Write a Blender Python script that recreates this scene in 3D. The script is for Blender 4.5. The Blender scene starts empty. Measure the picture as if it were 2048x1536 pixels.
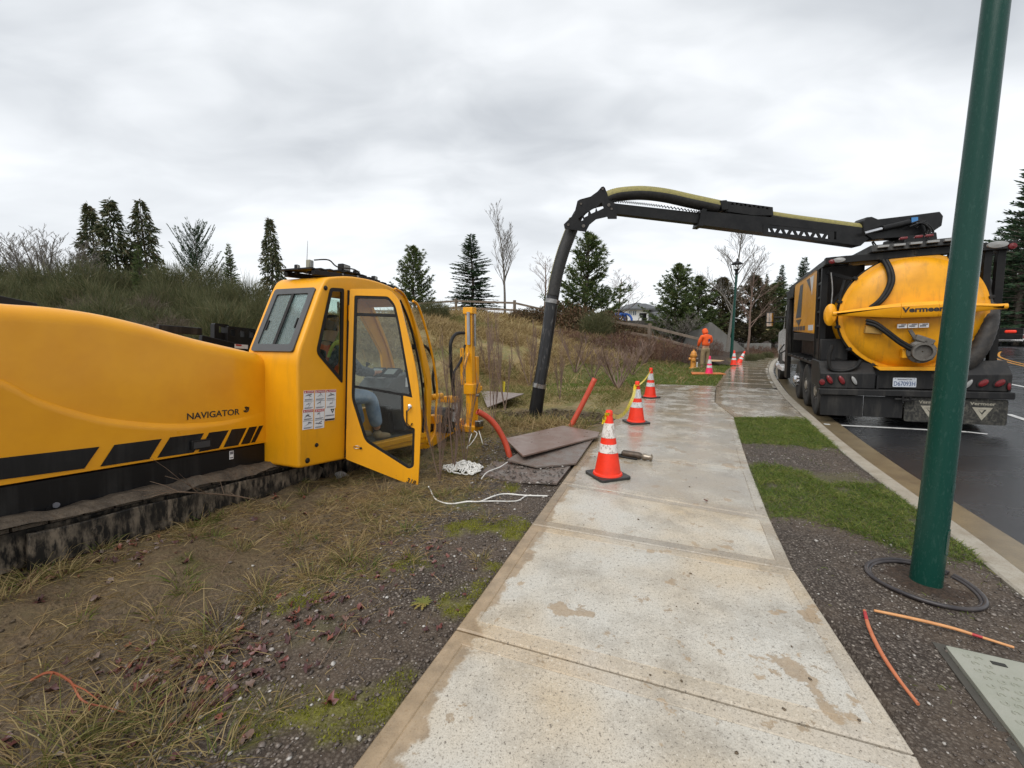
import bpy, bmesh, math, random
import numpy as np
from mathutils import Vector, Matrix, Euler, noise as mnoise
random.seed(7); RNG = np.random.default_rng(7)
R_ = math.radians
SC = bpy.context.scene
COL = SC.collection

# ---------------------------------------------------------------- camera, sky, sun, exposure
CAMH = 1.5
PITCH = math.atan(100/850)
cam_d = bpy.data.cameras.new('camera'); CAM = bpy.data.objects.new('camera', cam_d); COL.objects.link(CAM)
cam_d.sensor_width = 36; cam_d.lens = 850/2048*36; cam_d.clip_end = 2000; cam_d.clip_start = 0.05
CAM.location = (0, 0, CAMH); CAM.rotation_euler = (math.pi/2 - PITCH, 0, 0)
SC.camera = CAM
SUN_EL, SUN_AZ = R_(52), R_(215)          # azimuth clockwise from +Y: behind and to the left of the camera
W = bpy.data.worlds.new('World'); SC.world = W; W.use_nodes = True
def build_world():
    nt = W.node_tree; nt.nodes.clear(); N = nt.nodes.new; L = nt.links.new
    out = N('ShaderNodeOutputWorld'); bg = N('ShaderNodeBackground'); bg.inputs['Strength'].default_value = 0.1
    sky = N('ShaderNodeTexSky'); sky.sky_type = 'NISHITA'; sky.sun_disc = False
    sky.sun_elevation = SUN_EL; sky.sun_rotation = SUN_AZ
    tc = N('ShaderNodeTexCoord'); sep = N('ShaderNodeSeparateXYZ'); L(tc.outputs['Generated'], sep.inputs[0])
    def m(op, a, b=None, c=None):
        n = N('ShaderNodeMath'); n.operation = op
        for i, x in enumerate((a, b, c)):
            if x is None: continue
            if isinstance(x, (int, float)): n.inputs[i].default_value = x
            else: L(x, n.inputs[i])
        return n.outputs[0]
    z = m('MAXIMUM', sep.outputs[2], 0.0); zz = m('ADD', z, 0.22)
    comb = N('ShaderNodeCombineXYZ'); L(m('DIVIDE', sep.outputs[0], zz), comb.inputs[0]); L(m('DIVIDE', sep.outputs[1], zz), comb.inputs[1])
    def noise(scale, det, rough, dist, off):
        mp = N('ShaderNodeMapping'); mp.inputs['Location'].default_value = off; mp.inputs['Scale'].default_value = (1.0, 1.6, 1); L(comb.outputs[0], mp.inputs[0])
        n = N('ShaderNodeTexNoise'); n.inputs['Scale'].default_value = scale; n.inputs['Detail'].default_value = det
        n.inputs['Roughness'].default_value = rough; n.inputs['Distortion'].default_value = dist; L(mp.outputs[0], n.inputs['Vector']); return n.outputs['Fac']
    a = noise(0.9, 3, 0.45, 0.2, (1.7, 3.1, 0)); b = noise(2.8, 4, 0.5, 0.4, (7.3, 0.4, 2))
    f = m('ADD', m('MULTIPLY', a, 0.72), m('MULTIPLY', b, 0.28))
    cr = N('ShaderNodeValToRGB'); L(f, cr.inputs[0]); e = cr.color_ramp.elements
    e[0].position = 0.35; e[0].color = (0.39, 0.41, 0.435, 1); e[1].position = 0.66; e[1].color = (0.80, 0.815, 0.83, 1)
    x = e.new(0.5); x.color = (0.57, 0.59, 0.61, 1)
    # thinner cloud towards the horizon is lighter, in every direction
    hz = N('ShaderNodeMapRange'); hz.inputs['From Min'].default_value = 0.0; hz.inputs['From Max'].default_value = 0.38
    hz.inputs['To Min'].default_value = 0.85; hz.inputs['To Max'].default_value = 0.0; L(z, hz.inputs[0])
    mx = N('ShaderNodeMix'); mx.data_type = 'RGBA'; L(hz.outputs[0], mx.inputs['Factor']); L(cr.outputs[0], mx.inputs['A']); mx.inputs['B'].default_value = (0.82, 0.835, 0.85, 1)
    sc = N('ShaderNodeVectorMath'); sc.operation = 'SCALE'; sc.inputs['Scale'].default_value = 10.0*SKYGAIN; L(mx.outputs['Result'], sc.inputs[0])
    m2 = N('ShaderNodeMix'); m2.data_type = 'RGBA'; m2.inputs['Factor'].default_value = 0.94
    L(sky.outputs[0], m2.inputs['A']); L(sc.outputs[0], m2.inputs['B']); L(m2.outputs['Result'], bg.inputs['Color']); L(bg.outputs[0], out.inputs[0])
SKYGAIN = 0.80
build_world()
sun_d = bpy.data.lights.new('sun', 'SUN'); sun_d.energy = 1.4; sun_d.angle = R_(50); sun_d.color = (1, 0.97, 0.93)
SUN = bpy.data.objects.new('sun', sun_d); COL.objects.link(SUN)
sdir = Vector((math.sin(SUN_AZ)*math.cos(SUN_EL), math.cos(SUN_AZ)*math.cos(SUN_EL), math.sin(SUN_EL)))
SUN.rotation_euler = sdir.to_track_quat('Z', 'Y').to_euler()
vs = SC.view_settings; vs.view_transform = 'Standard'; vs.look = 'None'; vs.gamma = 1; vs.use_curve_mapping = False; vs.exposure = 0.85

# ---------------------------------------------------------------- measuring helpers (photo pixel -> place in the world)
def ray(u, v):
    x = (u-1024)/850; y = (768-v)/850
    return Vector((x, math.cos(PITCH)+y*math.sin(PITCH), -math.sin(PITCH)+y*math.cos(PITCH)))
EYE = Vector((0, 0, CAMH))
def G(u, v, z=0.0):
    d = ray(u, v); t = (z-CAMH)/d.z; return Vector((d.x*t, d.y*t, z))
def AT(u, v, Y):
    d = ray(u, v); return EYE + d*(Y/d.y)
class Frame:
    """a thing's own axes: x right, y forward, z up"""
    def __init__(s, o, right, fwd, up): s.o, s.r, s.f, s.u = Vector(o), Vector(right), Vector(fwd), Vector(up)
    def mat(s): 
        m = Matrix((s.r, s.f, s.u)).transposed().to_4x4(); m.translation = s.o; return m
    def hit(s, u, v, **k):
        d = ray(u, v); q = EYE - s.o; a = (q.dot(s.r), q.dot(s.f), q.dot(s.u)); b = (d.dot(s.r), d.dot(s.f), d.dot(s.u))
        (ax, val), = k.items(); i = 'xyz'.index(ax); t = (val-a[i])/b[i]
        return Vector((a[0]+t*b[0], a[1]+t*b[1], a[2]+t*b[2]))

# ---------------------------------------------------------------- mesh helpers
class MB:
    def __init__(s): s.v = []; s.f = []; s.m = []
    def add(s, v, f, mi=0):
        o = len(s.v); s.v += [tuple(x) for x in v]; s.f += [tuple(i+o for i in q) for q in f]; s.m += [mi]*len(f); return s
    def box(s, c, sz, rot=None, mi=0, taper=None):
        x, y, z = (a/2 for a in sz); P = []
        for k in (-1, 1):
            t = 1 if (taper is None or k < 0) else taper
            P += [(-x*t, -y*t, k*z), (x*t, -y*t, k*z), (x*t, y*t, k*z), (-x*t, y*t, k*z)]
        if rot is not None:
            M = rot if isinstance(rot, Matrix) else Euler(rot).to_matrix(); P = [M @ Vector(p) for p in P]
        c = Vector(c); P = [Vector(p)+c for p in P]
        return s.add(P, [(3, 2, 1, 0), (4, 5, 6, 7), (0, 1, 5, 4), (1, 2, 6, 5), (2, 3, 7, 6), (3, 0, 4, 7)], mi)
    def bb(s, a, b, mi=0):
        a, b = Vector(a), Vector(b); return s.box((a+b)/2, [abs(q) for q in (b-a)], mi=mi)
    def beam(s, p, q, w, h, up=(0, 0, 1), mi=0):
        p, q = Vector(p), Vector(q); d = (q-p); y = d.normalized(); u = Vector(up); x = y.cross(u)
        if x.length < 1e-4: x = y.cross(Vector((0, 1, 0)))
        x.normalize(); z = x.cross(y); M = Matrix((x, y, z)).transposed()
        return s.box((p+q)/2, (w, d.length, h), M, mi)
    def tube(s, pts, r, n=8, mi=0, caps=True, flat=1.0):
        pts = [Vector(p) for p in pts]; k = len(pts); rs = r if isinstance(r, (list, tuple)) else [r]*k
        V = []; F = []; nrm = None
        for i, p in enumerate(pts):
            t = (pts[min(i+1, k-1)]-pts[max(i-1, 0)]).normalized()
            if nrm is None:
                a = Vector((0, 0, 1)) if abs(t.z) < 0.9 else Vector((1, 0, 0)); nrm = t.cross(a).normalized()
            else:
                nrm = nrm - t*nrm.dot(t)
                nrm = nrm.normalized() if nrm.length > 1e-6 else t.orthogonal().normalized()
            b = t.cross(nrm)
            for j in range(n):
                an = 2*math.pi*j/n; V.append(p + nrm*(math.cos(an)*rs[i]) + b*(math.sin(an)*rs[i]*flat))
        for i in range(k-1):
            for j in range(n): F.append((i*n+j, i*n+(j+1) % n, (i+1)*n+(j+1) % n, (i+1)*n+j))
        if caps: F.append(tuple(range(n-1, -1, -1))); F.append(tuple((k-1)*n+j for j in range(n)))
        return s.add(V, F, mi)
    def cyl(s, p, q, r, r2=None, n=16, mi=0): return s.tube([p, q], [r, r if r2 is None else r2], n, mi)
    def lathe(s, prof, n=24, mi=0, M=None, caps=True):
        V = []; F = []; k = len(prof)
        for (r, z) in prof:
            for j in range(n):
                a = 2*math.pi*j/n; p = Vector((r*math.cos(a), r*math.sin(a), z)); V.append(M @ p if M is not None else p)
        for i in range(k-1):
            for j in range(n): F.append((i*n+j, i*n+(j+1) % n, (i+1)*n+(j+1) % n, (i+1)*n+j))
        if caps: F.append(tuple(range(n-1, -1, -1))); F.append(tuple((k-1)*n+j for j in range(n)))
        return s.add(V, F, mi)
    def plate(s, outer, holes=(), t=0.02, M=None, mi=0):
        """flat shape with holes in local xy, thickness t along z, mapped by M (a Matrix or a function)"""
        bm = bmesh.new(); ed = []
        for loop in [outer]+list(holes):
            vs_ = [bm.verts.new((p[0], p[1], 0)) for p in loop]
            ed += [bm.edges.new((vs_[i], vs_[(i+1) % len(vs_)])) for i in range(len(vs_))]
        bmesh.ops.triangle_fill(bm, use_beauty=True, use_dissolve=False, edges=ed)
        bmesh.ops.recalc_face_normals(bm, faces=bm.faces[:])
        if bm.faces and sum(f.normal.z for f in bm.faces) > 0: bmesh.ops.reverse_faces(bm, faces=bm.faces[:])
        bf = bm.faces[:]; r = bmesh.ops.extrude_face_region(bm, geom=bf)
        # extrude keeps the first faces as back side only when duplicated by hand
        nv = [g for g in r['geom'] if isinstance(g, bmesh.types.BMVert)]
        for v_ in nv: v_.co.z += t
        have = set(f for f in bm.faces)
        bm.verts.index_update(); bm.verts.ensure_lookup_table()
        V = [v_.co.copy() for v_ in bm.verts]; F = [tuple(v_.index for v_ in f.verts) for f in bm.faces]
        low = {}
        for i, p in enumerate(V):
            if abs(p.z) < 1e-9: low[(round(p.x, 6), round(p.y, 6))] = i
        flat = [f for f in F if all(abs(V[i].z) < 1e-9 for i in f)]
        if not flat:
            for f in F[:]:
                if all(abs(V[i].z-t) < 1e-9 for i in f):
                    F.append(tuple(low[(round(V[i].x, 6), round(V[i].y, 6))] for i in reversed(f)))
        bm.free()
        if M is not None: V = [(M @ p) if isinstance(M, Matrix) else Vector(M(p.x, p.y, p.z)) for p in V]
        return s.add(V, F, mi)
    def mesh(s, name, mats, smooth=None):
        me = bpy.data.meshes.new(name); me.from_pydata(s.v, [], s.f)
        for m in (mats if isinstance(mats, (list, tuple)) else [mats]): me.materials.append(m)
        if len(me.materials) > 1: me.polygons.foreach_set('material_index', s.m)
        bm = bmesh.new(); bm.from_mesh(me); bmesh.ops.recalc_face_normals(bm, faces=bm.faces[:]); bm.to_mesh(me); bm.free()
        if smooth is not None:
            me.polygons.foreach_set('use_smooth', [True]*len(me.polygons)); me.set_sharp_from_angle(angle=R_(smooth))
        me.update(); return me
    def build(s, name, mats, parent=None, smooth=None, bevel=0, seg=2, M=None):
        o = obj(name, s.mesh(name, mats, smooth if smooth is not None else (40 if bevel else None)), parent, M)
        if bevel:
            b = o.modifiers.new('bevel', 'BEVEL'); b.width = bevel; b.segments = seg; b.limit_method = 'ANGLE'; b.angle_limit = R_(40)
            b.harden_normals = False
        return o
def obj(name, me, parent=None, M=None):
    o = bpy.data.objects.new(name, me); COL.objects.link(o)
    if parent is not None: o.parent = parent
    if M is not None: o.matrix_local = M if isinstance(M, Matrix) else Matrix.Translation(M)
    return o
def tag(o, label=None, cat=None, group=None, kind=None):
    if label: o['label'] = label
    if cat: o['category'] = cat
    if group: o['group'] = group
    if kind: o['kind'] = kind
    return o
def thing(name, label, cat, M=None, group=None):
    o = bpy.data.objects.new(name, None); COL.objects.link(o); o.empty_display_size = 0.2
    if M is not None: o.matrix_world = M if isinstance(M, Matrix) else Matrix.Translation(M)
    return tag(o, label, cat, group)
def dup(root, M, label=None, parent=None):
    r = root.copy(); COL.objects.link(r)
    if parent is None: r.matrix_world = M if isinstance(M, Matrix) else Matrix.Translation(M)
    else: r.parent = parent
    if label: r['label'] = label
    for ch in root.children: dup(ch, None, None, r)
    return r
def place(loc, rz=0, s=1, rx=0, ry=0):
    return Matrix.Translation(loc) @ Euler((rx, ry, rz)).to_matrix().to_4x4() @ Matrix.Scale(s, 4)
def np_mesh(name, V, F, mats, parent=None, smooth=False, mi=None, uv=None):
    """V (n,3) array, F (m,k) array of one polygon size"""
    me = bpy.data.meshes.new(name); V = np.asarray(V, np.float32); F = np.asarray(F, np.int32); m, k = F.shape
    me.vertices.add(len(V)); me.vertices.foreach_set('co', V.ravel())
    me.loops.add(m*k); me.loops.foreach_set('vertex_index', F.ravel())
    me.polygons.add(m); me.polygons.foreach_set('loop_start', np.arange(0, m*k, k, dtype=np.int32))
    for q in (mats if isinstance(mats, (list, tuple)) else [mats]): me.materials.append(q)
    if mi is not None: me.polygons.foreach_set('material_index', np.asarray(mi, np.int32))
    if smooth: me.polygons.foreach_set('use_smooth', np.ones(m, bool))
    me.update(calc_edges=True); me.validate()
    return me
def text_mesh(body, size, mat, extrude=0.002, shear=0.0, spacing=1.0, bold=0.0, align='LEFT'):
    c = bpy.data.curves.new('lettering', 'FONT'); c.body = body; c.size = size; c.extrude = extrude; c.shear = shear
    c.space_character = spacing; c.offset = bold; c.align_x = align; c.resolution_u = 3
    t = bpy.data.objects.new('lettering', c); COL.objects.link(t)
    dg = bpy.context.evaluated_depsgraph_get(); me = bpy.data.meshes.new_from_object(t.evaluated_get(dg))
    bpy.data.objects.remove(t); bpy.data.curves.remove(c)
    me.materials.clear(); me.materials.append(mat); return me
def spline(pts, n=8, closed=False):
    pts = [Vector(p) for p in pts]; k = len(pts); out = []
    rng = range(k) if closed else range(k-1)
    for i in rng:
        if closed: p0, p1, p2, p3 = pts[(i-1) % k], pts[i], pts[(i+1) % k], pts[(i+2) % k]
        else: p0, p1, p2, p3 = pts[max(i-1, 0)], pts[i], pts[i+1], pts[min(i+2, k-1)]
        for j in range(n):
            t = j/n; out.append(0.5*((2*p1)+(p2-p0)*t+(2*p0-5*p1+4*p2-p3)*t*t+(3*p1-p0-3*p2+p3)*t**3))
    if not closed: out.append(pts[-1])
    return out
def roundpoly(pts, r, n=4):
    """round the corners of a 2-D polygon; r one radius or one per corner"""
    out = []; k = len(pts)
    for i in range(k):
        p = Vector((pts[i][0], pts[i][1])); a = Vector(pts[i-1][:2])-p; b = Vector(pts[(i+1) % k][:2])-p
        ri = r[i] if isinstance(r, (list, tuple)) else r; ri = min(ri, a.length*0.45, b.length*0.45)
        if ri < 1e-4: out.append((p.x, p.y)); continue
        A = p+a.normalized()*ri; B = p+b.normalized()*ri
        for j in range(n+1):
            t = j/n; q = A*(1-t)**2+p*2*t*(1-t)+B*t*t; out.append((q.x, q.y))
    return out
def sm(a, b, x):
    t = np.clip((np.asarray(x, float)-a)/(b-a), 0, 1); return t*t*(3-2*t)
def vnoise(x, y, seed=0):
    """smooth value noise on numpy arrays"""
    x = np.asarray(x, float); y = np.asarray(y, float); xi = np.floor(x).astype(np.int64); yi = np.floor(y).astype(np.int64); xf = x-xi; yf = y-yi
    def h(a, b):
        n = (a*374761393+b*668265263+seed*974711) & 0x7fffffff; n = ((n ^ (n >> 13))*1274126177) & 0x7fffffff; return ((n ^ (n >> 16)) & 0xffff)/65535.0
    u = xf*xf*(3-2*xf); v = yf*yf*(3-2*yf)
    return (h(xi, yi)*(1-u)+h(xi+1, yi)*u)*(1-v)+(h(xi, yi+1)*(1-u)+h(xi+1, yi+1)*u)*v
def fbm(x, y, o=4, seed=0):
    s = 0; a = 0.5
    for i in range(o): s = s+a*vnoise(x*2**i, y*2**i, seed+i); a *= 0.5
    return s
# ---------------------------------------------------------------- materials
class NT:
    def __init__(s, name):
        s.m = bpy.data.materials.new(name); s.m.use_nodes = True; s.t = s.m.node_tree; s.t.nodes.clear()
        s.out = s.n('ShaderNodeOutputMaterial'); s.p = s.n('ShaderNodeBsdfPrincipled'); s.l(s.p.outputs[0], s.out.inputs[0])
        s._tc = None
    def n(s, k): return s.t.nodes.new(k)
    def l(s, a, b): s.t.links.new(a, b)
    def co(s, k='Object'):
        if s._tc is None: s._tc = s.n('ShaderNodeTexCoord')
        return s._tc.outputs[k]
    def world(s):
        g = s.n('ShaderNodeNewGeometry'); return g.outputs['Position']
    def set(s, k, v):
        i = s.p.inputs[k]
        if hasattr(v, 'is_linked') or hasattr(v, 'links'): s.l(v, i)
        elif isinstance(v, (tuple, list)): i.default_value = (*v, 1) if len(v) == 3 else v
        else: i.default_value = v
    def noise(s, scale, det=3, rough=0.55, vec=None, dist=0, st=None, out='Fac'):
        n = s.n('ShaderNodeTexNoise'); n.inputs['Scale'].default_value = scale; n.inputs['Detail'].default_value = det; n.inputs['Roughness'].default_value = rough; n.inputs['Distortion'].default_value = dist
        v = vec if vec is not None else s.co()
        if st is not None:
            mp = s.n('ShaderNodeMapping'); mp.inputs['Scale'].default_value = st; s.l(v, mp.inputs[0]); v = mp.outputs[0]
        s.l(v, n.inputs['Vector']); return n.outputs[out]
    def vor(s, scale, vec=None, feat='F1', out='Distance', rnd=1.0):
        n = s.n('ShaderNodeTexVoronoi'); n.feature = feat; n.inputs['Scale'].default_value = scale; n.inputs['Randomness'].default_value = rnd
        s.l(vec if vec is not None else s.co(), n.inputs['Vector']); return n.outputs[out]
    def ramp(s, fac, stops, interp='LINEAR'):
        r = s.n('ShaderNodeValToRGB'); s.l(fac, r.inputs[0]); e = r.color_ramp.elements; r.color_ramp.interpolation = interp
        while len(e) < len(stops): e.new(0.5)
        for i, (p, c) in enumerate(stops):
            e[i].position = p; e[i].color = (c, c, c, 1) if isinstance(c, (int, float)) else (*c, 1)
        return r.outputs[0]
    def mix(s, f, a, b, mode='MIX'):
        n = s.n('ShaderNodeMix'); n.data_type = 'RGBA'; n.blend_type = mode
        for k, x in (('Factor', f), ('A', a), ('B', b)):
            i = n.inputs[k]
            if k != 'Factor': i = [q for q in n.inputs if q.name == k and q.type == 'RGBA'][0]
            if isinstance(x, (int, float)): i.default_value = x if k == 'Factor' else (x, x, x, 1)
            elif isinstance(x, (tuple, list)): i.default_value = (*x, 1)
            else: s.l(x, i)
        return [q for q in n.outputs if q.type == 'RGBA'][0]
    def math(s, op, a, b=0.0, clamp=False):
        n = s.n('ShaderNodeMath'); n.operation = op; n.use_clamp = clamp
        for i, x in enumerate((a, b)):
            if isinstance(x, (int, float)): n.inputs[i].default_value = x
            else: s.l(x, n.inputs[i])
        return n.outputs[0]
    def sep(s, v):
        n = s.n('ShaderNodeSeparateXYZ'); s.l(v, n.inputs[0]); return n.outputs
    def attr(s, name):
        n = s.n('ShaderNodeAttribute'); n.attribute_name = name; return n
    def bump(s, h, strength=0.3, dist=0.01, prev=None):
        b = s.n('ShaderNodeBump'); b.inputs['Strength'].default_value = strength; b.inputs['Distance'].default_value = dist; s.l(h, b.inputs['Height'])
        if prev is not None: s.l(prev, b.inputs['Normal'])
        s.set('Normal', b.outputs[0]); return b.outputs[0]
MATS = {}
def mat(name, col, rough=0.5, metal=0.0, col2=None, ns=6.0, amt=(0.35, 0.7), bump=0.0, bs=60.0, bd=0.004, coat=0.0, rvar=0.15, st=None, det=4, spec=None, drops=0.0, world=False):
    if name in MATS: return MATS[name]
    t = NT(name); v = t.world() if world else t.co()
    n = t.noise(ns, det, 0.6, v, st=st)
    c2 = col2 if col2 is not None else tuple(x*0.72 for x in col)
    f = t.ramp(n, [(amt[0], 0.0), (amt[1], 1.0)])
    t.set('Base Color', t.mix(f, col, c2)); t.set('Metallic', metal)
    t.set('Roughness', t.math('ADD', t.math('MULTIPLY', t.noise(ns*2.3, 3, 0.6, v), rvar*2), rough-rvar, True))
    if coat: t.set('Coat Weight', coat); t.set('Coat Roughness', 0.12)
    if spec is not None: t.set('Specular IOR Level', spec)
    nb = None
    if bump: nb = t.bump(t.noise(bs, 4, 0.6, v), bump, bd)
    if drops:
        d = t.ramp(t.vor(160, v), [(0.12, 1.0), (0.3, 0.0)]); t.bump(d, drops, 0.002, nb)
    MATS[name] = t.m; return t.m
def leafmat(name, cols, rough=0.6, ns=0.6, sub=0.0, trans=0.25):
    t = NT(name); g = t.n('ShaderNodeNewGeometry'); k = len(cols)
    f = t.math('ADD', t.math('MULTIPLY', g.outputs['Random Per Island'], 0.55), t.math('MULTIPLY', t.noise(ns, 3, 0.6), 0.55), True)
    t.set('Base Color', t.ramp(f, [(0.12+0.8*i/(k-1), c) for i, c in enumerate(cols)])); t.set('Roughness', rough); t.set('Specular IOR Level', 0.25)
    if trans:
        tr = t.n('ShaderNodeBsdfTranslucent'); t.l(t.ramp(f, [(0.12+0.8*i/(k-1), c) for i, c in enumerate(cols)]), tr.inputs[0])
        mx = t.n('ShaderNodeMixShader'); mx.inputs[0].default_value = trans; t.l(t.p.outputs[0], mx.inputs[1]); t.l(tr.outputs[0], mx.inputs[2]); t.l(mx.outputs[0], t.out.inputs[0])
    MATS[name] = t.m; return t.m
def glassmat(name, tint=(0.75, 0.85, 0.82), refl=0.08, fog=0.0, fogcol=(0.35, 0.42, 0.42)):
    """a pane: clear tinted glass with mirror reflection; fog = condensation and drops that scatter"""
    t = NT(name); tr = t.n('ShaderNodeBsdfTransparent'); tr.inputs[0].default_value = (*tint, 1); gl = t.n('ShaderNodeBsdfGlossy'); gl.inputs['Roughness'].default_value = 0.03
    fr = t.n('ShaderNodeLayerWeight'); fr.inputs[0].default_value = 0.5
    mx = t.n('ShaderNodeMixShader'); t.l(t.math('ADD', t.math('MULTIPLY', t.math('POWER', fr.outputs['Facing'], 4.0), 0.5), refl*0.5, True), mx.inputs[0]); t.l(tr.outputs[0], mx.inputs[1]); t.l(gl.outputs[0], mx.inputs[2])
    last = mx.outputs[0]
    if fog:
        df = t.n('ShaderNodeBsdfDiffuse'); df.inputs[0].default_value = (*fogcol, 1); m2 = t.n('ShaderNodeMixShader')
        f = t.math('MULTIPLY', t.ramp(t.noise(90, 5, 0.7, st=(1, 1, 0.35)), [(0.3, 0.35), (0.62, 1.0)]), fog, True)
        t.l(f, m2.inputs[0]); t.l(last, m2.inputs[1]); t.l(df.outputs[0], m2.inputs[2]); last = m2.outputs[0]
    t.l(last, t.out.inputs[0]); MATS[name] = t.m; return t.m

YEL = mat('yellow_paint', (0.80, 0.355, 0.006), 0.34, col2=(0.70, 0.29, 0.005), ns=2.2, bump=0.05, bs=30, coat=0.15, drops=0.3, spec=0.35)
def yellow_dirty(nm='yellow_dirty', k1=1.0, k2=0.28):
    t = NT('yellow_paint_weathered'); v = t.co(); z = t.sep(v)
    st = t.ramp(t.noise(9, 5, 0.65, v, st=(1, 1, 0.14)), [(0.52, 0.0), (0.78, 1.0)])
    b = t.ramp(t.noise(3, 4, 0.6, v), [(0.4, 0.0), (0.8, 0.35*k1)])
    c = t.mix(b, (0.78, 0.345, 0.006), (0.54, 0.23, 0.010)); c = t.mix(t.math('MULTIPLY', st, k2), c, (0.22, 0.12, 0.03))
    t.set('Base Color', c); t.set('Roughness', 0.38); t.set('Specular IOR Level', 0.35); t.set('Coat Weight', 0.1); t.set('Coat Roughness', 0.15)
    t.bump(t.ramp(t.vor(150, v), [(0.12, 1.0), (0.3, 0.0)]), 0.3, 0.002); MATS[nm] = t.m; return t.m
YELD = yellow_dirty(); YELT = yellow_dirty('yellow_tank', 2.6, 0.6)
BLK = mat('black_paint', (0.006, 0.006, 0.0065), 0.42, col2=(0.014, 0.013, 0.012), ns=4, bump=0.05, bs=40, spec=0.22)
def streaky(name, base, dust, sc=10, st=(1, 1, 0.1), lo=0.48, hi=0.62, rough=0.5, k=1.0):
    t = NT(name); v = t.co(); f = t.ramp(t.noise(sc, 5, 0.68, v, st=st), [(lo, 0.0), (hi, 1.0)]); f2 = t.ramp(t.noise(sc*0.25, 4, 0.6, v), [(0.35, 0.1), (0.7, 1.0)])
    ff = t.math('MULTIPLY', t.math('MULTIPLY', f, f2), k)
    t.set('Specular IOR Level', 0.28); t.set('Base Color', t.mix(ff, base, dust)); t.set('Roughness', t.math('ADD', t.math('MULTIPLY', ff, 0.35), rough, True)); t.bump(t.noise(sc*6, 4, 0.6, v), 0.12, 0.004); MATS[name] = t.m; return t.m
BLKD = streaky('black_paint_streaked', (0.008, 0.008, 0.008), (0.11, 0.10, 0.085), 9, k=0.6)
SKIRT = streaky('black_panel_wet', (0.007, 0.007, 0.008), (0.03, 0.028, 0.026), 11, (1, 1, 0.08), rough=0.28, k=0.7)
TRUCKBLK = streaky('truck_black_dusty', (0.011, 0.011, 0.0115), (0.12, 0.11, 0.095), 7, (1, 1, 0.12), 0.45, 0.75, rough=0.5, k=0.55)
MUD = streaky('muddy_steel', (0.012, 0.011, 0.010), (0.25, 0.20, 0.145), 26, (1, 1, 0.3), 0.43, 0.60, rough=0.45)
MUDTOP = mat('caked_mud', (0.045, 0.034, 0.024), 0.7, col2=(0.12, 0.092, 0.064), ns=9, bump=0.9, bs=28, bd=0.02)
RUB = mat('black_rubber', (0.008, 0.008, 0.008), 0.55, col2=(0.020, 0.019, 0.018), ns=8, bump=0.1, spec=0.25)
TYRE = mat('tyre_rubber', (0.014, 0.014, 0.014), 0.7, col2=(0.05, 0.046, 0.04), ns=5, bump=0.2)
STEEL = mat('bare_steel', (0.38, 0.37, 0.36), 0.32, 1.0, col2=(0.2, 0.19, 0.18), ns=9)
CHROME = mat('chrome', (0.7, 0.7, 0.71), 0.12, 1.0, ns=9, rvar=0.05)
RIM = mat('wheel_rim', (0.42, 0.39, 0.33), 0.5, 0.3, col2=(0.22, 0.18, 0.13), ns=7)
WHITE = mat('white_paint', (0.75, 0.75, 0.75), 0.3, col2=(0.6, 0.59, 0.57), ns=5, coat=0.3)
DECAL = mat('decal_white', (0.74, 0.74, 0.75), 0.35, col2=(0.66, 0.66, 0.66))
DRED = mat('decal_red', (0.50, 0.02, 0.015), 0.4); DGREY = mat('decal_grey', (0.16, 0.16, 0.18), 0.4); DBLK = mat('decal_black', (0.008, 0.008, 0.009), 0.35, col2=(0.016, 0.015, 0.014), ns=7)
GLASS = glassmat('clear_glass', (0.86, 0.90, 0.885), 0.10); GLASSG = glassmat('green_tinted_glass', (0.74, 0.84, 0.80), 0.10)
GLASSF = glassmat('wet_rear_glass', (0.72, 0.80, 0.79), 0.12, 0.62, (0.20, 0.25, 0.25))
GREEN = streaky('green_pole_paint', (0.0055, 0.046, 0.034), (0.06, 0.12, 0.10), 75, (1, 1, 0.3), 0.54, 0.70, rough=0.26, k=0.4)
CONE = mat('cone_orange', (0.86, 0.036, 0.008), 0.45, col2=(0.72, 0.03, 0.008), ns=14, bump=0.05)
def reflmat(name, a, b):
    t = NT(name); f = t.ramp(t.noise(26, 5, 0.75, st=(1, 1, 0.6), dist=1.2), [(0.50, 0.0), (0.60, 1.0)]); t.set('Base Color', t.mix(t.math('MULTIPLY', f, 0.75), a, b)); t.set('Roughness', 0.3); MATS[name] = t.m; return t.m
BAND = reflmat('reflective_band', (0.62, 0.63, 0.63), (0.25, 0.2, 0.17)); BANDD = reflmat('reflective_band_scuffed', (0.72, 0.68, 0.64), (0.22, 0.15, 0.11))
# ---------------------------------------------------------------- setting: terrain, road, curb, sidewalk
CURB = spline([(0.2, -4.0, 0), (1.25, -1.6, 0), (2.15, 0.4, 0), (2.60, 1.4, 0), (3.0, 2.33, 0), (3.33, 3.05, 0), (3.82, 4.25, 0), (4.32, 5.42, 0), (5.25, 7.4, 0), (7.5, 11.9, 0), (11.6, 19.1, 0), (16.6, 26.2, 0), (25, 35, 0), (38, 45, 0), (60, 57, 0)], 10)
LEFT = spline([(-2.4, -3.6, 0), (-1.3, -0.6, 0), (-0.564, 1.313, 0), (-0.30, 2.0, 0), (0.142, 3.207, 0), (1.279, 6.223, 0), (2.3, 8.4, 0), (4.35, 12.75, 0)], 8)
LEFTFAR = [Vector((4.35, 12.75, 0)), Vector((5.84, 12.13, 0))] + spline([(5.84, 12.13, 0), (7.3, 14.7, 0), (9.4, 18.4, 0), (14.4, 25.7, 0), (23.0, 35.3, 0), (36, 46, 0)], 8)
RIGHT = spline([(0.2, -1.4, 0), (0.95, 0.2, 0), (1.437, 1.313, 0), (1.668, 1.936, 0), (1.811, 2.562, 0), (2.235, 3.603, 0), (2.97, 5.278, 0), (4.064, 7.658, 0)], 8)
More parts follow.
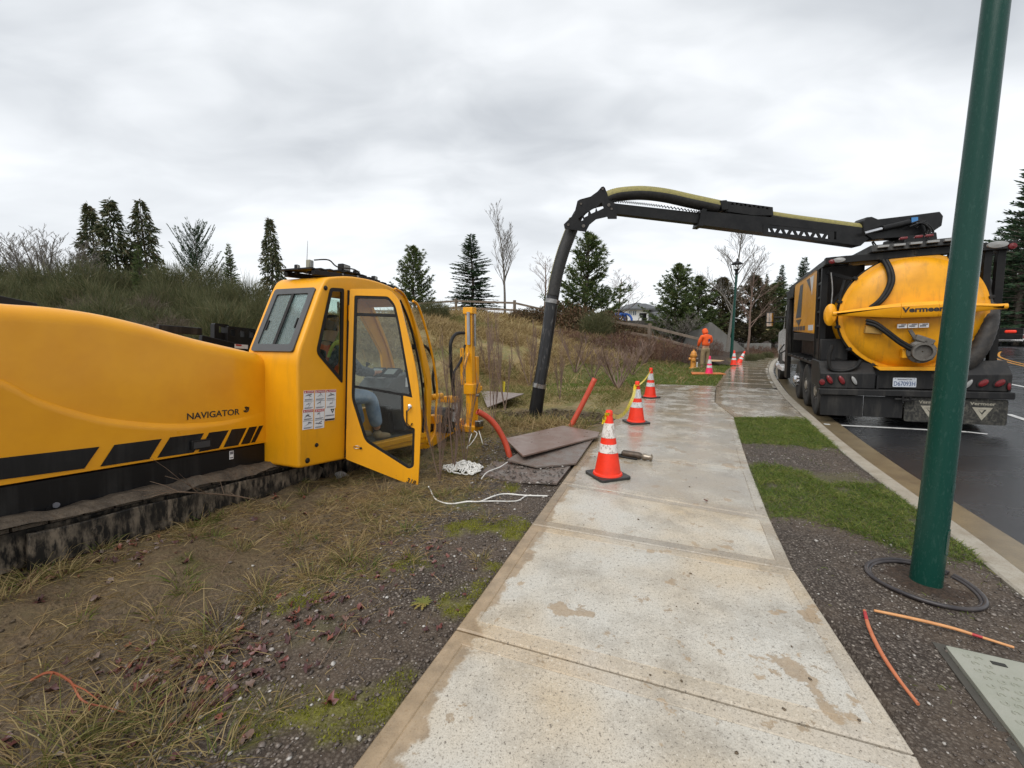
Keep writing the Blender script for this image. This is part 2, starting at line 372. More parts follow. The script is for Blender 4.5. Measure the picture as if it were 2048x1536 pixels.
def sdist_exact(poly, X, Y):
    """signed distance to a polyline, positive on its right"""
    P = np.array([(p[0], p[1]) for p in poly]); best = np.full(np.shape(X), 1e9); sg = np.ones(np.shape(X))
    for a, b in zip(P[:-1], P[1:]):
        d = b-a; L2 = d@d
        if L2 < 1e-12: continue
        t = np.clip(((X-a[0])*d[0]+(Y-a[1])*d[1])/L2, 0, 1); qx = X-a[0]-t*d[0]; qy = Y-a[1]-t*d[1]; r = np.hypot(qx, qy)
        c = d[0]*(Y-a[1])-d[1]*(X-a[0]); m = r < best-1e-9; best = np.where(m, r, best); sg = np.where(m, np.where(c > 0, -1.0, 1.0), sg)
    return best*sg
SDG = {}
def sdist(poly, X, Y):
    X = np.asarray(X, float); Y = np.asarray(Y, float)
    if X.size < 4000: return sdist_exact(poly, X, Y)
    h, x0, y0, nx, ny = 0.08, -10.0, 0.0, 300, 440
    if id(poly) not in SDG:
        gx, gy = np.meshgrid(x0+h*np.arange(nx), y0+h*np.arange(ny)); SDG[id(poly)] = sdist_exact(poly, gx.ravel(), gy.ravel()).reshape(ny, nx)
    A = SDG[id(poly)]; fx = (X-x0)/h; fy = (Y-y0)/h; ins = (fx >= 0) & (fx < nx-1.001) & (fy >= 0) & (fy < ny-1.001); out = np.empty(X.shape)
    ix = fx[ins].astype(int); iy = fy[ins].astype(int); u = fx[ins]-ix; v = fy[ins]-iy
    out[ins] = (A[iy, ix]*(1-u)+A[iy, ix+1]*u)*(1-v)+(A[iy+1, ix]*(1-u)+A[iy+1, ix+1]*u)*v
    if (~ins).any(): out[~ins] = sdist_exact(poly, X[~ins], Y[~ins])
    return out
LEFTALL = LEFT + LEFTFAR[1:]
def zrise(X, Y):
    r = np.hypot(np.asarray(X, float)*0.55, np.asarray(Y, float)); return 0.010*(np.sqrt(np.maximum(r-15, 0)**2+9)-3)*(r > 15)*np.minimum(1, 60/np.maximum(r, 60))
PITS = [(0.50, 8.35, 0.55, 0.38, 0.42), (1.35, 7.75, 0.55, 0.35, 0.40)]
def HZ(X, Y, fine=True):
    X = np.asarray(X, float); Y = np.asarray(Y, float)
    dc = sdist(CURB, X, Y); ds = -sdist(LEFTALL, X, Y)          # ds: metres left of the sidewalk
    dl = -dc
    d0 = 9.5-6.3*sm(7, 18, Y); t = np.clip((dl-d0)/13.0, 0, 1)
    z = zrise(X, Y) + 2.65*(0.8*t+0.2*np.sin(t*math.pi/2))*(1-0.68*sm(-3.5, -11, X)*(1-sm(20, 31, Y)))
    fwd = 0.358*X+0.934*Y
    z = z + sm(0.9, 2.3, ds)*(1-sm(7, 11, Y))*np.clip(0.19-0.075*(fwd-1.0), -0.09, 0.2)
    z = z + 0.40*sm(-0.02, 0.30, ds)*sm(20.3, 21.6, Y)*(1-sm(4, 8, ds))
    left = sm(0.0, 0.25, ds)
    z = z - 0.035*(ds > -0.2)*1.0
    if fine:
        n = fbm(X*1.3, Y*1.3, 4, 3)-0.47; n2 = fbm(X*7, Y*7, 3, 9)-0.44
        z = z + left*(n*0.16*sm(0.1, 1.2, ds) + n2*0.05*sm(0.0, 0.6, ds) + (np.abs(fbm(X*3.3, Y*3.3, 3, 15)-0.46)*0.22-0.03)*sm(0.8, 1.6, ds)*(1-sm(9, 12, Y))) + left*sm(12, 25, Y)*(fbm(X*0.5, Y*0.5, 3, 5)-0.45)*0.35
        vg = (dc < 0)*(ds < 0); z = z + vg*(n2*0.022-0.012)
    for (px, py, rx, ry, dep) in PITS: z = z - dep*np.exp(-(((X-px)/rx)**2+((Y-py)/ry)**2)**1.5)
    # below the sidewalk and the road the sheet drops out of the way
    ins = (ds < -0.03)*(sdist(RIGHT, X, Y) < -0.03)*(Y < 8.2) + (ds < -0.03)*(Y >= 8.0)
    z = np.where(ins > 0, np.minimum(z, -0.10+zrise(X, Y)), z)
    z = np.where(dc > -0.02, np.minimum(z, -0.35+zrise(X, Y)), z)
    return z
def hz(x, y): return float(HZ(np.array([x]), np.array([y]))[0])
def axis(lo, a, b, hi, step, g=1.13):
    m = list(np.arange(a, b+1e-6, step)); s = step; x = b; R = []
    while x < hi: s = min(s*g, 40); x += s; R.append(x)
    s = step; x = a; Lf = []
    while x > lo: s = min(s*g, 40); x -= s; Lf.append(x)
    return np.array(Lf[::-1]+m+R)
def build_terrain():
    xs = axis(-500, -4.5, 5.4, 500, 0.05); ys = axis(-60, 0.6, 10.0, 700, 0.05, 1.06)
    X, Y = np.meshgrid(xs, ys); shp = X.shape; Xf, Yf = X.ravel(), Y.ravel(); Z = HZ(Xf, Yf)
    nx, ny = len(xs), len(ys); i = np.arange(nx*ny).reshape(ny, nx)
    F = np.stack([i[:-1, :-1], i[:-1, 1:], i[1:, 1:], i[1:, :-1]], -1).reshape(-1, 4)
    me = np_mesh('ground', np.stack([Xf, Yf, Z], 1), F, GROUND, smooth=True)
    dc = sdist(CURB, Xf, Yf); ds = -sdist(LEFTALL, Xf, Yf); n = fbm(Xf*1.1, Yf*1.1, 4, 21); n2 = fbm(Xf*4, Yf*4, 3, 33)
    gravel = (1-sm(0.75, 1.5, ds+1.2*(n-0.47)))*(Yf < 6.5)*(ds > -0.3)
    verge = (ds < 0)*(dc < 0)*1.0
    gravel = np.maximum(gravel, verge)
    dry = sm(5.5, 9.5, Yf+2.5*(n-0.47))*(ds > 0)
    green = np.clip(sm(0.47, 0.62, n2*0.5+n*0.5)*0.5*(ds > 0.4), 0, 1)
    lawn = (ds > 0)*(sm(11.5, 13.5, Yf))*(1-sm(1.8, 3.6, ds+(n-0.47)*2))*(1-sm(18.5, 20, Yf)); green = np.maximum(green, lawn)
    fv = 0.42*Xf+0.907*Yf+0.55*(n2-0.45); lawnv = verge*(((fv > 6.7)+((fv > 3.95-0.35*sm(-0.9, -0.1, dc))*(fv < 5.5))) > 0); green = np.maximum(green, lawnv*0.3)
    mulch = (ds > 0)*sm(18.5, 20.5, Yf)*(1-sm(5, 8, ds))
    pit = 0
    for (px, py, rx, ry, dep) in PITS: pit = pit+np.exp(-(((Xf-px)/(rx*1.35))**2+((Yf-py)/(ry*1.5))**2)**1.5)
    mulch = np.maximum(mulch, np.clip(pit*1.6, 0, 1))
    moss = sm(0.48, 0.62, fbm(Xf*3.1, Yf*3.1, 4, 51))*(ds > 0.02)*(1-sm(0.5, 1.3, ds))*(Yf < 6.5)
    a = me.attributes.new('zone', 'FLOAT_COLOR', 'POINT'); a.data.foreach_set('color', np.stack([gravel, np.clip(green, 0, 1), dry, mulch], 1).astype(np.float32).ravel())
    a = me.attributes.new('moss', 'FLOAT', 'POINT'); a.data.foreach_set('value', moss.astype(np.float32))
    o = obj('ground', me); tag(o, kind='structure'); return o
def ground_mat():
    t = NT('bare_ground'); v = t.world(); z = t.attr('zone'); c = t.sep(z.outputs['Color'])
    n1 = t.noise(7, 6, 0.7, v); n2 = t.noise(45, 5, 0.7, v); n3 = t.noise(1.3, 4, 0.6, v)
    mudc = t.mix(t.ramp(n2, [(0.35, 0.0), (0.68, 1.0)]), (0.055, 0.038, 0.023), (0.18, 0.128, 0.073)); mudc = t.mix(t.ramp(n1, [(0.4, 0.0), (0.65, 0.8)]), mudc, (0.115, 0.088, 0.046))
    vc = t.vor(70, v, out='Color'); vd = t.vor(70, v)
    peb = t.mix(t.ramp(t.sep(vc)[0], [(0.0, 0.0), (0.88, 0.25), (0.97, 1.0)]), (0.085, 0.068, 0.054), (0.32, 0.28, 0.24)); peb = t.mix(t.ramp(vd, [(0.25, 0.0), (0.6, 1.0)]), peb, (0.040, 0.030, 0.023))
    peb = t.mix(t.ramp(n3, [(0.42, 0.0), (0.66, 0.7)]), peb, (0.115, 0.085, 0.060))
    gr = t.mix(n2, (0.040, 0.060, 0.012), (0.125, 0.135, 0.030)); dry = t.mix(t.ramp(n2, [(0.3, 0.0), (0.7, 1.0)]), (0.15, 0.11, 0.048), (0.34, 0.25, 0.115)); dry = t.mix(t.ramp(n3, [(0.4, 0.0), (0.62, 0.7)]), dry, (0.15, 0.14, 0.045))
    mul = t.mix(t.ramp(n2, [(0.35, 0.0), (0.7, 1.0)]), (0.022, 0.015, 0.010), (0.075, 0.048, 0.032))
    k = t.mix(c[0], mudc, peb); k = t.mix(c[2], k, dry); k = t.mix(c[1], k, gr); k = t.mix(z.outputs['Alpha'], k, mul)
    mo = t.attr('moss').outputs['Fac']; k = t.mix(t.math('MULTIPLY', t.math('MULTIPLY', mo, t.ramp(n1, [(0.38, 0.1), (0.6, 1.0)])), 0.8), k, t.mix(n2, (0.085, 0.095, 0.012), (0.23, 0.22, 0.024)))
    t.set('Base Color', k); t.set('Roughness', t.ramp(n1, [(0.35, 0.5), (0.6, 0.85)])); t.set('Specular IOR Level', 0.3)
    h = t.math('ADD', t.math('MULTIPLY', n2, 0.6), t.math('MULTIPLY', vd, -0.35)); h = t.math('ADD', h, t.math('MULTIPLY', t.noise(16, 5, 0.7, v), 1.6)); t.bump(h, 0.85, 0.018); return t.m
GROUND = ground_mat()
terrain = build_terrain()

def asphalt_mat():
    t = NT('wet_asphalt'); v = t.world(); n = t.noise(160, 3, 0.7, v); big = t.noise(0.55, 5, 0.6, v); st = t.noise(1.6, 5, 0.6, v, st=(0.35, 1.2, 1))
    t.set('Base Color', t.mix(t.ramp(n, [(0.35, 0.0), (0.75, 1.0)]), (0.010, 0.011, 0.013), (0.040, 0.041, 0.045)))
    t.set('Roughness', t.ramp(t.math('ADD', t.math('MULTIPLY', big, 0.6), t.math('MULTIPLY', st, 0.4)), [(0.36, 0.10), (0.62, 0.36)])); t.set('Specular IOR Level', 0.5)
    t.bump(n, 0.45, 0.006); return t.m
ASPH = asphalt_mat()
def offset_curve(poly, d):
    out = []
    for i, p in enumerate(poly):
        t = (poly[min(i+1, len(poly)-1)]-poly[max(i-1, 0)]).normalized(); out.append(p+Vector((t.y, -t.x, 0))*d)
    return out
ROADZ = -0.125
def road_z(x, y, d): return ROADZ + 0.022*min(max(d-0.5, 0), 4.5) + float(zrise(np.array([x]), np.array([y]))[0])
def build_road():
    offs = [0.14, 0.5, 0.9, 1.5, 2.2, 3.0, 4.0, 5.0, 7.5, 11, 16, 23, 32, 45]; V = []; F = []; cs = [offset_curve(CURB, d) for d in offs]; k = len(offs)
    for i in range(len(CURB)):
        for j, d in enumerate(offs): p = cs[j][i]; V.append((p.x, p.y, road_z(p.x, p.y, d)))
    for i in range(len(CURB)-1):
        for j in range(k-1): a = i*k+j; F.append((a, a+1, a+k+1, a+k))
    o = obj('road', np_mesh('road', V, F, ASPH, smooth=True)); tag(o, kind='structure')
build_road()

def concrete_mat(name, a, b, wet, fine=True, gloss=0.3):
    """a, b dry tones; wet: how far the damp film spreads (0..1)"""
    t = NT(name); v = t.world(); uv = t.attr('edge').outputs['Vector']; e = t.sep(uv)
    n1 = t.noise(1.8, 5, 0.62, v); n2 = t.noise(140, 3, 0.7, v); n3 = t.noise(9, 5, 0.65, v); n4 = t.noise(0.9, 3, 0.5, v)
    c = t.mix(t.ramp(n1, [(0.32, 0.0), (0.68, 1.0)]), a, b); c = t.mix(t.ramp(n4, [(0.45, 0.0), (0.68, 0.6)]), c, tuple(x*y for x, y in zip(b, (1.02, 0.82, 0.54)))); c = t.mix(t.ramp(t.noise(2.2, 5, 0.7, v), [(0.47, 0.0), (0.66, 0.62)]), c, (0.25, 0.225, 0.185))
    agg = t.noise(58, 4, 0.75, v); c = t.mix(t.ramp(n2, [(0.52, 0.0), (0.64, 0.65)]), c, (0.19, 0.165, 0.13)); c = t.mix(t.ramp(agg, [(0.57, 0.0), (0.66, 0.85)]), c, (0.085, 0.07, 0.055)); c = t.mix(t.ramp(agg, [(0.34, 0.6), (0.42, 0.0)]), c, (0.62, 0.58, 0.50))
    pits = t.ramp(t.vor(34, v), [(0.05, 1.0), (0.10, 0.0)]); c = t.mix(t.math('MULTIPLY', pits, t.ramp(n3, [(0.46, 0.0), (0.56, 0.9)])), c, (0.05, 0.042, 0.035))
    # damp brown margin with an uneven outline, and scaled patches
    ed = t.math('ADD', e[0], t.math('MULTIPLY', t.math('SUBTRACT', t.noise(3.2, 6, 0.62, v), 0.5), 0.42)); w1 = t.ramp(ed, [(0.125, 0.92), (0.150, 0.0)])
    sp = t.ramp(t.math('ADD', t.math('MULTIPLY', t.noise(2.6, 2, 0.5, v), 0.7), t.math('MULTIPLY', n3, 0.3)), [(0.602, 0.0), (0.618, 0.9)])
    sp2 = t.ramp(t.noise(6.5, 6, 0.72, v, dist=0.4), [(0.622, 0.0), (0.638, 0.8)]); sp = t.math('MAXIMUM', sp, sp2); w = t.math('MAXIMUM', w1, t.math('MULTIPLY', sp, 0.9))
    c = t.mix(t.math('MULTIPLY', w, 0.86), c, t.mix(t.ramp(n3, [(0.35, 0.0), (0.65, 1.0)]), (0.17, 0.112, 0.055), (0.31, 0.215, 0.12)))
    film = t.ramp(t.math('ADD', t.math('MULTIPLY', n1, 0.7), t.math('MULTIPLY', t.noise(5, 4, 0.6, v), 0.3)), [(0.60-wet*0.35, 0.0), (0.70-wet*0.35, 1.0)])
    c = t.mix(t.math('MULTIPLY', film, 0.38), c, (0.13, 0.105, 0.075)); t.set('Base Color', c)
    ww = t.math('MAXIMUM', w, film); t.set('Roughness', t.ramp(ww, [(0.0, 0.62 if wet < 0.5 else 0.36), (1.0, gloss)])); t.set('Specular IOR Level', 0.45)
    br = t.noise(60, 3, 0.6, v, st=(0.35, 1, 1)); t.bump(t.math('ADD', t.math('MULTIPLY', n2, 0.5), t.math('MULTIPLY', br, 0.6)), 0.32 if fine else 0.15, 0.005); return t.m
CON1 = concrete_mat('broomed_concrete', (0.475, 0.46, 0.415), (0.46, 0.42, 0.35), 0.10)
CON1E = concrete_mat('trowelled_concrete_margin', (0.44, 0.40, 0.34), (0.44, 0.375, 0.28), 0.15)
CON2 = concrete_mat('damp_concrete', (0.37, 0.35, 0.305), (0.40, 0.36, 0.29), 0.52, gloss=0.14)
CON2E = concrete_mat('damp_concrete_margin', (0.40, 0.375, 0.32), (0.40, 0.355, 0.285), 0.5, gloss=0.16)
CON3 = concrete_mat('soaked_concrete', (0.26, 0.23, 0.18), (0.30, 0.25, 0.18), 0.78, False, 0.09)
sidewalk = bpy.data.objects.new('sidewalk', None); COL.objects.link(sidewalk); tag(sidewalk, kind='structure')
def slab(corners, mats, lift=0.0, parent=sidewalk):
    """one slab with a tooled margin: corners a,b (left near, left far), c,d (right far, right near)"""
    P = [Vector(p) for p in corners]; c = sum(P, Vector())/4
    def ins(w):
        out = []
        for i in range(4):
            p = P[i]; a = (P[i-1]-p).normalized(); b = (P[(i+1) % 4]-p).normalized(); out.append(p+(a+b)*w)
        return out
    rings = [(ins(0.006), -0.12), (ins(0.006), -0.008), (ins(0.014), 0.0), (ins(0.085), 0.0), (ins(0.089), -0.003), (ins(0.094), -0.0005)]
    V = []; F = []; mi = []; base = [float(zrise(np.array([p.x]), np.array([p.y]))[0]) for p in P]
    for r, z in rings: V += [(p.x, p.y, base[i]+z+lift) for i, p in enumerate(r)]
    for k in range(5):
        for i in range(4): F.append((k*4+i, k*4+(i+1) % 4, k*4+4+(i+1) % 4, k*4+4+i)); mi.append(1)
    # broomed field as a grid for shading detail
    F.append((20, 21, 22, 23)); mi.append(0)
    me = bpy.data.meshes.new('paving_slab'); me.from_pydata(V, [], F); [me.materials.append(m) for m in mats]; me.polygons.foreach_set('material_index', mi)
    a, b = P[0], P[1]; d = (b-a); n = Vector((d.y, -d.x, 0)).normalized()
    at = me.attributes.new('edge', 'FLOAT_VECTOR', 'POINT'); at.data.foreach_set('vector', [q for v in V for q in (max(0, (Vector((v[0], v[1], 0))-Vector((a.x, a.y, 0))).dot(n)), 0, 0)])
    bm = bmesh.new(); bm.from_mesh(me); bmesh.ops.recalc_face_normals(bm, faces=bm.faces[:]); bm.to_mesh(me); bm.free()
    return obj('paving_slab', me, parent)
def on_left(y): 
    for a, b in zip(LEFT[:-1], LEFT[1:]):
        if a.y <= y <= b.y: return a.lerp(b, (y-a.y)/(b.y-a.y))
def on_right(y):
    for a, b in zip(RIGHT[:-1], RIGHT[1:]):
        if a.y <= y <= b.y: return a.lerp(b, (y-a.y)/(b.y-a.y))
JY = [(-0.55, -1.2), (0.78, 0.10), (2.02, 1.36), (3.23, 2.562), (4.18, 3.346), (5.28, 4.611), (6.25, 5.60), (7.22, 6.65), (8.15, 7.655)]
for (l0, r0), (l1, r1) in zip(JY[:-1], JY[1:]):
    a, b, c, d = on_left(l0), on_left(l1), on_right(r1), on_right(r0); m = (CON1, CON1E) if l1 < 3.5 else ((CON1, CON2E) if l1 < 4.5 else (CON2, CON2E))
    slab((a, b, c, d), m)
# wide pad that reaches the curb
def on_curb(y, off=-0.03):
    cc = offset_curve(CURB, off)
    for a, b in zip(cc[:-1], cc[1:]):
        if a.y <= y <= b.y: return a.lerp(b, (y-a.y)/(b.y-a.y))
PADY = [(8.15, 7.42), (9.75, 8.95), (11.3, 10.4), (12.75, 11.75)]
for (l0, r0), (l1, r1) in zip(PADY[:-1], PADY[1:]):
    a, b, c, d = on_left(l0), on_left(l1), on_curb(r1), on_curb(r0)
    if l0 == 8.15:
        mid0 = on_right(7.655); mid1 = b.lerp(c, 0.52); slab((a, b, mid1, mid0), (CON2, CON2E)); slab((mid0, mid1, c, d), (CON2, CON2E))
    else:
        mid0 = a.lerp(d, 0.52); mid1 = b.lerp(c, 0.52); slab((a, b, mid1, mid0), (CON2, CON2E)); slab((mid0, mid1, c, d), (CON2, CON2E))
LF = LEFTFAR[2:]
def along(poly, s):
    for a, b in zip(poly[:-1], poly[1:]):
        L = (b-a).length
        if s <= L: return a.lerp(b, s/max(L, 1e-9))
        s -= L
    return poly[-1]
for k in range(22):
    a = along(LF, k*1.32); b = along(LF, (k+1)*1.32)
    def across(p):
        cc = offset_curve(CURB, -0.03); return min(cc, key=lambda q: (q-p).length)
    dense = spline(offset_curve(CURB, -0.03), 6)
    q = lambda p: min(dense, key=lambda w_: (w_-p).length)
    slab((a, b, q(b), q(a)), (CON3, CON2E))
# curb and gutter in cast lengths
curb = bpy.data.objects.new('curb', None); COL.objects.link(curb); tag(curb, kind='structure')
def curbmat():
    t = NT('curb_concrete'); v = t.world(); n = t.noise(5, 5, 0.65, v); g = t.noise(90, 3, 0.7, v)
    c = t.mix(t.ramp(n, [(0.35, 0.0), (0.7, 1.0)]), (0.36, 0.33, 0.27), (0.25, 0.21, 0.155)); c = t.mix(t.ramp(g, [(0.5, 0.0), (0.7, 0.6)]), c, (0.14, 0.12, 0.09))
    t.set('Base Color', c); t.set('Roughness', t.ramp(n, [(0.35, 0.4), (0.65, 0.65)])); t.bump(g, 0.3, 0.005); return t.m
def guttermat():
    t = NT('wet_gutter_concrete'); v = t.world(); n = t.noise(4, 5, 0.65, v); g = t.noise(90, 3, 0.7, v)
    c = t.mix(t.ramp(n, [(0.35, 0.0), (0.7, 1.0)]), (0.20, 0.155, 0.090), (0.125, 0.095, 0.058)); c = t.mix(t.ramp(g, [(0.5, 0.0), (0.7, 0.5)]), c, (0.07, 0.055, 0.04))
    t.set('Base Color', c); t.set('Roughness', 0.3); t.bump(g, 0.25, 0.005); return t.m
CURBM, GUTM = curbmat(), guttermat()
def build_curb():
    prof = [(-0.02, -0.3), (-0.02, -0.012), (-0.008, 0.0), (0.125, 0.0), (0.142, -0.012), (0.158, -0.118), (0.175, -0.128), (0.54, -0.112), (0.545, -0.3)]
    dense = spline(CURB, 4); seg = []; acc = 0; cur = [dense[0]]
    for a, b in zip(dense[:-1], dense[1:]):
        acc += (b-a).length; cur.append(b)
        if acc > 3.0: seg.append(cur); cur = [b]; acc = 0
        if b.y > 40: break
    for pts in seg:
        if pts[-1].y < -0.5: continue
        P = [p.copy() for p in pts]; P[-1] = P[-1]+(P[-2]-P[-1]).normalized()*0.008
        cs = {o: offset_curve(P, o) for o, _ in prof}; V = []; F = []; mi = []; k = len(prof)
        for i in range(len(P)):
            for o, z in prof: p = cs[o][i]; V.append((p.x, p.y, z+float(zrise(np.array([p.x]), np.array([p.y]))[0])))
        for i in range(len(P)-1):
            for j in range(k-1): a = i*k+j; F.append((a, a+1, a+k+1, a+k)); mi.append(1 if j >= 5 else 0)
        F.append(tuple(range(k))); mi.append(0); F.append(tuple((len(P)-1)*k+j for j in range(k-1, -1, -1))); mi.append(0)
        m = MB(); m.add(V, F); m.m = mi; m.build('curb_length', [CURBM, GUTM], curb)
build_curb()
# painted lines on the road
LINEW = mat('road_paint_white', (0.62, 0.62, 0.60), 0.35, col2=(0.30, 0.30, 0.29), ns=9, amt=(0.5, 0.75), world=True)
LINEY = mat('road_paint_yellow', (0.60, 0.26, 0.02), 0.35, col2=(0.3, 0.15, 0.02), ns=9, amt=(0.5, 0.75), world=True)
def strip(name, pts, w, m):
    P = [Vector((p[0], p[1], 0)) for p in pts]; dd = sdist(CURB, np.array([p.x for p in P]), np.array([p.y for p in P])); A, B = offset_curve(P, -w/2), offset_curve(P, w/2); V = []; F = []
    for a, b, d in zip(A, B, dd):
        V += [(a.x, a.y, road_z(a.x, a.y, d)+0.006), (b.x, b.y, road_z(b.x, b.y, d)+0.006)]
    for i in range(len(P)-1): F.append((2*i, 2*i+1, 2*i+3, 2*i+2))
    mb = MB().add(V, F); o = mb.build(name, m); tag(o, kind='structure')
def sub(a, b, n=12): a, b = Vector(a), Vector(b); return [a.lerp(b, i/n) for i in range(n+1)]
strip('road_marking', sub(G(1648, 847, -0.11), G(1935, 861, -0.06)), 0.10, LINEW)
strip('road_marking', sub(G(1935, 861, -0.06), G(1975, 866, -0.06), 4), 0.10, LINEW)
strip('road_marking', offset_curve([p for p in CURB if 5 < p.y < 40], 6.3), 0.13, LINEW)
strip('road_marking', offset_curve([p for p in CURB if 2 < p.y < 40], 9.6), 0.11, LINEY)
strip('road_marking', offset_curve([p for p in CURB if 2 < p.y < 40], 9.9), 0.11, LINEY)
strip('road_marking', sub(G(2016, 828, -0.05), G(2120, 862, -0.05)), 0.11, LINEW)
# ---------------------------------------------------------------- the drilling machine (left)
_v = ray(1350, 750); _hd = math.atan2(_v.x, _v.y); _pt = math.atan2(_v.z, math.hypot(_v.x, _v.y))
_F = Vector((math.sin(_hd)*math.cos(_pt), math.cos(_hd)*math.cos(_pt), math.sin(_pt))); _R = Vector((math.cos(_hd), -math.sin(_hd), 0)); _U = _R.cross(_F)
_O = Vector((math.sin(_hd), math.cos(_hd), 0))*2.9 - _R*3.4; _O.z = 0.10
DF = Frame(_O, _R, _F, _U)
def DX(u, v, x): return DF.hit(u, v, x=x)
def DY(u, v, y): return DF.hit(u, v, y=y)
drill = thing('drilling_machine', 'yellow tracked directional drill with open cab door beside the sidewalk', 'drilling machine', DF.mat())
def prism_x(poly, x0, x1, mb=None, mi=0):
    mb = mb or MB(); k = len(poly); V = [(x0, p[0], p[1]) for p in poly]+[(x1, p[0], p[1]) for p in poly]
    F = [tuple(range(k-1, -1, -1)), tuple(range(k, 2*k))]+[(i, (i+1) % k, k+(i+1) % k, k+i) for i in range(k)]
    return mb.add(V, F, mi)
def bool_mesh(base, cutters, name, mats, smooth=40):
    """base mesh minus the cutters (all plain MB solids), returned as one mesh"""
    o = bpy.data.objects.new('b', base); COL.objects.link(o); tmp = []
    for c in cutters:
        q = bpy.data.objects.new('c', c if isinstance(c, bpy.types.Mesh) else c.mesh('c', mats)); COL.objects.link(q); tmp.append(q)
        m = o.modifiers.new('b', 'BOOLEAN'); m.operation = 'DIFFERENCE'; m.object = q; m.solver = 'EXACT'
    dg = bpy.context.evaluated_depsgraph_get(); dg.update(); me = bpy.data.meshes.new_from_object(o.evaluated_get(dg)); me.name = name
    for q in tmp+[o]: bpy.data.objects.remove(q)
    me.materials.clear(); me.materials.append(mats)
    me.polygons.foreach_set('use_smooth', [True]*len(me.polygons)); me.set_sharp_from_angle(angle=R_(smooth)); return me
def bevel_sides(mb, name, m, off, seg=4):
    """bevel the long rims of a prism_x solid"""
    me = mb.mesh(name, m); bm = bmesh.new(); bm.from_mesh(me)
    E = [e for e in bm.edges if abs(e.verts[0].co.x-e.verts[1].co.x) < 1e-6]
    bmesh.ops.bevel(bm, geom=E, offset=off, segments=seg, profile=0.5, affect='EDGES', clamp_overlap=True); bm.to_mesh(me); bm.free()
    me.polygons.foreach_set('use_smooth', [True]*len(me.polygons)); me.set_sharp_from_angle(angle=R_(38)); return me
# --- rear body: long curved hood
top = [(-5.6, 1.08), (-4.4, 1.27), (-3.2, 1.39), (-2.4, 1.425), (-1.84, 1.425), (-1.62, 1.43), (-1.39, 1.404), (-1.10, 1.335), (-0.76, 1.26), (-0.34, 1.19), (-0.17, 1.155)]
tp = [(p.x, p.y+0.05*float(sm(-1.75, -1.0, p.x))-0.008) for p in spline([(a, b, 0) for a, b in top], 5)]
hoodp = [(-5.6, 0.40)] + tp + [(-0.10, 1.17), (-0.055, 1.115), (-0.045, 1.0), (-0.042, 0.8), (-0.04, 0.392)]
def loft_hood():
    r, nk = 0.11, 7; k = len(hoodp); c = [Vector(p) for p in hoodp]; V = []; F = []; N = []
    for i in range(k):
        a_ = (c[i]-c[i-1]).normalized() if i else (c[1]-c[0]).normalized(); b_ = (c[(i+1) % k]-c[i]).normalized() if i < k-1 else a_; n = Vector((a_.y+b_.y, -a_.x-b_.x)).normalized(); w = float(sm(0.55, 0.8, c[i].y)); N.append(Vector((n.x, n.y*w)) if c[i].x > -5.5 else Vector((0, n.y*w)))
    for q in range(nk):
        an = math.pi/2*q/(nk-1); d = r*(1-math.sin(an)); x = -0.10-r*(1-math.cos(an)); V += [(x, p.x+n.x*d, p.y+n.y*d) for p, n in zip(c, N)]
    V += [(-0.86, p.x, p.y) for p in c]
    for q in range(nk):
        for i in range(k-1): F.append((q*k+i, q*k+i+1, (q+1)*k+i+1, (q+1)*k+i))
    F.append(tuple(range(k))); F.append(tuple(nk*k+i for i in range(k-1, -1, -1)))
    for q in range(nk): F.append((q*k+k-1, q*k, (q+1)*k, (q+1)*k+k-1))
    return MB().add(V, F)
loft_hood().build('hood', YEL, drill, smooth=40)
# lower side panel whose upper edge is the swept crease
cz = spline([(-5.6, 1.5, 0), (-2.6, 1.22, 0), (-2.1, 1.12, 0), (-1.827, 0.995, 0), (-1.678, 0.882, 0), (-1.511, 0.795, 0), (-1.307, 0.719, 0), (-0.973, 0.653, 0), (-0.6, 0.633, 0), (-0.334, 0.66, 0), (-0.20, 0.69, 0)], 6)
V = []; F = []; k = 7
for p in cz:
    if p.x < -2.75: continue
    f = 0.030*float(sm(-0.22, -0.95, p.x))+0.0012; V += [(-0.101, p.x, p.y), (-0.100+f*0.85, p.x, p.y-0.026), (-0.100+f, p.x, p.y-0.040), (-0.100+f, p.x, p.y-0.062), (-0.100+f, p.x, 0.415), (-0.100+f, p.x, 0.402), (-0.105, p.x, 0.396)]
n = len(V)//k
for i in range(n-1):
    for j in range(k-1): a = i*k+j; F.append((a, a+1, a+k+1, a+k))
MB().add(V, F).build('side_panel', YEL, drill, smooth=50)
def px3(cx, cy): return (cx*0.3776, 580+cy*0.3776)
def panel_off(y): return -0.100+0.030*float(sm(-0.22, -0.95, y))+0.0012
def decal_poly(name, pts, mat_, parent=drill, th=0.003, off=None):
    """thin sheet on the body side through photo points"""
    V = []
    for (u, v) in pts:
        p = DX(u, v, -0.085); o = (panel_off(p.y) if off is None else off); p = DX(u, v, o); V.append(p)
    a = [(p.x+0.0015, p.y, p.z) for p in V]; b = [(p.x+0.0015+th, p.y, p.z) for p in V]; k = len(V)
    return MB().add(a+b, [tuple(range(k)), tuple(range(2*k-1, k-1, -1))]+[(i, (i+1) % k, k+(i+1) % k, k+i) for i in range(k)]).build(name, mat_, parent)
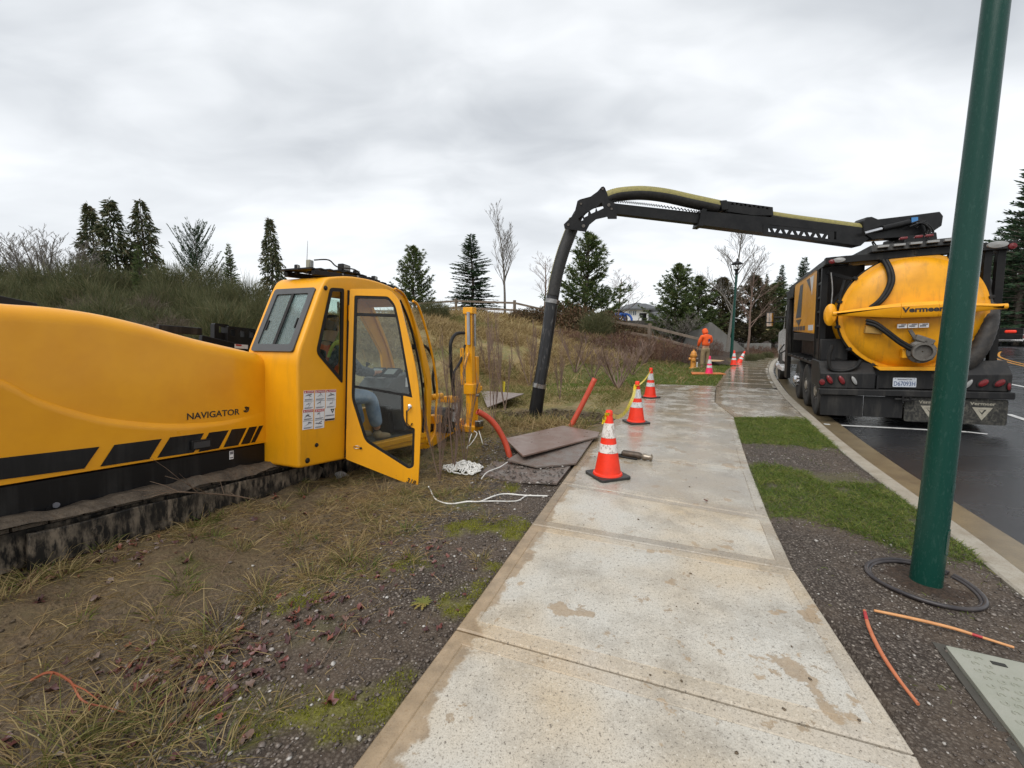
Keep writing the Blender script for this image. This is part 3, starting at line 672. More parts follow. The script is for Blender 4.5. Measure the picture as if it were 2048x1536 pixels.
for st in ([(-600, 975), (0, 890), (525, 830), (445, 945), (0, 1005), (-600, 1100)], [(605, 820), (855, 788), (790, 895), (530, 935)], [(900, 780), (1078, 758), (1025, 860), (832, 888)], [(1108, 755), (1210, 742), (1158, 838), (1050, 858)],
           [(1228, 738), (1305, 730), (1260, 822), (1183, 833)], [(1320, 727), (1360, 722), (1320, 812), (1275, 818)], [(1372, 720), (1393, 717), (1350, 805), (1328, 810)]):
    decal_poly('black_stripe', [px3(*p) for p in st], SKIRT)
hd = MB(); a, b = DX(*px3(1012, 800), -0.06), DX(*px3(1115, 835), -0.06); hd.bb((-0.075, a.y, b.z+0.002), (-0.048, b.y, a.z), 0)
h_ = hd.build('latch_handle', BLK, drill, bevel=0.004); MB().bb((-0.049, a.y+0.012, b.z+0.014), (-0.046, b.y-0.012, a.z-0.012)).build('latch_recess', mat('latch_grey', (0.03, 0.03, 0.032), 0.5), h_)
def lay_text(body, p0, p1, hgt, m, parent, frame_x, name='lettering', bold=0.0, th=0.0015, shear=0):
    """words lying on a plane x = const, reading forward (+y)"""
    me = text_mesh(body, 1.0, m, 0.5*th, shear, 1.0, bold); xs = [v.co.x for v in me.vertices]; ys = [v.co.y for v in me.vertices]
    w = max(xs)-min(xs); hh = max(ys)-min(ys); d = (p1-p0); L = d.length; sx = L/w; sy = hgt/hh; d.normalize(); up = Vector((1, 0, 0)).cross(d)
    for v in me.vertices:
        c = v.co.copy(); v.co = p0+d*((c.x-min(xs))*sx)+up*((c.y-min(ys))*sy)+Vector((c.z+0.0015, 0, 0))
    return obj(name, me, parent)
lay_text('NAVIGATOR', DX(374, 840, -0.099), DX(479, 829, -0.099), 0.052, DBLK, drill, -0.099, bold=0.012)
# emblem beside the lettering: a hooked ring with two bars
em = MB(); c0 = DX(492, 819, -0.098)
for (r0, a0, a1) in ((0.021, 200, 380), (0.021, 40, 120)):
    pts = [c0+Vector((0.002, r0*math.cos(R_(a)), r0*math.sin(R_(a)))) for a in np.linspace(a0, a1, 9)]; em.tube(pts, 0.0055, 6)
em.build('emblem_ring', DBLK, drill); MB().plate([(-0.012, -0.013), (0.0, 0.0), (-0.01, 0.014), (0.004, 0.014), (0.013, 0.0), (0.0, -0.013)], (), 0.002, lambda x, y, z: (c0.x+z, c0.y+x, c0.z+y)).build('emblem_chevron', DBLK, drill)
MB().plate([(0.010, 0.006), (0.028, 0.024), (0.028, 0.006)], (), 0.002, lambda x, y, z: (c0.x+z, c0.y+x, c0.z+y)).build('emblem_bar', DBLK, drill)
# black skirt under the hood and the chassis behind it
prism_x([(-5.6, 0.392), (-0.06, 0.382), (-0.06, 0.20), (-0.5, 0.175), (-5.6, 0.15)], -0.50, -0.115).build('skirt_panel', SKIRT, drill, bevel=0.01)
for p in ((95, 1018), (112, 1010)): 
    q = DX(*p, -0.115); MB().cyl(q, q+Vector((0.006, 0, 0)), 0.017 if p[0] > 100 else 0.008, n=14).build('bolt_head', DGREY if p[0] > 100 else BLK, drill)
sp = DX(463, 910, -0.112); st_ = MB().bb((-0.114, sp.y-0.018, sp.z-0.036), (-0.111, sp.y+0.018, sp.z+0.036)).build('safety_sticker', DECAL, drill)
MB().bb((-0.1112, sp.y-0.014, sp.z+0.006), (-0.1098, sp.y+0.014, sp.z+0.030)).build('sticker_print', DGREY, st_)
MB().bb((-0.1112, sp.y-0.013, sp.z-0.028), (-0.1098, sp.y+0.013, sp.z-0.018)).build('sticker_print', DGREY, st_)
prism_x([(-5.4, 0.0), (3.3, 0.0), (3.3, 0.16), (1.9, 0.32), (-0.05, 0.36), (-5.4, 0.36)], -1.75, -0.52).build('chassis', BLKD, drill, bevel=0.02)
# pipe rack behind the hood: low black guards
MB().bb((-1.9, -5.2, 0.36), (-0.9, -0.6, 1.08)).build('pipe_rack', BLK, drill, bevel=0.02)
p = DX(318, 652, -0.86); q = DX(405, 668, -0.86)
prism_x([(-2.4, 1.40), (-2.0, 1.455), (-1.5, 1.45), (-1.0, 1.39), (-1.0, 1.2), (-2.4, 1.2)], -0.95, -0.90).build('rack_guard', BLK, drill)
a, b = DX(315, 650, -0.92), DX(402, 660, -0.92)
MB().beam((-0.92, a.y, a.z-0.03), (-0.92, b.y, b.z-0.015), 0.04, 0.07, mi=0).build('guard_rail', BLKD, drill, bevel=0.006)
a, b = DX(400, 676, -0.95), DX(512, 700, -0.95); MB().beam((-0.95, a.y, a.z-0.02), (-0.95, b.y, b.z-0.03), 0.05, 0.10).build('guard_rail', BLK, drill, bevel=0.006)
for (u0, v0, u1, v1, x) in ((429, 646, 458, 676, -0.98), (456, 652, 511, 686, -0.93)):
    a, b = DX(u0, v0, x), DX(u1, v1, x); y0, y1, z0, z1 = a.y, b.y, b.z, a.z; holes = []
    k = 1 if u1-u0 < 40 else 3
    for i in range(k):
        w = (y1-y0)/k; holes.append([(y0+w*(i+0.3), z0+0.35*(z1-z0)), (y0+w*(i+0.72), z0+0.35*(z1-z0)), (y0+w*(i+0.72), z1-0.2*(z1-z0)), (y0+w*(i+0.3), z1-0.2*(z1-z0))])
    MB().plate(roundpoly([(y0, z0-0.1), (y1, z0-0.1), (y1, z1), (y0, z1)], 0.02), holes, 0.06, lambda X, Y, Z: (x-Z, X, Y)).build('rack_gate', BLK, drill)
a, b = DX(470, 688, -0.915), DX(496, 698, -0.915); s2 = MB().bb((-0.92, a.y, b.z), (-0.916, b.y, a.z)).build('safety_sticker', DECAL, drill)
MB().bb((-0.9165, a.y+0.01, a.z-0.018), (-0.9145, (a.y+b.y)/2, a.z-0.002)).build('sticker_print', DRED, s2)
a, b = DX(-60, 586, -0.95), DX(70, 608, -0.95); MB().beam((-0.95, a.y, a.z-0.03), (-0.95, b.y, b.z-0.045), 0.05, 0.10).build('guard_rail', BLK, drill, bevel=0.006)
# --- crawler track
def track_side(x0, x1, nm='crawler_track'):
    rt = MB()
    y0, y1, zb, zt = -3.0, 1.05, -0.13, 0.15; r = (zt-zb)/2; zc = (zt+zb)/2; L = y1-y0; per = 2*L+2*math.pi*r; ns = int(per/0.155)
    shoe = MB(); w = x1-x0
    shoe.box((0, 0, 0), (w, 0.145, 0.022)); shoe.box((0, -0.05, 0.022), (w, 0.018, 0.026)); me = shoe.mesh('track_shoe', MUDTOP)
    core = prism_x([(y0, zb+0.03), (y1, zb+0.03), (y1+0.08, zc), (y1, zt-0.03), (y0, zt-0.03), (y0-0.08, zc)], x0+0.05, x1-0.05).build('track_frame', MUD, drill)
    for i in range(ns):
        s = i*per/ns
        if s < L: p, a = (y0+s, zt), 0.0
        elif s < L+math.pi*r: t = (s-L)/r; p, a = (y1+r*math.sin(t), zc+r*math.cos(t)), -t
        elif s < 2*L+math.pi*r: p, a = (y1-(s-L-math.pi*r), zb), math.pi
        else: t = (s-2*L-math.pi*r)/r; p, a = (y0-r*math.sin(t), zc-r*math.cos(t)), math.pi-t
        obj('track_shoe', me, drill, Matrix.Translation(((x0+x1)/2, p[0], p[1])) @ Matrix.Rotation(a, 4, 'X'))
track_side(-0.46, -0.02)
# mud-smeared guard plate on the outer side
pts = []
for y in np.linspace(-1.76, 0.30, 26): pts.append((y, 0.112+0.006*math.sin(y*9)))
g = [(-1.76, -0.10)]+pts+[(0.42, 0.04), (0.36, -0.06), (0.2, -0.10)]
MB().plate(g, (), 0.03, lambda X, Y, Z: (-0.02+Z, X, Y)).build('track_guard', MUD, drill, bevel=0.006)
for y in (-1.45, -0.75, 0.05): MB().cyl((0.008, y, 0.03), (0.022, y, 0.03), 0.03, n=10).build('guard_bolt', MUD, drill)
# dirt ledge caked on the top of the track
V = []; F = []; ny, nx = 70, 6
for i in range(ny):
    y = -2.9+3.3*i/(ny-1)
    for j in range(nx):
        x = -0.30+0.32*j/(nx-1); h = 0.175+0.075*fbm(y*5, x*9, 3, 4)-0.01-0.045*(j == nx-1)+0.03*fbm(y*19, x*19, 2, 8); V.append((x+0.012*(fbm(y*7, 1.3, 2, 5)-0.4)*(j == nx-1), y, h))
for i in range(ny-1):
    for j in range(nx-1): a = i*nx+j; F.append((a, a+1, a+nx+1, a+nx))
MB().add(V, F).build('caked_mud', MUDTOP, drill, smooth=60)
# idler drum at the front end of the track, dusty roller seen below the cab
for y in (0.52, 0.86): MB().cyl((-0.38, y, 0.0), (0.0, y, 0.0), 0.10, n=22).build('track_roller', MUD, drill, bevel=0.01)
# --- cab
side = [(-0.17, 0.19), (-0.20, 1.20), (0.05, 1.82), (0.12, 1.95), (0.42, 2.03), (0.80, 2.065), (1.16, 2.05), (1.45, 1.95), (1.83, 1.42), (2.05, 0.95), (2.03, 0.10), (0.38, 0.17)]
sideR = roundpoly(side, [0.03, 0.10, 0.12, 0.10, 0.2, 0.2, 0.2, 0.25, 0.25, 0.2, 0.05, 0.05], 4)
X0, X1 = -0.34, 0.30
outer = bevel_sides(prism_x(sideR, X0, X1), 'cab_shell', YELD, 0.055, 4)
def inset2(poly, d):
    c = [Vector(p) for p in poly]; k = len(c); out = []; area = sum(c[i].x*c[(i+1) % k].y-c[(i+1) % k].x*c[i].y for i in range(k)); sg = 1 if area > 0 else -1
    for i in range(k):
        a = (c[i]-c[i-1]).normalized(); b = (c[(i+1) % k]-c[i]).normalized(); n1 = Vector((-a.y, a.x))*sg; n2 = Vector((-b.y, b.x))*sg; n = (n1+n2)
        n = n/max(n.length_squared/2, 0.3); out.append((c[i].x+n.x*d, c[i].y+n.y*d))
    return out
inner = prism_x(roundpoly(inset2(side, 0.05), 0.04, 2), X0+0.045, X1-0.045)
tri = [(0.165, 1.858), (0.337, 1.882), (0.341, 0.948), (0.008, 1.236)]; triR = roundpoly(tri, [0.03, 0.02, 0.02, 0.05], 3)
door_open = roundpoly([(0.43, 0.27), (0.43, 1.86), (0.80, 1.93), (1.16, 1.93), (1.37, 1.84), (1.72, 1.37), (1.91, 0.93), (1.90, 0.25)], 0.06, 3)
sd = Vector((0, 0.27, 0.66)).normalized(); sn = Vector((0, -sd.z, sd.y)); sb = Vector((0, -0.20, 1.20)); RW0, RW1, RS0, RS1 = -0.25, 0.215, 0.055, 0.665
rw = MB().box(sb+sd*((RS0+RS1)/2)+Vector(((RW0+RW1)/2, 0, 0)), (RW1-RW0, RS1-RS0, 0.3), Matrix((Vector((1, 0, 0)), sd, sn)).transposed())
lw = prism_x(roundpoly([(0.05, 1.1), (0.15, 1.85), (1.15, 1.92), (1.72, 1.3), (1.86, 0.6), (0.5, 0.55)], 0.05), X0-0.1, X0+0.1)
fw = MB().box((-0.06, 1.95, 1.10), (0.56, 0.9, 1.25), Euler((R_(0), 0, 0)).to_matrix())
wsp = prism_x([(1.50, 2.0), (2.6, 2.0), (2.6, 0.55), (1.98, 0.55), (1.93, 0.95), (1.74, 1.35), (1.42, 1.82)], -0.27, 0.215)
rfw = prism_x([(0.72, 1.9), (1.30, 1.9), (1.30, 2.3), (0.72, 2.3)], -0.30, 0.18)
cabme = bool_mesh(outer, [inner, prism_x(triR, 0.1, 0.5), prism_x(door_open, 0.1, 0.5), rw, lw, wsp], 'cab_shell', YELD, 42)
cab = obj('cab_shell', cabme, drill)
# windows: each a rubber frame with its pane
def ring_plate(outer_, inner_, t, M, nm, m, par): return MB().plate(outer_, [inner_], t, M).build(nm, m, par)
fr = ring_plate(inset2(triR, -0.004), roundpoly(inset2(tri, 0.030), 0.015, 3), 0.016, lambda X, Y, Z: (0.290+Z, X, Y), 'quarter_window', RUB, drill)
MB().plate(inset2(tri, 0.012), (), 0.004, lambda X, Y, Z: (0.292+Z, X, Y)).build('pane', GLASSG, fr)
def RWM(X, Y, Z): return sb+sd*Y+Vector((X, 0, 0))+sn*Z
fr = ring_plate(roundpoly([(RW0-0.025, RS0-0.025), (RW1+0.025, RS0-0.025), (RW1+0.025, RS1+0.025), (RW0-0.025, RS1+0.025)], 0.03), roundpoly([(RW0+0.03, RS0+0.045), (RW1-0.035, RS0+0.045), (RW1-0.035, RS1-0.035), (RW0+0.03, RS1-0.035)], 0.02), 0.022, lambda X, Y, Z: RWM(X, Y, Z-0.005), 'rear_window', mat('window_frame_grey', (0.06, 0.062, 0.065), 0.45), drill)
xm = (RW0+RW1)/2
MB().plate([(RW0+0.01, RS0+0.02), (xm+0.02, RS0+0.02), (xm+0.02, RS1-0.015), (RW0+0.01, RS1-0.015)], (), 0.004, lambda X, Y, Z: RWM(X, Y, Z-0.002)).build('pane', GLASSF, fr)
MB().plate([(xm-0.02, RS0+0.02), (RW1-0.012, RS0+0.02), (RW1-0.012, RS1-0.015), (xm-0.02, RS1-0.015)], (), 0.004, lambda X, Y, Z: RWM(X, Y, Z-0.012)).build('pane', GLASSF, fr)
MB().plate([(xm-0.016, RS0+0.03), (xm+0.016, RS0+0.03), (xm+0.016, RS1-0.03), (xm-0.016, RS1-0.03)], (), 0.012, lambda X, Y, Z: RWM(X, Y, Z+0.003)).build('slider_rail', RUB, fr)
for xx, yy in ((RW0+0.055, 0.30), (RW1-0.06, 0.32)): MB().plate([(xx-0.006, yy-0.05), (xx+0.006, yy-0.05), (xx+0.006, yy+0.05), (xx-0.006, yy+0.05)], (), 0.012, lambda X, Y, Z: RWM(X, Y, Z+0.003)).build('window_latch', RUB, fr)
MB().plate(roundpoly([(0.07, 1.12), (0.17, 1.83), (1.15, 1.90), (1.70, 1.3), (1.84, 0.62), (0.52, 0.57)], 0.04), (), 0.005, lambda X, Y, Z: (X0+0.015+Z, X, Y)).build('side_pane', GLASS, drill)
V = [(-0.28, 1.46, 1.93), (0.22, 1.46, 1.93), (-0.28, 1.80, 1.42), (0.22, 1.80, 1.42), (-0.28, 2.02, 0.95), (0.22, 2.02, 0.95), (-0.28, 2.01, 0.55), (0.22, 2.01, 0.55)]
MB().add(V, [(0, 1, 3, 2), (2, 3, 5, 4), (4, 5, 7, 6)]).build('windscreen', GLASS, drill, smooth=60)
# cab fittings: hinges, plugs, drain slot, stickers
DOORX, DOORY = 0.302, 0.405
for (v0, v1) in ((610, 640), (858, 900)):
    a, b = DX(699, v0, 0.33), DX(692, v1, 0.33); MB().cyl((0.325, DOORY+0.002, b.z), (0.325, DOORY+0.002, a.z), 0.017, n=12).build('door_hinge', YEL, drill, bevel=0.003)
MB().bb((0.296, 0.392, 0.19), (0.306, 0.428, 1.88)).build('door_seal', RUB, drill)
for (u, v, r) in ((651, 576, 0.020), (633, 890, 0.017), (615, 921, 0.022)):
    q = DX(u, v, 0.302); MB().lathe([(r*1.15, 0), (r*1.15, 0.004), (r*0.8, 0.008), (r*0.7, 0.014)], 16, M=Matrix.Translation(q) @ Matrix.Rotation(R_(90), 4, 'Y')).build('rubber_plug', RUB, drill, smooth=40)
def warn(nm, tl, br, kind):
    a, b = DX(*tl, 0.302), DX(*br, 0.302); y0, y1, z1, z0 = a.y, b.y, a.z, b.z; w, h = y1-y0, z1-z0
    s = MB().bb((0.3005, y0, z0), (0.3035, y1, z1)).build('warning_sticker', DECAL, drill)
    def pr(c, d, e, f, m, nm='sticker_print'): return MB().bb((0.303, y0+c*w, z0+e*h), (0.3047, y0+d*w, z0+f*h)).build(nm, m, s)
    if kind == 'emblem':
        MB().plate([(0.55, 0.92), (0.95, 0.92), (0.76, 0.55)], [[(0.68, 0.84), (0.83, 0.84), (0.76, 0.70)]], 0.0017, lambda X, Y, Z: (0.303+Z, y0+X*w, z0+Y*h)).build('sticker_emblem', DBLK, s)
        pr(0.06, 0.92, 0.38, 0.46, DGREY); pr(0.02, 0.98, 0.02, 0.16, DBLK); return
    r = pr(0.03, 0.97, 0.86, 0.985, DRED, 'sticker_header')
    lay_text('DANGER' if kind != 'warn' else 'DANGER', Vector((0.3047, y0+0.28*w, z0+0.895*h)), Vector((0.3047, y0+0.92*w, z0+0.895*h)), h*0.06, DECAL, s, 0, th=0.0012, bold=0.01)
    MB().plate([(0.08, 0.885), (0.22, 0.885), (0.15, 0.965)], (), 0.0025, lambda X, Y, Z: (0.303+Z, y0+X*w, z0+Y*h)).build('sticker_print', DECAL, s)
    rr = random.Random(int(tl[0])); pr(0.04, 0.96, 0.425, 0.445, DGREY)
    for base in (0.50, 0.06):
        pr(0.10, 0.88, base+0.02, base+0.045, DGREY); pr(0.10, 0.75, base-0.015, base+0.006, DGREY)
        a0 = rr.uniform(-0.6, 0.6); cx, cy = 0.5, base+0.20
        for q in range(3):
            l = rr.uniform(0.14, 0.34); an = a0+q*rr.uniform(0.5, 1.2); ox, oy = rr.uniform(-0.16, 0.16), rr.uniform(-0.05, 0.05); dx, dy = math.cos(an)*l, math.sin(an)*l*0.45; t = rr.uniform(0.03, 0.06)
            MB().plate([(cx+ox-dx, cy+oy-dy), (cx+ox+dx, cy+oy+dy-t*0.2), (cx+ox+dx, cy+oy+dy+t), (cx+ox-dx*0.6, cy+oy-dy+t)], (), 0.0017, lambda X, Y, Z: (0.303+Z, y0+X*w, z0+Y*h)).build('sticker_print', DGREY, s)
for tl, br, kd in (((607.5, 781.5), (627.4, 817.8), 'd'), ((630, 780.4), (650, 816.4), 'd'), ((652, 779.5), (671.2, 815.4), 'd'), ((605.6, 819.9), (626, 857), 'd'), ((628.8, 818.7), (648, 855.2), 'd'), ((649.6, 817.2), (669, 839.8), 'emblem')): warn('s', tl, br, kd)
# --- cab door, swung open
PHI = R_(66); dd = Vector((math.sin(PHI), math.cos(PHI), 0)); hinge = Vector((0.322, DOORY, 0)); ctr = Vector((-math.cos(PHI), math.sin(PHI), 0))
M3 = Matrix((DF.r, DF.f, DF.u)).transposed()
DD = Frame(DF.mat() @ hinge, M3 @ dd, M3 @ ctr, DF.u)
def dpt(u, v): p = DD.hit(u, v, y=0); return (p.x, p.z)
door_m = Matrix((dd, ctr, Vector((0, 0, 1)))).transposed().to_4x4(); door_m.translation = hinge
def DM(X, Y, Z): return door_m @ Vector((X, -Z, Y))        # +Z faces the camera side
do = [dpt(*p) for p in ((702, 579), (780, 579), (800, 600), (817, 669), (828, 713), (837, 762), (844, 838), (837, 974), (694, 917), (697, 751))]
do = roundpoly(do, [0.02, 0.06, 0.10, 0.2, 0.2, 0.2, 0.1, 0.015, 0.015, 0.02], 4)
dh = [dpt(*p) for p in ((711, 592), (778, 594), (792, 610), (801, 650), (826, 795), (808, 791), (809, 836), (816, 851), (831, 856), (829, 932), (819, 937), (732, 882), (705, 797))]
dhr = [0.02, 0.03, 0.05, 0.2, 0.005, 0.008, 0.03, 0.03, 0.015, 0.03, 0.03, 0.05, 0.06]; dhR = roundpoly(dh, dhr, 3)
dp = MB().plate(do, [dhR], 0.035, DM).build('cab_door', YELD, drill, bevel=0.007)
dfr = MB().plate(inset2(dhR, -0.003), [roundpoly(inset2(dh, 0.024), [min(q, 0.03) for q in dhr], 3)], 0.020, lambda X, Y, Z: DM(X, Y, Z+0.008)).build('door_gasket', RUB, dp)
MB().plate(inset2(dh, 0.010), (), 0.004, lambda X, Y, Z: DM(X, Y, Z+0.014)).build('door_pane', GLASS, dp)
def dbar(p, q, h): 
    a, b = Vector(dpt(*p)), Vector(dpt(*q)); MB().plate([(a.x, a.y-h/2), (b.x, b.y-h/2), (b.x, b.y+h/2), (a.x, a.y+h/2)], (), 0.012, lambda X, Y, Z: DM(X, Y, Z+0.012)).build('pane_divider', RUB, dp)
dbar((711, 629), (797, 632), 0.030); dbar((706, 772), (823, 792), 0.024); dbar((718, 632), (716, 770), 0.05) if False else None
a = Vector(dpt(821, 812)); hl = MB().lathe([(0.020, 0), (0.020, 0.012), (0.012, 0.016), (0.012, 0.03)], 16, M=door_m @ Matrix.Translation((a.x, 0, a.y)) @ Matrix.Translation((0, -0.035, 0)) @ Matrix.Rotation(R_(90), 4, 'X')).build('door_handle', CHROME, dp, smooth=40)
lv = [DM(a.x, a.y, 0.062), DM(a.x-0.005, a.y-0.03, 0.064), DM(a.x-0.02, a.y-0.05, 0.06)]; MB().tube(lv, 0.008, 8).build('handle_lever', CHROME, dp, smooth=40)
q = [Vector(dpt(*p)) for p in ((815, 820), (815, 845), (822, 852), (826, 845))]; MB().tube([DM(p.x, p.y, 0.045) for p in q], 0.006, 8).build('pull_bar', BLK, dp, smooth=40)
q = Vector(dpt(722, 893)); MB().tube([DM(q.x-0.03+0.03*math.cos(t), q.y+0.014*math.sin(t), 0.045) for t in np.linspace(0.4, 5.6, 10)], 0.003, 6).build('wire_loop', STEEL, dp, smooth=40)
q = Vector(dpt(724, 895)); MB().cyl(DM(q.x, q.y, 0.034), DM(q.x, q.y, 0.05), 0.011, n=12).build('rubber_plug', RUB, dp)
p0, p1 = Vector(dpt(814, 962)), Vector(dpt(831, 969)); me = text_mesh('318', 1.0, DBLK, 0.001, 0, 1.0, 0.03)
xs = [v.co.x for v in me.vertices]; sc_ = (p1-p0).length/(max(xs)-min(xs)); dirn = (p1-p0).normalized(); upn = Vector((-dirn.y, dirn.x))
for v in me.vertices:
    c = p0+dirn*((v.co.x-min(xs))*sc_)+upn*(v.co.y*sc_*1.05); v.co = DM(c.x, c.y, 0.0365+v.co.z)
obj('door_number', me, dp)
# --- front grab rail and pillar trim
gr = [(0.20, 1.52, 1.93), (0.33, 1.62, 1.86)]; 
rail = spline([DX(u, v, 0.26) for u, v in ((826, 602), (836, 611), (848, 645), (860, 690), (868, 730), (874, 775), (872, 820), (869, 865), (860, 884), (855, 888))], 4)
MB().tube(rail, 0.016, 10).build('grab_rail', YEL, drill, smooth=50)
trim = spline([DX(u, v, 0.31) for u, v in ((790, 577), (808, 590), (823, 628), (836, 680), (846, 735), (852, 780), (854, 830), (852, 880))], 5)
MB().tube(trim, 0.018, 8, flat=0.6).build('door_frame_trim', YEL, drill, smooth=50)
seal = spline([DX(u, v, 0.30) for u, v in ((800, 600), (817, 640), (830, 690), (840, 740), (846, 790), (847, 830), (845, 876))], 5)
MB().tube(seal, 0.014, 8).build('door_seal', RUB, drill, smooth=50)
# --- inside the cab: floor, seat, console, screens
MB().bb((X0+0.05, -0.1, 0.215), (X1-0.05, 1.98, 0.245)).build('cab_floor', mat('rubber_mat', (0.07, 0.075, 0.07), 0.5, col2=(0.11, 0.10, 0.09), ns=12), drill)
MB().bb((0.22, 0.45, 0.19), (0.315, 1.92, 0.262)).build('door_sill', YELD, drill, bevel=0.01)
se = MB().box((-0.04, 0.44, 0.66), (0.44, 0.48, 0.12)).build('seat_cushion', RUB, drill, bevel=0.03); MB().box((-0.04, 0.18, 0.98), (0.42, 0.11, 0.60), (R_(-10), 0, 0)).build('seat_back', RUB, drill, bevel=0.03)
MB().bb((-0.26, 0.14, 0.25), (0.10, 0.5, 0.60)).build('seat_base', BLK, drill, bevel=0.02)
con = MB(); prism_x([(1.22, 0.86), (1.36, 0.98), (1.72, 1.06), (1.90, 1.02), (1.90, 0.30), (1.62, 0.30), (1.50, 0.80)], -0.28, 0.16, con); con.build('console', mat('console_grey', (0.05, 0.052, 0.055), 0.5), drill, bevel=0.012)
cn = Vector((0, -0.217, 0.976)); cd = Vector((0, 0.976, 0.217))
def conbox(nm, x, y, w, l, h, m, par=drill, tilt=0): 
    c = Vector((x, y, 0.98+(y-1.36)*0.222+h/2)); return MB().box(c, (w, l, h), (R_(12.5+tilt), 0, 0)).build(nm, m, par, bevel=0.006)
LCD = mat('lcd_screen', (0.32, 0.36, 0.36), 0.2); LAMPR = mat('red_button', (0.6, 0.02, 0.02), 0.3)
for x in (0.05, -0.17):
    m_ = MB().box((x, 1.47, 1.045), (0.20, 0.05, 0.16), (R_(-52), 0, 0)).build('display_unit', BLK, drill, bevel=0.008)
    MB().box((x, 1.452, 1.062), (0.145, 0.006, 0.105), (R_(-52), 0, 0)).build('display_screen', LCD, m_)
for i, x in enumerate((0.10, 0.03, -0.04, -0.11, -0.18)): conbox('console_switch', x, 1.70, 0.03, 0.03, 0.035, BLK if i != 2 else LAMPR)
conbox('stop_button', -0.02, 1.60, 0.045, 0.045, 0.05, LAMPR)
for x in (0.02, -0.16): conbox('keypad', x, 1.30, 0.11, 0.07, 0.02, mat('keypad_grey', (0.12, 0.12, 0.125), 0.5))
MB().box((0.163, 1.66, 0.93), (0.004, 0.10, 0.12)).build('console_sticker', DECAL, drill)
MB().tube([(-0.25, 1.35, 0.95), (-0.25, 1.36, 1.12), (-0.25, 1.38, 1.16)], [0.012, 0.012, 0.028], 10).build('joystick', RUB, drill, smooth=50)
MB().bb((-0.27, 1.52, 0.25), (0.0, 1.62, 0.62)).build('foot_locker', BLK, drill, bevel=0.01)
# --- roof rack with work lights
zr = 2.07
RX0, RX1, RY0, RY1 = -0.22, 0.17, 0.10, 1.50
def rz_(y): return zr+0.012-0.045*max(0, y-0.75)**1.5-0.16*max(0, 0.62-y)
for x in (RX1-0.02, RX0+0.02):
    for (ya, yb) in ((RY0, 0.8), (0.8, RY1)): MB().beam((x, ya, rz_(ya)), (x, yb, rz_(yb)), 0.05, 0.05).build('roof_rail', BLK, drill, bevel=0.006)
for i in range(13):
    y = RY0+i*0.115; MB().beam((RX0, y, rz_(y)+0.034), (RX1, y, rz_(y)+0.034), 0.08, 0.014).build('rack_slat', BLK, drill)
def lampbox(x, y, w, d, h, m=BLK, lift=0.0):
    z = rz_(y)+0.042+h/2+lift; o = MB().box((x, y, z), (w, d, h)).build('work_light', m, drill, bevel=0.008); MB().box((x+w/2+0.002, y, z), (0.006, d*0.7, h*0.7)).build('lamp_lens', mat('lamp_lens_clear', (0.35, 0.35, 0.33), 0.15), o)
    MB().box((x, y, rz_(y)+0.03), (0.03, 0.03, 0.06)).build('lamp_bracket', BLK, o); return o
lampbox(-0.02, 0.22, 0.05, 0.055, 0.085, mat('lamp_housing_pale', (0.28, 0.27, 0.2), 0.5), 0.01); lampbox(0.06, 0.60, 0.07, 0.12, 0.075); lampbox(0.10, 1.04, 0.05, 0.06, 0.05); lampbox(-0.12, 0.16, 0.04, 0.04, 0.05); lampbox(0.1, 0.74, 0.05, 0.06, 0.04)
for k_ in range(5): 
    y = 0.45+0.22*k_; MB().cyl((RX1+0.004, y, rz_(y)), (RX1+0.016, y, rz_(y)), 0.011, n=10).build('rack_bolt', STEEL, drill)
MB().tube(spline([(0.14, 0.12, zr+0.05), (0.19, 0.25, zr+0.08), (0.16, 0.4, zr+0.05), (0.19, 0.6, zr+0.07), (0.1, 0.8, zr+0.07)], 6), 0.007, 6).build('lamp_cable', RUB, drill, smooth=50)
MB().tube([(-0.2, 0.35, zr), (-0.2, 0.36, zr+0.33)], [0.004, 0.0015], 5).build('aerial', BLK, drill)
# --- front anchor mast
MX = 0.26
def mp(u, v, x=MX): return DX(u, v, x)
a, b = mp(927, 622), mp(953, 852); my0, my1 = mp(930, 740).y, mp(954, 740).y
wid = 0.115; yc = (my0+my1)/2; zt_ = a.z; zb_ = b.z
upw = Vector((0, math.sin(-_pt)*-1, 1)).normalized(); upw = Vector((DF.r.z, DF.f.z, DF.u.z)).normalized()        # true vertical in the machine's axes
foot = mp(942, 852); tipz = (mp(942, 616)-foot).length
def mv(dy, dz, dx=0.0): return foot+upw*dz+Vector((dx, dy, 0))
mast = MB().beam(mv(0, 0), mv(0, tipz), 0.12, wid, up=(0, 1, 0)).build('anchor_mast', YEL, drill, bevel=0.008)
MB().beam(mv(0.0, tipz-0.10), mv(0.0, tipz+0.005), 0.17, 0.16, up=(0, 1, 0)).build('mast_cap', YEL, mast, bevel=0.008)
MB().cyl(mv(-0.02, tipz-0.62, 0.10), mv(-0.02, tipz-0.1, 0.10), 0.022, n=14).build('hydraulic_rod', STEEL, mast, smooth=40)
MB().cyl(mv(-0.09, tipz-0.60, 0.02), mv(-0.09, tipz-0.08, 0.02), 0.026, n=14).build('hydraulic_cylinder', mat('cylinder_grey', (0.35, 0.35, 0.36), 0.35), mast, smooth=40)
MB().beam(mv(0.14, tipz*0.36), mv(0.14, tipz*0.60), 0.14, 0.11, up=(0, 1, 0)).build('drill_motor', YEL, mast, bevel=0.01); MB().beam(mv(0.06, tipz*0.28), mv(0.06, tipz*0.37), 0.18, 0.28, up=(0, 1, 0)).build('clamp_block', YEL, mast, bevel=0.012)
MB().beam(mv(0.2, tipz*0.30), mv(0.2, tipz*0.345), 0.19, 0.12, up=(0, 1, 0)).build('clamp_jaw', YELD, mast, bevel=0.012)
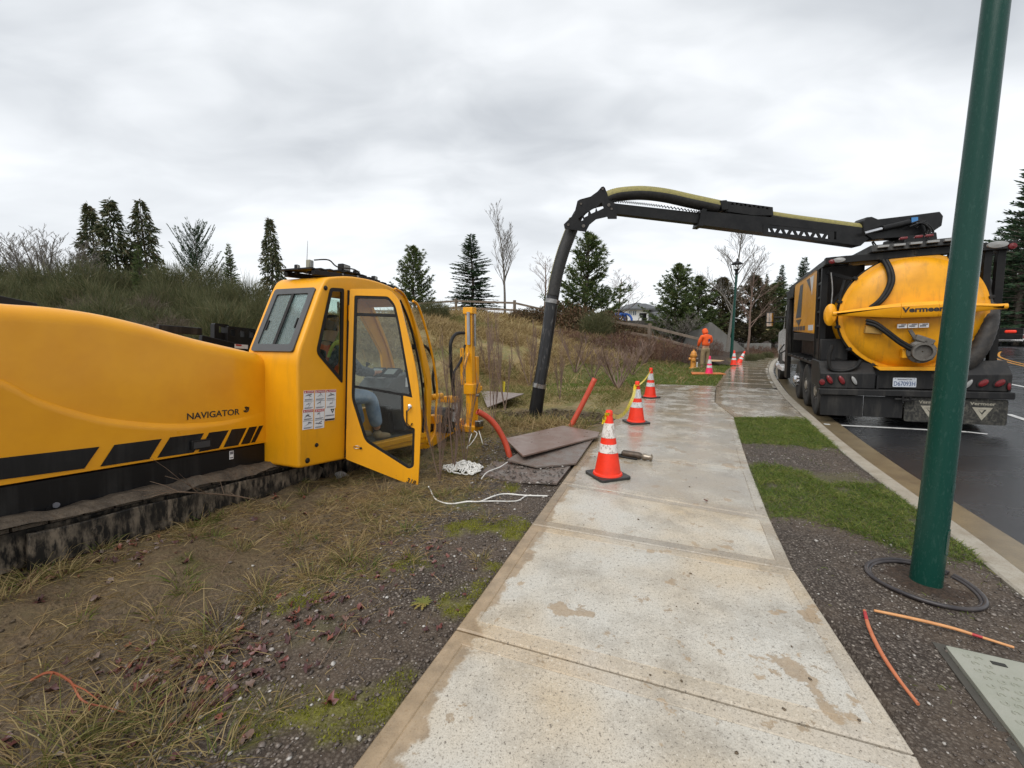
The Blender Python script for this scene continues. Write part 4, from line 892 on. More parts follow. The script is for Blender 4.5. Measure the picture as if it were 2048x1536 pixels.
MB().cyl(mv(-0.01, tipz*0.27, 0.12), mv(-0.01, tipz*0.27, 0.16), 0.03, n=12).build('clamp_pin', STEEL, mast)
MB().beam(mv(0.14, 0.0), mv(0.14, tipz*0.28), 0.10, 0.08, up=(0, 1, 0)).build('auger_guide', YEL, mast, bevel=0.008)
MB().beam(mv(0.04, -0.08), mv(0.04, 0.03), 0.26, 0.34, up=(0, 1, 0)).build('mast_base', YEL, mast, bevel=0.015); MB().box(mv(-0.04, 0.06, 0.17), (0.10, 0.14, 0.10)).build('base_bracket', STEEL, mast, bevel=0.01)
MB().beam(mv(-0.28, tipz*0.46), mv(-0.05, tipz*0.62), 0.03, 0.06, up=(0, 0, 1)).build('mast_brace', YEL, mast, bevel=0.005); MB().beam(mv(-0.28, tipz*0.36), mv(-0.28, tipz*0.66), 0.05, 0.05, up=(0, 1, 0)).build('mast_brace', YEL, mast, bevel=0.005)
hp = spline([mp(928, 666), mp(912, 668), mp(902, 684), mp(901, 706), mp(902, 735), mp(905, 765), mp(908, 792)], 5); MB().tube(hp, 0.026, 10).build('hydraulic_hose', RUB, mast, smooth=50)
hp = spline([mp(930, 690), mp(922, 720), mp(914, 735), mp(908, 748), mp(907, 790)], 5); MB().tube(hp, 0.020, 8).build('hydraulic_hose', RUB, mast, smooth=50)
hp = spline([mp(846, 690, 0.1), mp(858, 700, 0.1), mp(868, 725, 0.1), mp(866, 760, 0.1), mp(872, 800, 0.1)], 5); MB().tube(hp, 0.020, 8).build('hydraulic_hose', RUB, mast, smooth=50)
# low gear in front of the cab: vice block, roller drum, cylinder
q = mp(900, 798, 0.2); MB().box(q, (0.20, 0.30, 0.09)).build('vice_block', YEL, drill, bevel=0.01); MB().cyl(mp(909, 806, 0.25), mp(909, 842, 0.25), 0.05, n=14).build('vice_cylinder', mat('cylinder_white', (0.55, 0.55, 0.54), 0.4), drill, smooth=40)
q = mp(887, 840, 0.1); MB().cyl(q+Vector((-0.3, 0, 0)), q+Vector((0.12, 0, 0)), 0.20, n=20).build('rod_carriage', MUD, drill, bevel=0.01)
for i in range(9):
    a_ = i*0.7; c = q+Vector((0.13, 0.16*math.cos(a_), 0.16*math.sin(a_))); MB().cyl(c, c+Vector((0.05, 0, 0)), 0.022, n=8).build('carriage_bolt', STEEL if i % 2 else MUD, drill)
MB().beam((0.05, 2.05, -0.02), (0.05, foot.y, foot.z+0.05), 0.16, 0.14).build('drill_rail', YELD, drill, bevel=0.01); MB().beam((-0.3, 1.9, 0.12), (-0.3, 3.2, 0.12), 0.3, 0.2).build('drill_rail', YELD, drill, bevel=0.01)
q = mp(862, 795, 0.15); MB().cyl(q, q+Vector((0.05, 0.22, 0.02)), 0.045, n=12).build('hydraulic_motor', YEL, drill, bevel=0.006); q = mp(868, 838, 0.12); MB().box(q, (0.16, 0.2, 0.12)).build('valve_block', YELD, drill, bevel=0.01)
for (u, v) in ((829, 694), (848, 770)): MB().box(mp(u, v, 0.1), (0.05, 0.05, 0.07)).build('hose_clamp', BLK, drill)
# white plastic sheet sagging below the cab floor
def sheet(parent):
    V = []; F = []; nx, ny = 16, 9; A = [DX(u, v, 0.02) for u, v in ((668, 945), (760, 962), (750, 985), (672, 985))]
    for j in range(ny):
        for i in range(nx):
            s, t = i/(nx-1), j/(ny-1); p = A[0].lerp(A[1], s).lerp(A[3].lerp(A[2], s), t); w = fbm(s*6, t*5, 3, 71); V.append(p+Vector((0.10*(w-0.4)+0.06*t, 0.05*(fbm(s*5, t*6, 3, 77)-0.45), 0.03*math.sin(s*9+t*3)-0.03*t)))
    for j in range(ny-1):
        for i in range(nx-1): a = j*nx+i; F.append((a, a+1, a+nx+1, a+nx))
    return MB().add(V, F)
t = NT('plastic_film'); tr = t.n('ShaderNodeBsdfTransparent'); mx = t.n('ShaderNodeMixShader'); t.set('Base Color', (0.62, 0.62, 0.6)); t.set('Roughness', 0.25); t.l(t.ramp(t.noise(14, 4, 0.6), [(0.3, 0.25), (0.65, 0.95)]), mx.inputs[0]); t.l(tr.outputs[0], mx.inputs[1]); t.l(t.p.outputs[0], mx.inputs[2]); t.l(mx.outputs[0], t.out.inputs[0])
FILM = t.m
o = sheet(None).build('plastic_sheet', FILM, None, smooth=60); o.matrix_world = DF.mat(); tag(o, 'crumpled clear plastic sheet hanging below the yellow cab', 'plastic sheet')
# ---------------------------------------------------------------- the vacuum truck (right)
_h, _r = R_(27), R_(1.8)
_TF = Vector((math.sin(_h), math.cos(_h), 0)); _TR = Vector((math.cos(_h)*math.cos(_r), -math.sin(_h)*math.cos(_r), math.sin(_r))); TFm = Frame((5.67, 7.70, -0.05), _TR, _TF, _TR.cross(_TF))
TM = TFm.mat(); TMi = TM.inverted()
truck = thing('vacuum_truck', 'black and yellow vacuum excavation truck parked at the curb with raised boom', 'truck', TM)
def TY(u, v, y): return TFm.hit(u, v, y=y)
def TX(u, v, x): return TFm.hit(u, v, x=x)
def TW(u, v, Y): return TMi @ AT(u, v, Y)
TB = TRUCKBLK
LRED = mat('red_lens', (0.16, 0.008, 0.010), 0.25, col2=(0.10, 0.008, 0.010)); LCLR = mat('clear_lens', (0.30, 0.30, 0.29), 0.25)
# wheels
def wheel(x, y, r=0.49, w=0.56, chrome=False):
    t = MB(); M = Matrix.Translation((x, y, 0.40)) @ Matrix.Rotation(R_(-90), 4, 'Y')       # axis points left
    prof = [(r*0.60, -w), (r*0.93, -w), (r, -w+0.05), (r, -w/2-0.03), (r*0.95, -w/2-0.02), (r*0.95, -w/2+0.02), (r, -w/2+0.03), (r, -0.05), (r*0.96, -0.015), (r*0.86, 0.0), (r*0.72, -0.004), (r*0.60, -0.02)]
    t.lathe(prof, 40, M=M); ty = t.build('wheel', TYRE, truck, smooth=40)
    for k in range(36):
        a = 2*math.pi*k/36
        p = M @ Vector((r*0.995*math.cos(a), r*0.995*math.sin(a), -0.07)); 
    rm = MB(); rm.lathe([(r*0.61, -0.02), (r*0.57, -0.03), (r*0.55, -0.022), (r*0.40, -0.03), (r*0.22, -0.035), (r*0.20, 0.0), (r*0.13, 0.01), (0.001, 0.015)], 32, M=M, caps=False); ri = rm.build('rim', RIM, ty, smooth=40)
    for k in range(10):
        a = 2*math.pi*k/10; p = M @ Vector((r*0.31*math.cos(a), r*0.31*math.sin(a), -0.03)); q = M @ Vector((r*0.31*math.cos(a), r*0.31*math.sin(a), -0.005+(0.05 if chrome else 0))); MB().cyl(p, q, 0.016 if not chrome else 0.022, n=8).build('wheel_nut', CHROME if chrome else STEEL, ty)
    if chrome: MB().lathe([(r*0.24, -0.03), (r*0.22, 0.05), (r*0.16, 0.09), (0.002, 0.10)], 20, M=M, caps=False).build('hub_cap', CHROME, ty, smooth=40)
    return ty
for y, ch in ((0.98, False), (2.18, False), (3.45, True)):
    wheel(0.05, y, chrome=ch); 
    o = wheel(2.40-0.56+0.0, y)
wheel(0.10, 8.75, 0.50, 0.30, True); wheel(2.05, 8.75, 0.50, 0.30, True)
# frame and bed
for x in (0.75, 1.65): MB().bb((x-0.05, 0.1, 0.55), (x+0.05, 9.6, 0.82)).build('frame_rail', TB, truck, bevel=0.008)
for y in (0.98, 2.18, 3.45): MB().cyl((0.3, y, 0.40), (2.2, y, 0.40), 0.07, n=12).build('axle', TB, truck)
MB().bb((0.0, 0.35, 0.93), (2.42, 5.3, 1.00)).build('bed_deck', TB, truck, bevel=0.01)
for i in range(7): 
    y = 1.0+i*0.6; MB().bb((-0.02, y, 0.985), (0.45, y+0.06, 1.02)).build('deck_rib', TB, truck)
# rear: aprons, flaps, bumper, light boxes, plate
MB().bb((0.0, 0.02, 0.07), (0.62, 0.05, 0.44)).build('rear_apron', TB, truck, bevel=0.006); MB().bb((0.63, 0.02, 0.075), (1.16, 0.05, 0.44)).build('rear_apron', TB, truck, bevel=0.006)
FLAP = streaky('dirty_mud_flap', (0.02, 0.02, 0.019), (0.17, 0.16, 0.13), 30, (1, 1, 0.7), 0.42, 0.62, rough=0.6, k=0.8)
def flat_text(body, x0, x1, z, hgt, y, m, par, nm='lettering', bold=0.0, th=0.004, shear=0.0):
    """words on the truck's rear, reading to the right"""
    me = text_mesh(body, 1.0, m, th/2, shear, 1.0, bold); xs = [v.co.x for v in me.vertices]; ys = [v.co.y for v in me.vertices]
    for v in me.vertices: c = v.co.copy(); v.co = (x0+(c.x-min(xs))/(max(xs)-min(xs))*(x1-x0), y-c.z, z+(c.y-min(ys))/(max(ys)-min(ys))*hgt)
    return obj(nm, me, par)
FTX = mat('flap_lettering', (0.36, 0.34, 0.27), 0.6, col2=(0.22, 0.2, 0.16), ns=20)
for (x0, x1) in ((1.175, 1.79), (1.80, 2.42)):
    z0 = 0.03; fl = MB().plate(roundpoly([(x0, z0), (x1, z0), (x1, 0.445), (x0, 0.445)], 0.04), (), 0.014, lambda X, Y, Z: (X, 0.0-Z+0.012, Y)).build('mud_flap', FLAP, truck)
    xc = (x0+x1)/2+0.02; flat_text('Vermeer', xc-0.15, xc+0.15, 0.345, 0.052, -0.004, FTX, fl, bold=0.02)
    MB().plate([(xc-0.12, 0.31), (xc+0.12, 0.31), (xc+0.0, 0.10)], [[(xc-0.05, 0.275), (xc+0.05, 0.275), (xc+0.0, 0.19)]], 0.004, lambda X, Y, Z: (X, -0.002-Z, Y)).build('flap_emblem', FTX, fl)
    MB().plate([(xc-0.045, 0.27), (xc+0.02, 0.27), (xc-0.005, 0.225)], (), 0.004, lambda X, Y, Z: (X, -0.002-Z, Y)).build('flap_emblem', FTX, fl)
MB().bb((-0.04, -0.05, 0.455), (2.47, 0.10, 0.565)).build('bumper', TB, truck, bevel=0.012)
MB().bb((1.02, -0.09, 0.40), (1.30, -0.03, 0.43)).build('hitch_step', TB, truck, bevel=0.006); MB().plate([(1.11, 0.385), (1.23, 0.385), (1.23, 0.475), (1.11, 0.475)], [[(1.135, 0.405), (1.205, 0.405), (1.205, 0.455), (1.135, 0.455)]], 0.05, lambda X, Y, Z: (X, -0.052-Z, Y)).build('hitch_receiver', BLK, truck)
def fender(x0, x1, slant):
    pr = [(0.02, 0.57), (0.02, 0.84), (0.22, 1.05), (1.0, 1.06), (1.0, 0.57)]; prism_x(pr, x0, x1).build('light_box', TB, truck, bevel=0.012)
fender(-0.02, 0.77, 1); fender(1.68, 2.45, -1)
MB().bb((0.78, 0.14, 0.57), (1.67, 0.9, 0.92)).build('tail_panel', TB, truck, bevel=0.008)
for x in (0.80, 1.64): MB().bb((x, 0.06, 0.57), (x+0.03, 0.14, 0.80)).build('tail_bracket', TB, truck)
pl = MB().plate(roundpoly([(1.03, 0.605), (1.34, 0.605), (1.34, 0.765), (1.03, 0.765)], 0.015), (), 0.004, lambda X, Y, Z: (X, 0.11-Z, Y)).build('licence_plate', mat('plate_white', (0.62, 0.64, 0.66), 0.4, col2=(0.5, 0.55, 0.62)), truck)
flat_text('D67093H', 1.045, 1.325, 0.625, 0.078, 0.104, mat('plate_blue', (0.05, 0.09, 0.22), 0.4), pl, bold=0.004); flat_text('WASHINGTON', 1.09, 1.28, 0.725, 0.024, 0.104, mat('plate_dark', (0.05, 0.05, 0.08), 0.4), pl, bold=0.004)
for x in (1.06, 1.31): MB().cyl((x, 0.108, 0.75), (x, 0.102, 0.75), 0.007, n=8).build('plate_screw', STEEL, pl)
def oval_light(u, v, wx, wz, tilt, m):
    p = TY(u, v, 0.02); M = Matrix.Translation((p.x, 0.018, p.z)) @ Matrix.Rotation(tilt, 4, 'Y') @ Matrix.Rotation(R_(90), 4, 'X') @ Matrix.Diagonal((wx, wz, 1, 1))
    b = MB().lathe([(1.2, 0), (1.2, 0.010), (1.05, 0.016)], 24, M=M).build('lamp_bezel', RUB, truck, smooth=40); MB().lathe([(1.0, 0.012), (0.9, 0.024), (0.4, 0.030), (0.01, 0.031)], 24, M=M, caps=False).build('lamp_lens', m, b, smooth=50)
for (u, v, wx, wz, t, m) in ((1644, 764, 0.045, 0.055, 0, LRED), (1659, 759, 0.04, 0.085, R_(-25), LRED), (1683, 760, 0.04, 0.085, R_(-25), LRED), (1708, 761, 0.03, 0.085, R_(-25), LCLR), (1936, 768, 0.03, 0.085, R_(30), LCLR), (1966, 766, 0.045, 0.075, R_(45), LRED), (1999, 766, 0.045, 0.075, R_(45), LRED), (2017, 773, 0.022, 0.06, 0, LRED)): oval_light(u, v, wx, wz, t, m)
# tank
TC = Vector((1.21, 0, 1.87)); TR_ = 0.95
My = Matrix.Translation((TC.x, 0, TC.z)) @ Matrix.Rotation(R_(-90), 4, 'X')      # lathe z -> +y
MB().lathe([(TR_-0.02, 0.30), (TR_, 0.34), (TR_, 4.3), (0.6, 4.6)], 56, M=My).build('tank_shell', YELT, truck, smooth=40)
MB().lathe([(TR_+0.015, 0.22), (TR_+0.05, 0.22), (TR_+0.05, 0.30), (TR_+0.015, 0.30), (TR_+0.015, 0.22)], 56, M=My, caps=False).build('door_ring', BLKD, truck, smooth=30)
MB().lathe([(TR_+0.03, 0.21), (TR_+0.03, 0.165), (TR_-0.03, 0.155), (TR_-0.035, 0.14), (TR_*0.8, 0.07), (TR_*0.55, 0.015), (TR_*0.3, -0.015), (0.002, -0.025)], 64, M=My, caps=False).build('tank_door', YELT, truck, smooth=50)
for k in range(14):
    a = 2*math.pi*k/14+0.2; c = Vector((TC.x+(TR_+0.05)*math.cos(a), 0.2, TC.z+(TR_+0.05)*math.sin(a))); MB().box(c, (0.07, 0.12, 0.05), (0, -a, 0)).build('door_clamp', BLKD, truck, bevel=0.008)
# cross bar on the door, bent at the middle
def bar_half(xa, xb):
    xm, x2 = xa, xb; V = []; F = []
    for (x, hz_, y0, y1) in ((xm, 0.125, -0.27, -0.02), (x2, 0.035, -0.06, 0.06)):
        z = 1.905; V += [(x, y1, z-hz_), (x, y0+0.03, z-hz_), (x, y0, z-hz_+0.045), (x, y0, z+hz_-0.055), (x, y0+0.05, z+hz_), (x, y1, z+hz_)]
    F = [(i, (i+1) % 6, 6+(i+1) % 6, 6+i) for i in range(6)]+[tuple(range(6)), tuple(range(11, 5, -1))]
    return V, F
b_ = MB(); V, F = bar_half(0.98, 0.17); b_.add(V, F); bar = b_.build('door_bar', YEL, truck, bevel=0.006)
b_ = MB(); V, F = bar_half(1.44, 2.25); b_.add(V, F); b_.build('door_bar', YEL, truck, bevel=0.006)
b_ = MB(); z = 1.905; h = 0.125; y0 = -0.27; pr = [(-0.02, z-h), (y0+0.03, z-h), (y0, z-h+0.045), (y0, z+h-0.055), (y0+0.05, z+h), (-0.02, z+h)]; prism_x(pr, 0.982, 1.438, b_); b_.build('door_bar', YEL, truck, bevel=0.004)
flat_text('Vermeer', 0.985, 1.50, 1.865, 0.088, y0-0.003, DBLK, truck, bold=0.035)
for x in (0.17, 2.25): MB().cyl((x-0.06, 0.0, 1.905), (x+0.06, 0.0, 1.905), 0.045, n=14).build('bar_pin', YEL, truck, bevel=0.005)
a, b = TY(1794, 645, -0.09), TY(1858, 653, -0.09)
for i in range(3):
    w = (b.x-a.x)/3; s_ = MB().bb((a.x+w*i+0.006, -0.104, 1.615), (a.x+w*(i+1)-0.006, -0.075, 1.685)).build('tank_sticker', DECAL, truck); MB().bb((a.x+w*i+0.02, -0.106, 1.63), (a.x+w*(i+1)-0.04, -0.103, 1.655)).build('sticker_print', DGREY, s_); MB().bb((a.x+w*i+0.05, -0.106, 1.66), (a.x+w*(i+1)-0.02, -0.103, 1.676)).build('sticker_print', DGREY, s_)
def THOSE(nm, pts, r, y, m=RUB, par=truck, n=10): return MB().tube(spline([TY(u, v, yy) for (u, v, yy) in [(p[0], p[1], p[2] if len(p) > 2 else y) for p in pts]], 5), r, n).build(nm, m, par, smooth=50)
for o_ in (0, 7): THOSE('door_hose', [(1766+o_, 520, 0.12), (1776+o_, 540, 0.02), (1779+o_, 562, -0.03), (1770+o_, 585, -0.06), (1756+o_, 603, -0.08), (1740+o_, 615, -0.06)], 0.030, -0.05)
for o_ in (0, 6): THOSE('door_hose', [(1732, 640+o_, -0.08), (1752, 646+o_, -0.12), (1775, 662+o_, -0.14), (1800, 681+o_, -0.14), (1826, 696+o_, -0.12)], 0.028, -0.1)
CARD = mat('worn_yellow_plate', (0.42, 0.24, 0.05), 0.7, col2=(0.26, 0.16, 0.05))
p = TY(1746, 660, 0.0); MB().box((p.x, -0.03, p.z), (0.24, 0.10, 0.13), (0, R_(8), 0)).build('hinge_lug', CARD, truck, bevel=0.01)
IRON = mat('valve_iron', (0.13, 0.12, 0.105), 0.6, col2=(0.075, 0.065, 0.055), ns=10, bump=0.2)
p = TY(1840, 703, -0.05); Mv = Matrix.Translation((p.x, 0.05, p.z)) @ Matrix.Rotation(R_(90), 4, 'X')
vb = MB().lathe([(0.10, -0.05), (0.16, 0.06), (0.19, 0.10), (0.19, 0.16), (0.145, 0.18), (0.145, 0.26), (0.115, 0.26), (0.115, 0.20), (0.01, 0.20)], 28, M=Mv, caps=False).build('drain_valve', IRON, truck, smooth=35)
for k in range(6):
    a = k*math.pi/3+0.3; c = Vector((p.x+0.168*math.cos(a), -0.10, p.z+0.168*math.sin(a))); MB().cyl(c, c+Vector((0, -0.04, 0)), 0.022, n=8).build('valve_bolt', IRON, vb)
MB().beam((p.x-0.02, -0.09, p.z+0.10), (p.x-0.16, -0.10, p.z+0.36), 0.035, 0.05).build('valve_lever', IRON, vb, bevel=0.005); MB().box((p.x+0.03, -0.07, p.z+0.19), (0.26, 0.14, 0.10), (0, R_(25), 0)).build('valve_bonnet', IRON, vb, bevel=0.02)
MB().box((p.x-0.18, -0.02, p.z-0.03), (0.10, 0.12, 0.16)).build('valve_bracket', YELD, vb, bevel=0.01)
MB().plate([(0.75, 0.96), (1.72, 0.96), (1.62, 0.90), (0.82, 0.90)], (), 0.16, lambda X, Y, Z: (X, 0.16-Z, Y)).build('tank_lip', YELD, truck)
THOSE('hydraulic_hose', [(1690, 560), (1680, 600), (1684, 640), (1694, 675), (1712, 705), (1745, 728), (1790, 738), (1850, 738)], 0.028, 0.20)
THOSE('hydraulic_hose', [(1665, 690), (1658, 715), (1662, 738), (1685, 742), (1710, 735), (1722, 720)], 0.030, 0.05); THOSE('hydraulic_hose', [(1662, 545), (1665, 580), (1663, 615), (1668, 640)], 0.012, 0.25, STEEL)
# thick stowed suction hose round the right side
SUC = mat('suction_hose_black', (0.016, 0.015, 0.014), 0.6, col2=(0.05, 0.042, 0.034), ns=14, bump=0.5, bs=30)
pts = spline([TY(u, v, yy) for u, v, yy in ((1952, 545, 0.6), (1968, 575, 0.5), (1978, 612, 0.35), (1976, 650, 0.2), (1962, 690, 0.15), (1940, 720, 0.15), (1905, 745, 0.2), (1860, 752, 0.25))], 8)
MB().tube(pts, [0.115*(1+0.05*(i % 2)) for i in range(len(pts))], 14).build('suction_hose', SUC, truck, smooth=50)
# rack frame
for (x, y) in ((0.06, 0.55), (0.06, 0.95), (2.30, 0.30), (2.36, 0.95)): MB().bb((x-0.05, y-0.05, 1.0), (x+0.05, y+0.05, 2.86)).build('rack_post', BLK, truck, bevel=0.006)
MB().bb((2.10, 0.24, 1.0), (2.19, 0.36, 2.86)).build('rack_post', BLK, truck, bevel=0.006)
MB().bb((0.0, 0.15, 2.80), (2.42, 0.30, 2.92)).build('rack_crossbar', BLKD, truck, bevel=0.008)
for x in (0.06, 2.36): MB().bb((x-0.06, 0.30, 2.79), (x+0.06, 5.4, 2.90)).build('rack_side_rail', BLK, truck, bevel=0.008)
prism_x([(0.05, 2.93), (0.12, 3.05), (1.7, 3.10), (2.2, 2.95)], 0.62, 1.95).build('boom_platform', BLKD, truck, bevel=0.008)
for i in range(6): x = 0.70+i*0.21; MB().bb((x, 0.02, 2.985), (x+0.15, 0.10, 3.02)).build('platform_light', LCLR, truck, bevel=0.004)
for (u, v, wx, wz, m) in ((1664, 523, 0.05, 0.04, LRED), (1678, 520, 0.10, 0.045, LCLR), (2026, 492, 0.05, 0.05, LRED), (1996, 489, 0.13, 0.055, LCLR)):
    p = TY(u, v, 0.14); MB().lathe([(1, 0), (0.9, 0.02), (0.01, 0.03)], 20, M=Matrix.Translation((p.x, 0.15, min(max(p.z, 2.82), 2.9))) @ Matrix.Rotation(R_(90), 4, 'X') @ Matrix.Diagonal((wx, wz, 1, 1)), caps=False).build('marker_lamp', m, truck, smooth=50)
for (p, q) in (((0.08, 0.5, 2.7), (0.62, 0.35, 2.45)), ((0.08, 0.6, 1.9), (0.42, 0.4, 2.5)), ((0.08, 0.5, 1.15), (0.55, 0.3, 0.98))): MB().beam(p, q, 0.05, 0.05).build('rack_brace', BLK, truck)
for i in range(6): z = 1.15+0.27*i; MB().bb((0.02, 0.58, z), (0.05, 0.92, z+0.04)).build('ladder_rung', BLK, truck)
for i in range(3): MB().bb((0.10+0.16*i, 0.4, 2.93), (0.2+0.16*i, 2.4, 2.955)).build('roof_slat', BLK, truck)
p = TY(1662, 630, 0.3); MB().lathe([(1, 0), (1, 0.05), (0.8, 0.08), (0.01, 0.09)], 24, M=Matrix.Translation((0.12, 0.25, p.z)) @ Matrix.Rotation(R_(90), 4, 'X') @ Matrix.Diagonal((0.10, 0.20, 1, 1)), caps=False).build('filter_cover', YELD, truck, smooth=40)
MB().bb((0.02, 0.40, 1.05), (0.45, 0.95, 1.45)).build('valve_chest', TB, truck, bevel=0.015)
# side housing with livery, bed gear
prism_x([(1.0, 1.55), (4.25, 1.62), (4.25, 2.78), (4.1, 2.86), (1.0, 2.86)], 0.0, 0.42).build('side_housing', YEL, truck, bevel=0.03)
MB().bb((0.02, 0.97, 1.40), (0.45, 4.3, 1.58)).build('housing_skirt', TB, truck, bevel=0.01); MB().bb((0.03, 0.99, 2.86), (0.5, 4.2, 2.93)).build('housing_roof', BLK, truck, bevel=0.01)
def tside(nm, pts, m, par=truck): return MB().plate(pts, (), 0.004, lambda X, Y, Z: (-0.001-Z, X, Y)).build(nm, m, par)
tside('housing_emblem', [(3.75, 1.95), (3.2, 2.72), (2.75, 2.72), (2.9, 1.95)], mat('livery_grey', (0.06, 0.06, 0.065), 0.4)); tside('housing_emblem', [(3.75, 1.90), (2.8, 1.90), (3.2, 1.74)], MATS['livery_grey'])
tside('housing_emblem', [(1.75, 2.75), (1.30, 2.75), (1.45, 2.35)], DECAL); tside('housing_emblem', [(2.25, 2.75), (1.85, 2.75), (1.6, 2.45)], MATS['livery_grey'])
for i in range(5): y = 3.9-i*0.42; tside('housing_stripe', [(y, 1.635), (y+0.33, 1.635), (y+0.33, 1.735), (y, 1.735)], MATS['livery_grey'])
tside('housing_badge', [(1.15, 1.63), (1.75, 1.63), (1.75, 1.74), (1.15, 1.74)], DECAL)
MB().bb((0.0, 0.955, 1.03), (0.55, 0.995, 2.85)).build('housing_end', BLK, truck); MB().bb((0.12, 1.0, 2.3), (0.75, 4.2, 2.84)).build('filter_housing', BLK, truck); MB().bb((1.85, 1.0, 1.02), (2.40, 4.6, 2.75)).build('tool_locker', BLK, truck, bevel=0.02)
MB().bb((0.25, 1.0, 1.02), (0.9, 4.6, 1.40)).build('tool_locker', BLK, truck, bevel=0.02)
MB().bb((0.0, 5.35, 0.25), (0.10, 5.95, 2.55)).build('side_guard_panel', BLKD, truck, bevel=0.02); MB().bb((0.10, 5.3, 0.9), (2.3, 6.0, 2.6)).build('pump_housing', BLK, truck, bevel=0.03)
prism_x([(4.5, 2.55), (5.9, 2.55), (6.2, 2.82), (4.4, 2.82)], 0.0, 0.5).build('air_intake', BLK, truck, bevel=0.02)
MB().bb((0.0, 0.5, 0.60), (0.06, 0.62, 0.95)).build('fender_bracket', TB, truck)
# white cab
prism_x([(6.25, 0.75), (6.25, 2.30), (6.45, 2.52), (7.6, 2.52), (8.15, 1.75), (9.7, 1.62), (9.85, 0.9), (9.3, 0.7), (9.25, 1.0), (8.95, 1.12), (8.5, 1.12), (8.2, 1.0), (8.1, 0.6), (6.4, 0.6)], 0.14, 2.28).build('cab_body', WHITE, truck, bevel=0.05)
MB().plate([(6.75, 1.72), (7.65, 1.72), (7.45, 2.32), (6.75, 2.32)], (), 0.01, lambda X, Y, Z: (0.132-Z, X, Y)).build('cab_window', mat('dark_glass', (0.02, 0.025, 0.03), 0.08), truck)
MB().plate([(6.32, 1.60), (6.60, 1.60), (6.60, 2.25), (6.38, 2.25)], (), 0.01, lambda X, Y, Z: (0.132-Z, X, Y)).build('cab_window', MATS['dark_glass'], truck)
MB().bb((-0.02, 6.5, 0.38), (0.25, 7.9, 0.52)).build('cab_step', WHITE, truck, bevel=0.02)
mr = MB().box((-0.30, 7.75, 2.05), (0.24, 0.12, 0.50)).build('wing_mirror', BLK, truck, bevel=0.03); MB().box((-0.30, 7.685, 2.12), (0.19, 0.01, 0.30)).build('mirror_glass', mat('mirror_glass', (0.75, 0.76, 0.78), 0.04, 1.0), mr); MB().box((-0.30, 7.685, 1.88), (0.19, 0.01, 0.11)).build('mirror_glass', MATS['mirror_glass'], mr)
for z in (1.98, 2.12): MB().tube([(-0.2, 7.75, z), (0.16, 7.75, z)], 0.016, 8).build('mirror_arm', BLK, mr)
MB().tube(spline([(0.12, 6.3, 1.1), (-0.04, 6.6, 0.95), (-0.05, 7.0, 1.0), (0.1, 7.3, 1.2)], 5), 0.02, 8).build('air_line', RUB, truck, smooth=50)
# boom, turret and suction hose
BY = 8.36
def tri_row(x0, y0, x1, y1, n, h):
    out = []
    for i in range(n):
        a = i/n; b = (i+0.8)/n; xa, xb = x0+(x1-x0)*a, x0+(x1-x0)*b; ya, yb = y0+(y1-y0)*a, y0+(y1-y0)*b; out.append([(xa, ya+h), (xb, yb+h), ((xa+xb)/2, (ya+yb)/2-h)] if i % 2 == 0 else [(xa, ya-h), (xb, yb-h), ((xa+xb)/2, (ya+yb)/2+h)])
    return out
BOOMM = mat('boom_black', (0.006, 0.006, 0.0065), 0.4, col2=(0.016, 0.0155, 0.015), ns=5, spec=0.25)
def bplate(nm, px, holes, t, par=truck, m=BOOMM, Yc=BY, bev=0.0):
    def f(X, Y, Z): return TW(X, Y, Yc) + (TMi.to_3x3() @ Vector((0, Z-t/2, 0)))
    return MB().plate(px, holes, t, f).build(nm, m, par, bevel=bev)
boom = bplate('boom_outer_section', [(1396, 425), (1560, 440), (1716, 458), (1738, 470), (1712, 494), (1560, 473), (1392, 452)], [[(1530, 452), (1664, 466), (1664, 482), (1530, 466)]], 0.22)
for dY in (-0.112, 0.112):
    bplate('lattice_web', [(1526, 449), (1668, 463), (1668, 485), (1526, 469)], tri_row(1533, 459.5, 1662, 474, 11, 4.2), 0.010, boom, Yc=BY+dY)
bplate('boom_inner_section', [(1228, 409), (1398, 428), (1396, 449), (1226, 429)], [], 0.15, bev=0.006)
bplate('boom_collar', [(1399, 421), (1408, 422), (1400, 456), (1390, 455)], [], 0.26, bev=0.006)
# lattice plates fixed on both faces of the outer section
tray = bplate('hose_tray', [(1446, 410), (1448, 406), (1538, 418), (1539, 434), (1500, 434), (1446, 426)], tri_row(1455, 410.5, 1532, 420.5, 9, 2.2), 0.24)
bplate('hose_clamp', [(1434, 405), (1447, 404), (1450, 424), (1437, 424)], [], 0.27, bev=0.01)
HOSEB = mat('ribbed_hose', (0.012, 0.012, 0.0115), 0.6, col2=(0.03, 0.028, 0.025), ns=18); HOSEY = mat('hose_olive_stripe', (0.27, 0.235, 0.07), 0.65, col2=(0.17, 0.15, 0.055), ns=22)
def ribbed(nm, pts, r, par=truck, stripe=(0, 1, 2, 3), n=18, twist=0, rib=0.035):
    P = spline(pts, 6); L = [0]
    for a, b in zip(P[:-1], P[1:]): L.append(L[-1]+(b-a).length)
    N = int(L[-1]/rib)*2; Q = []
    for i in range(N+1):
        s = L[-1]*i/N; k = max(0, min(len(P)-2, next((j for j in range(len(L)-1) if L[j+1] >= s), len(P)-2))); Q.append(P[k].lerp(P[k+1], (s-L[k])/max(L[k+1]-L[k], 1e-9)))
    mb = MB(); mb.tube(Q, [r*(1.0 if i % 2 else 0.955) for i in range(len(Q))], n); 
    for i in range(N):
        for j in range(n):
            if j in stripe: mb.m[i*n+j] = 1
    return mb.build(nm, [HOSEB, HOSEY], par, smooth=60)
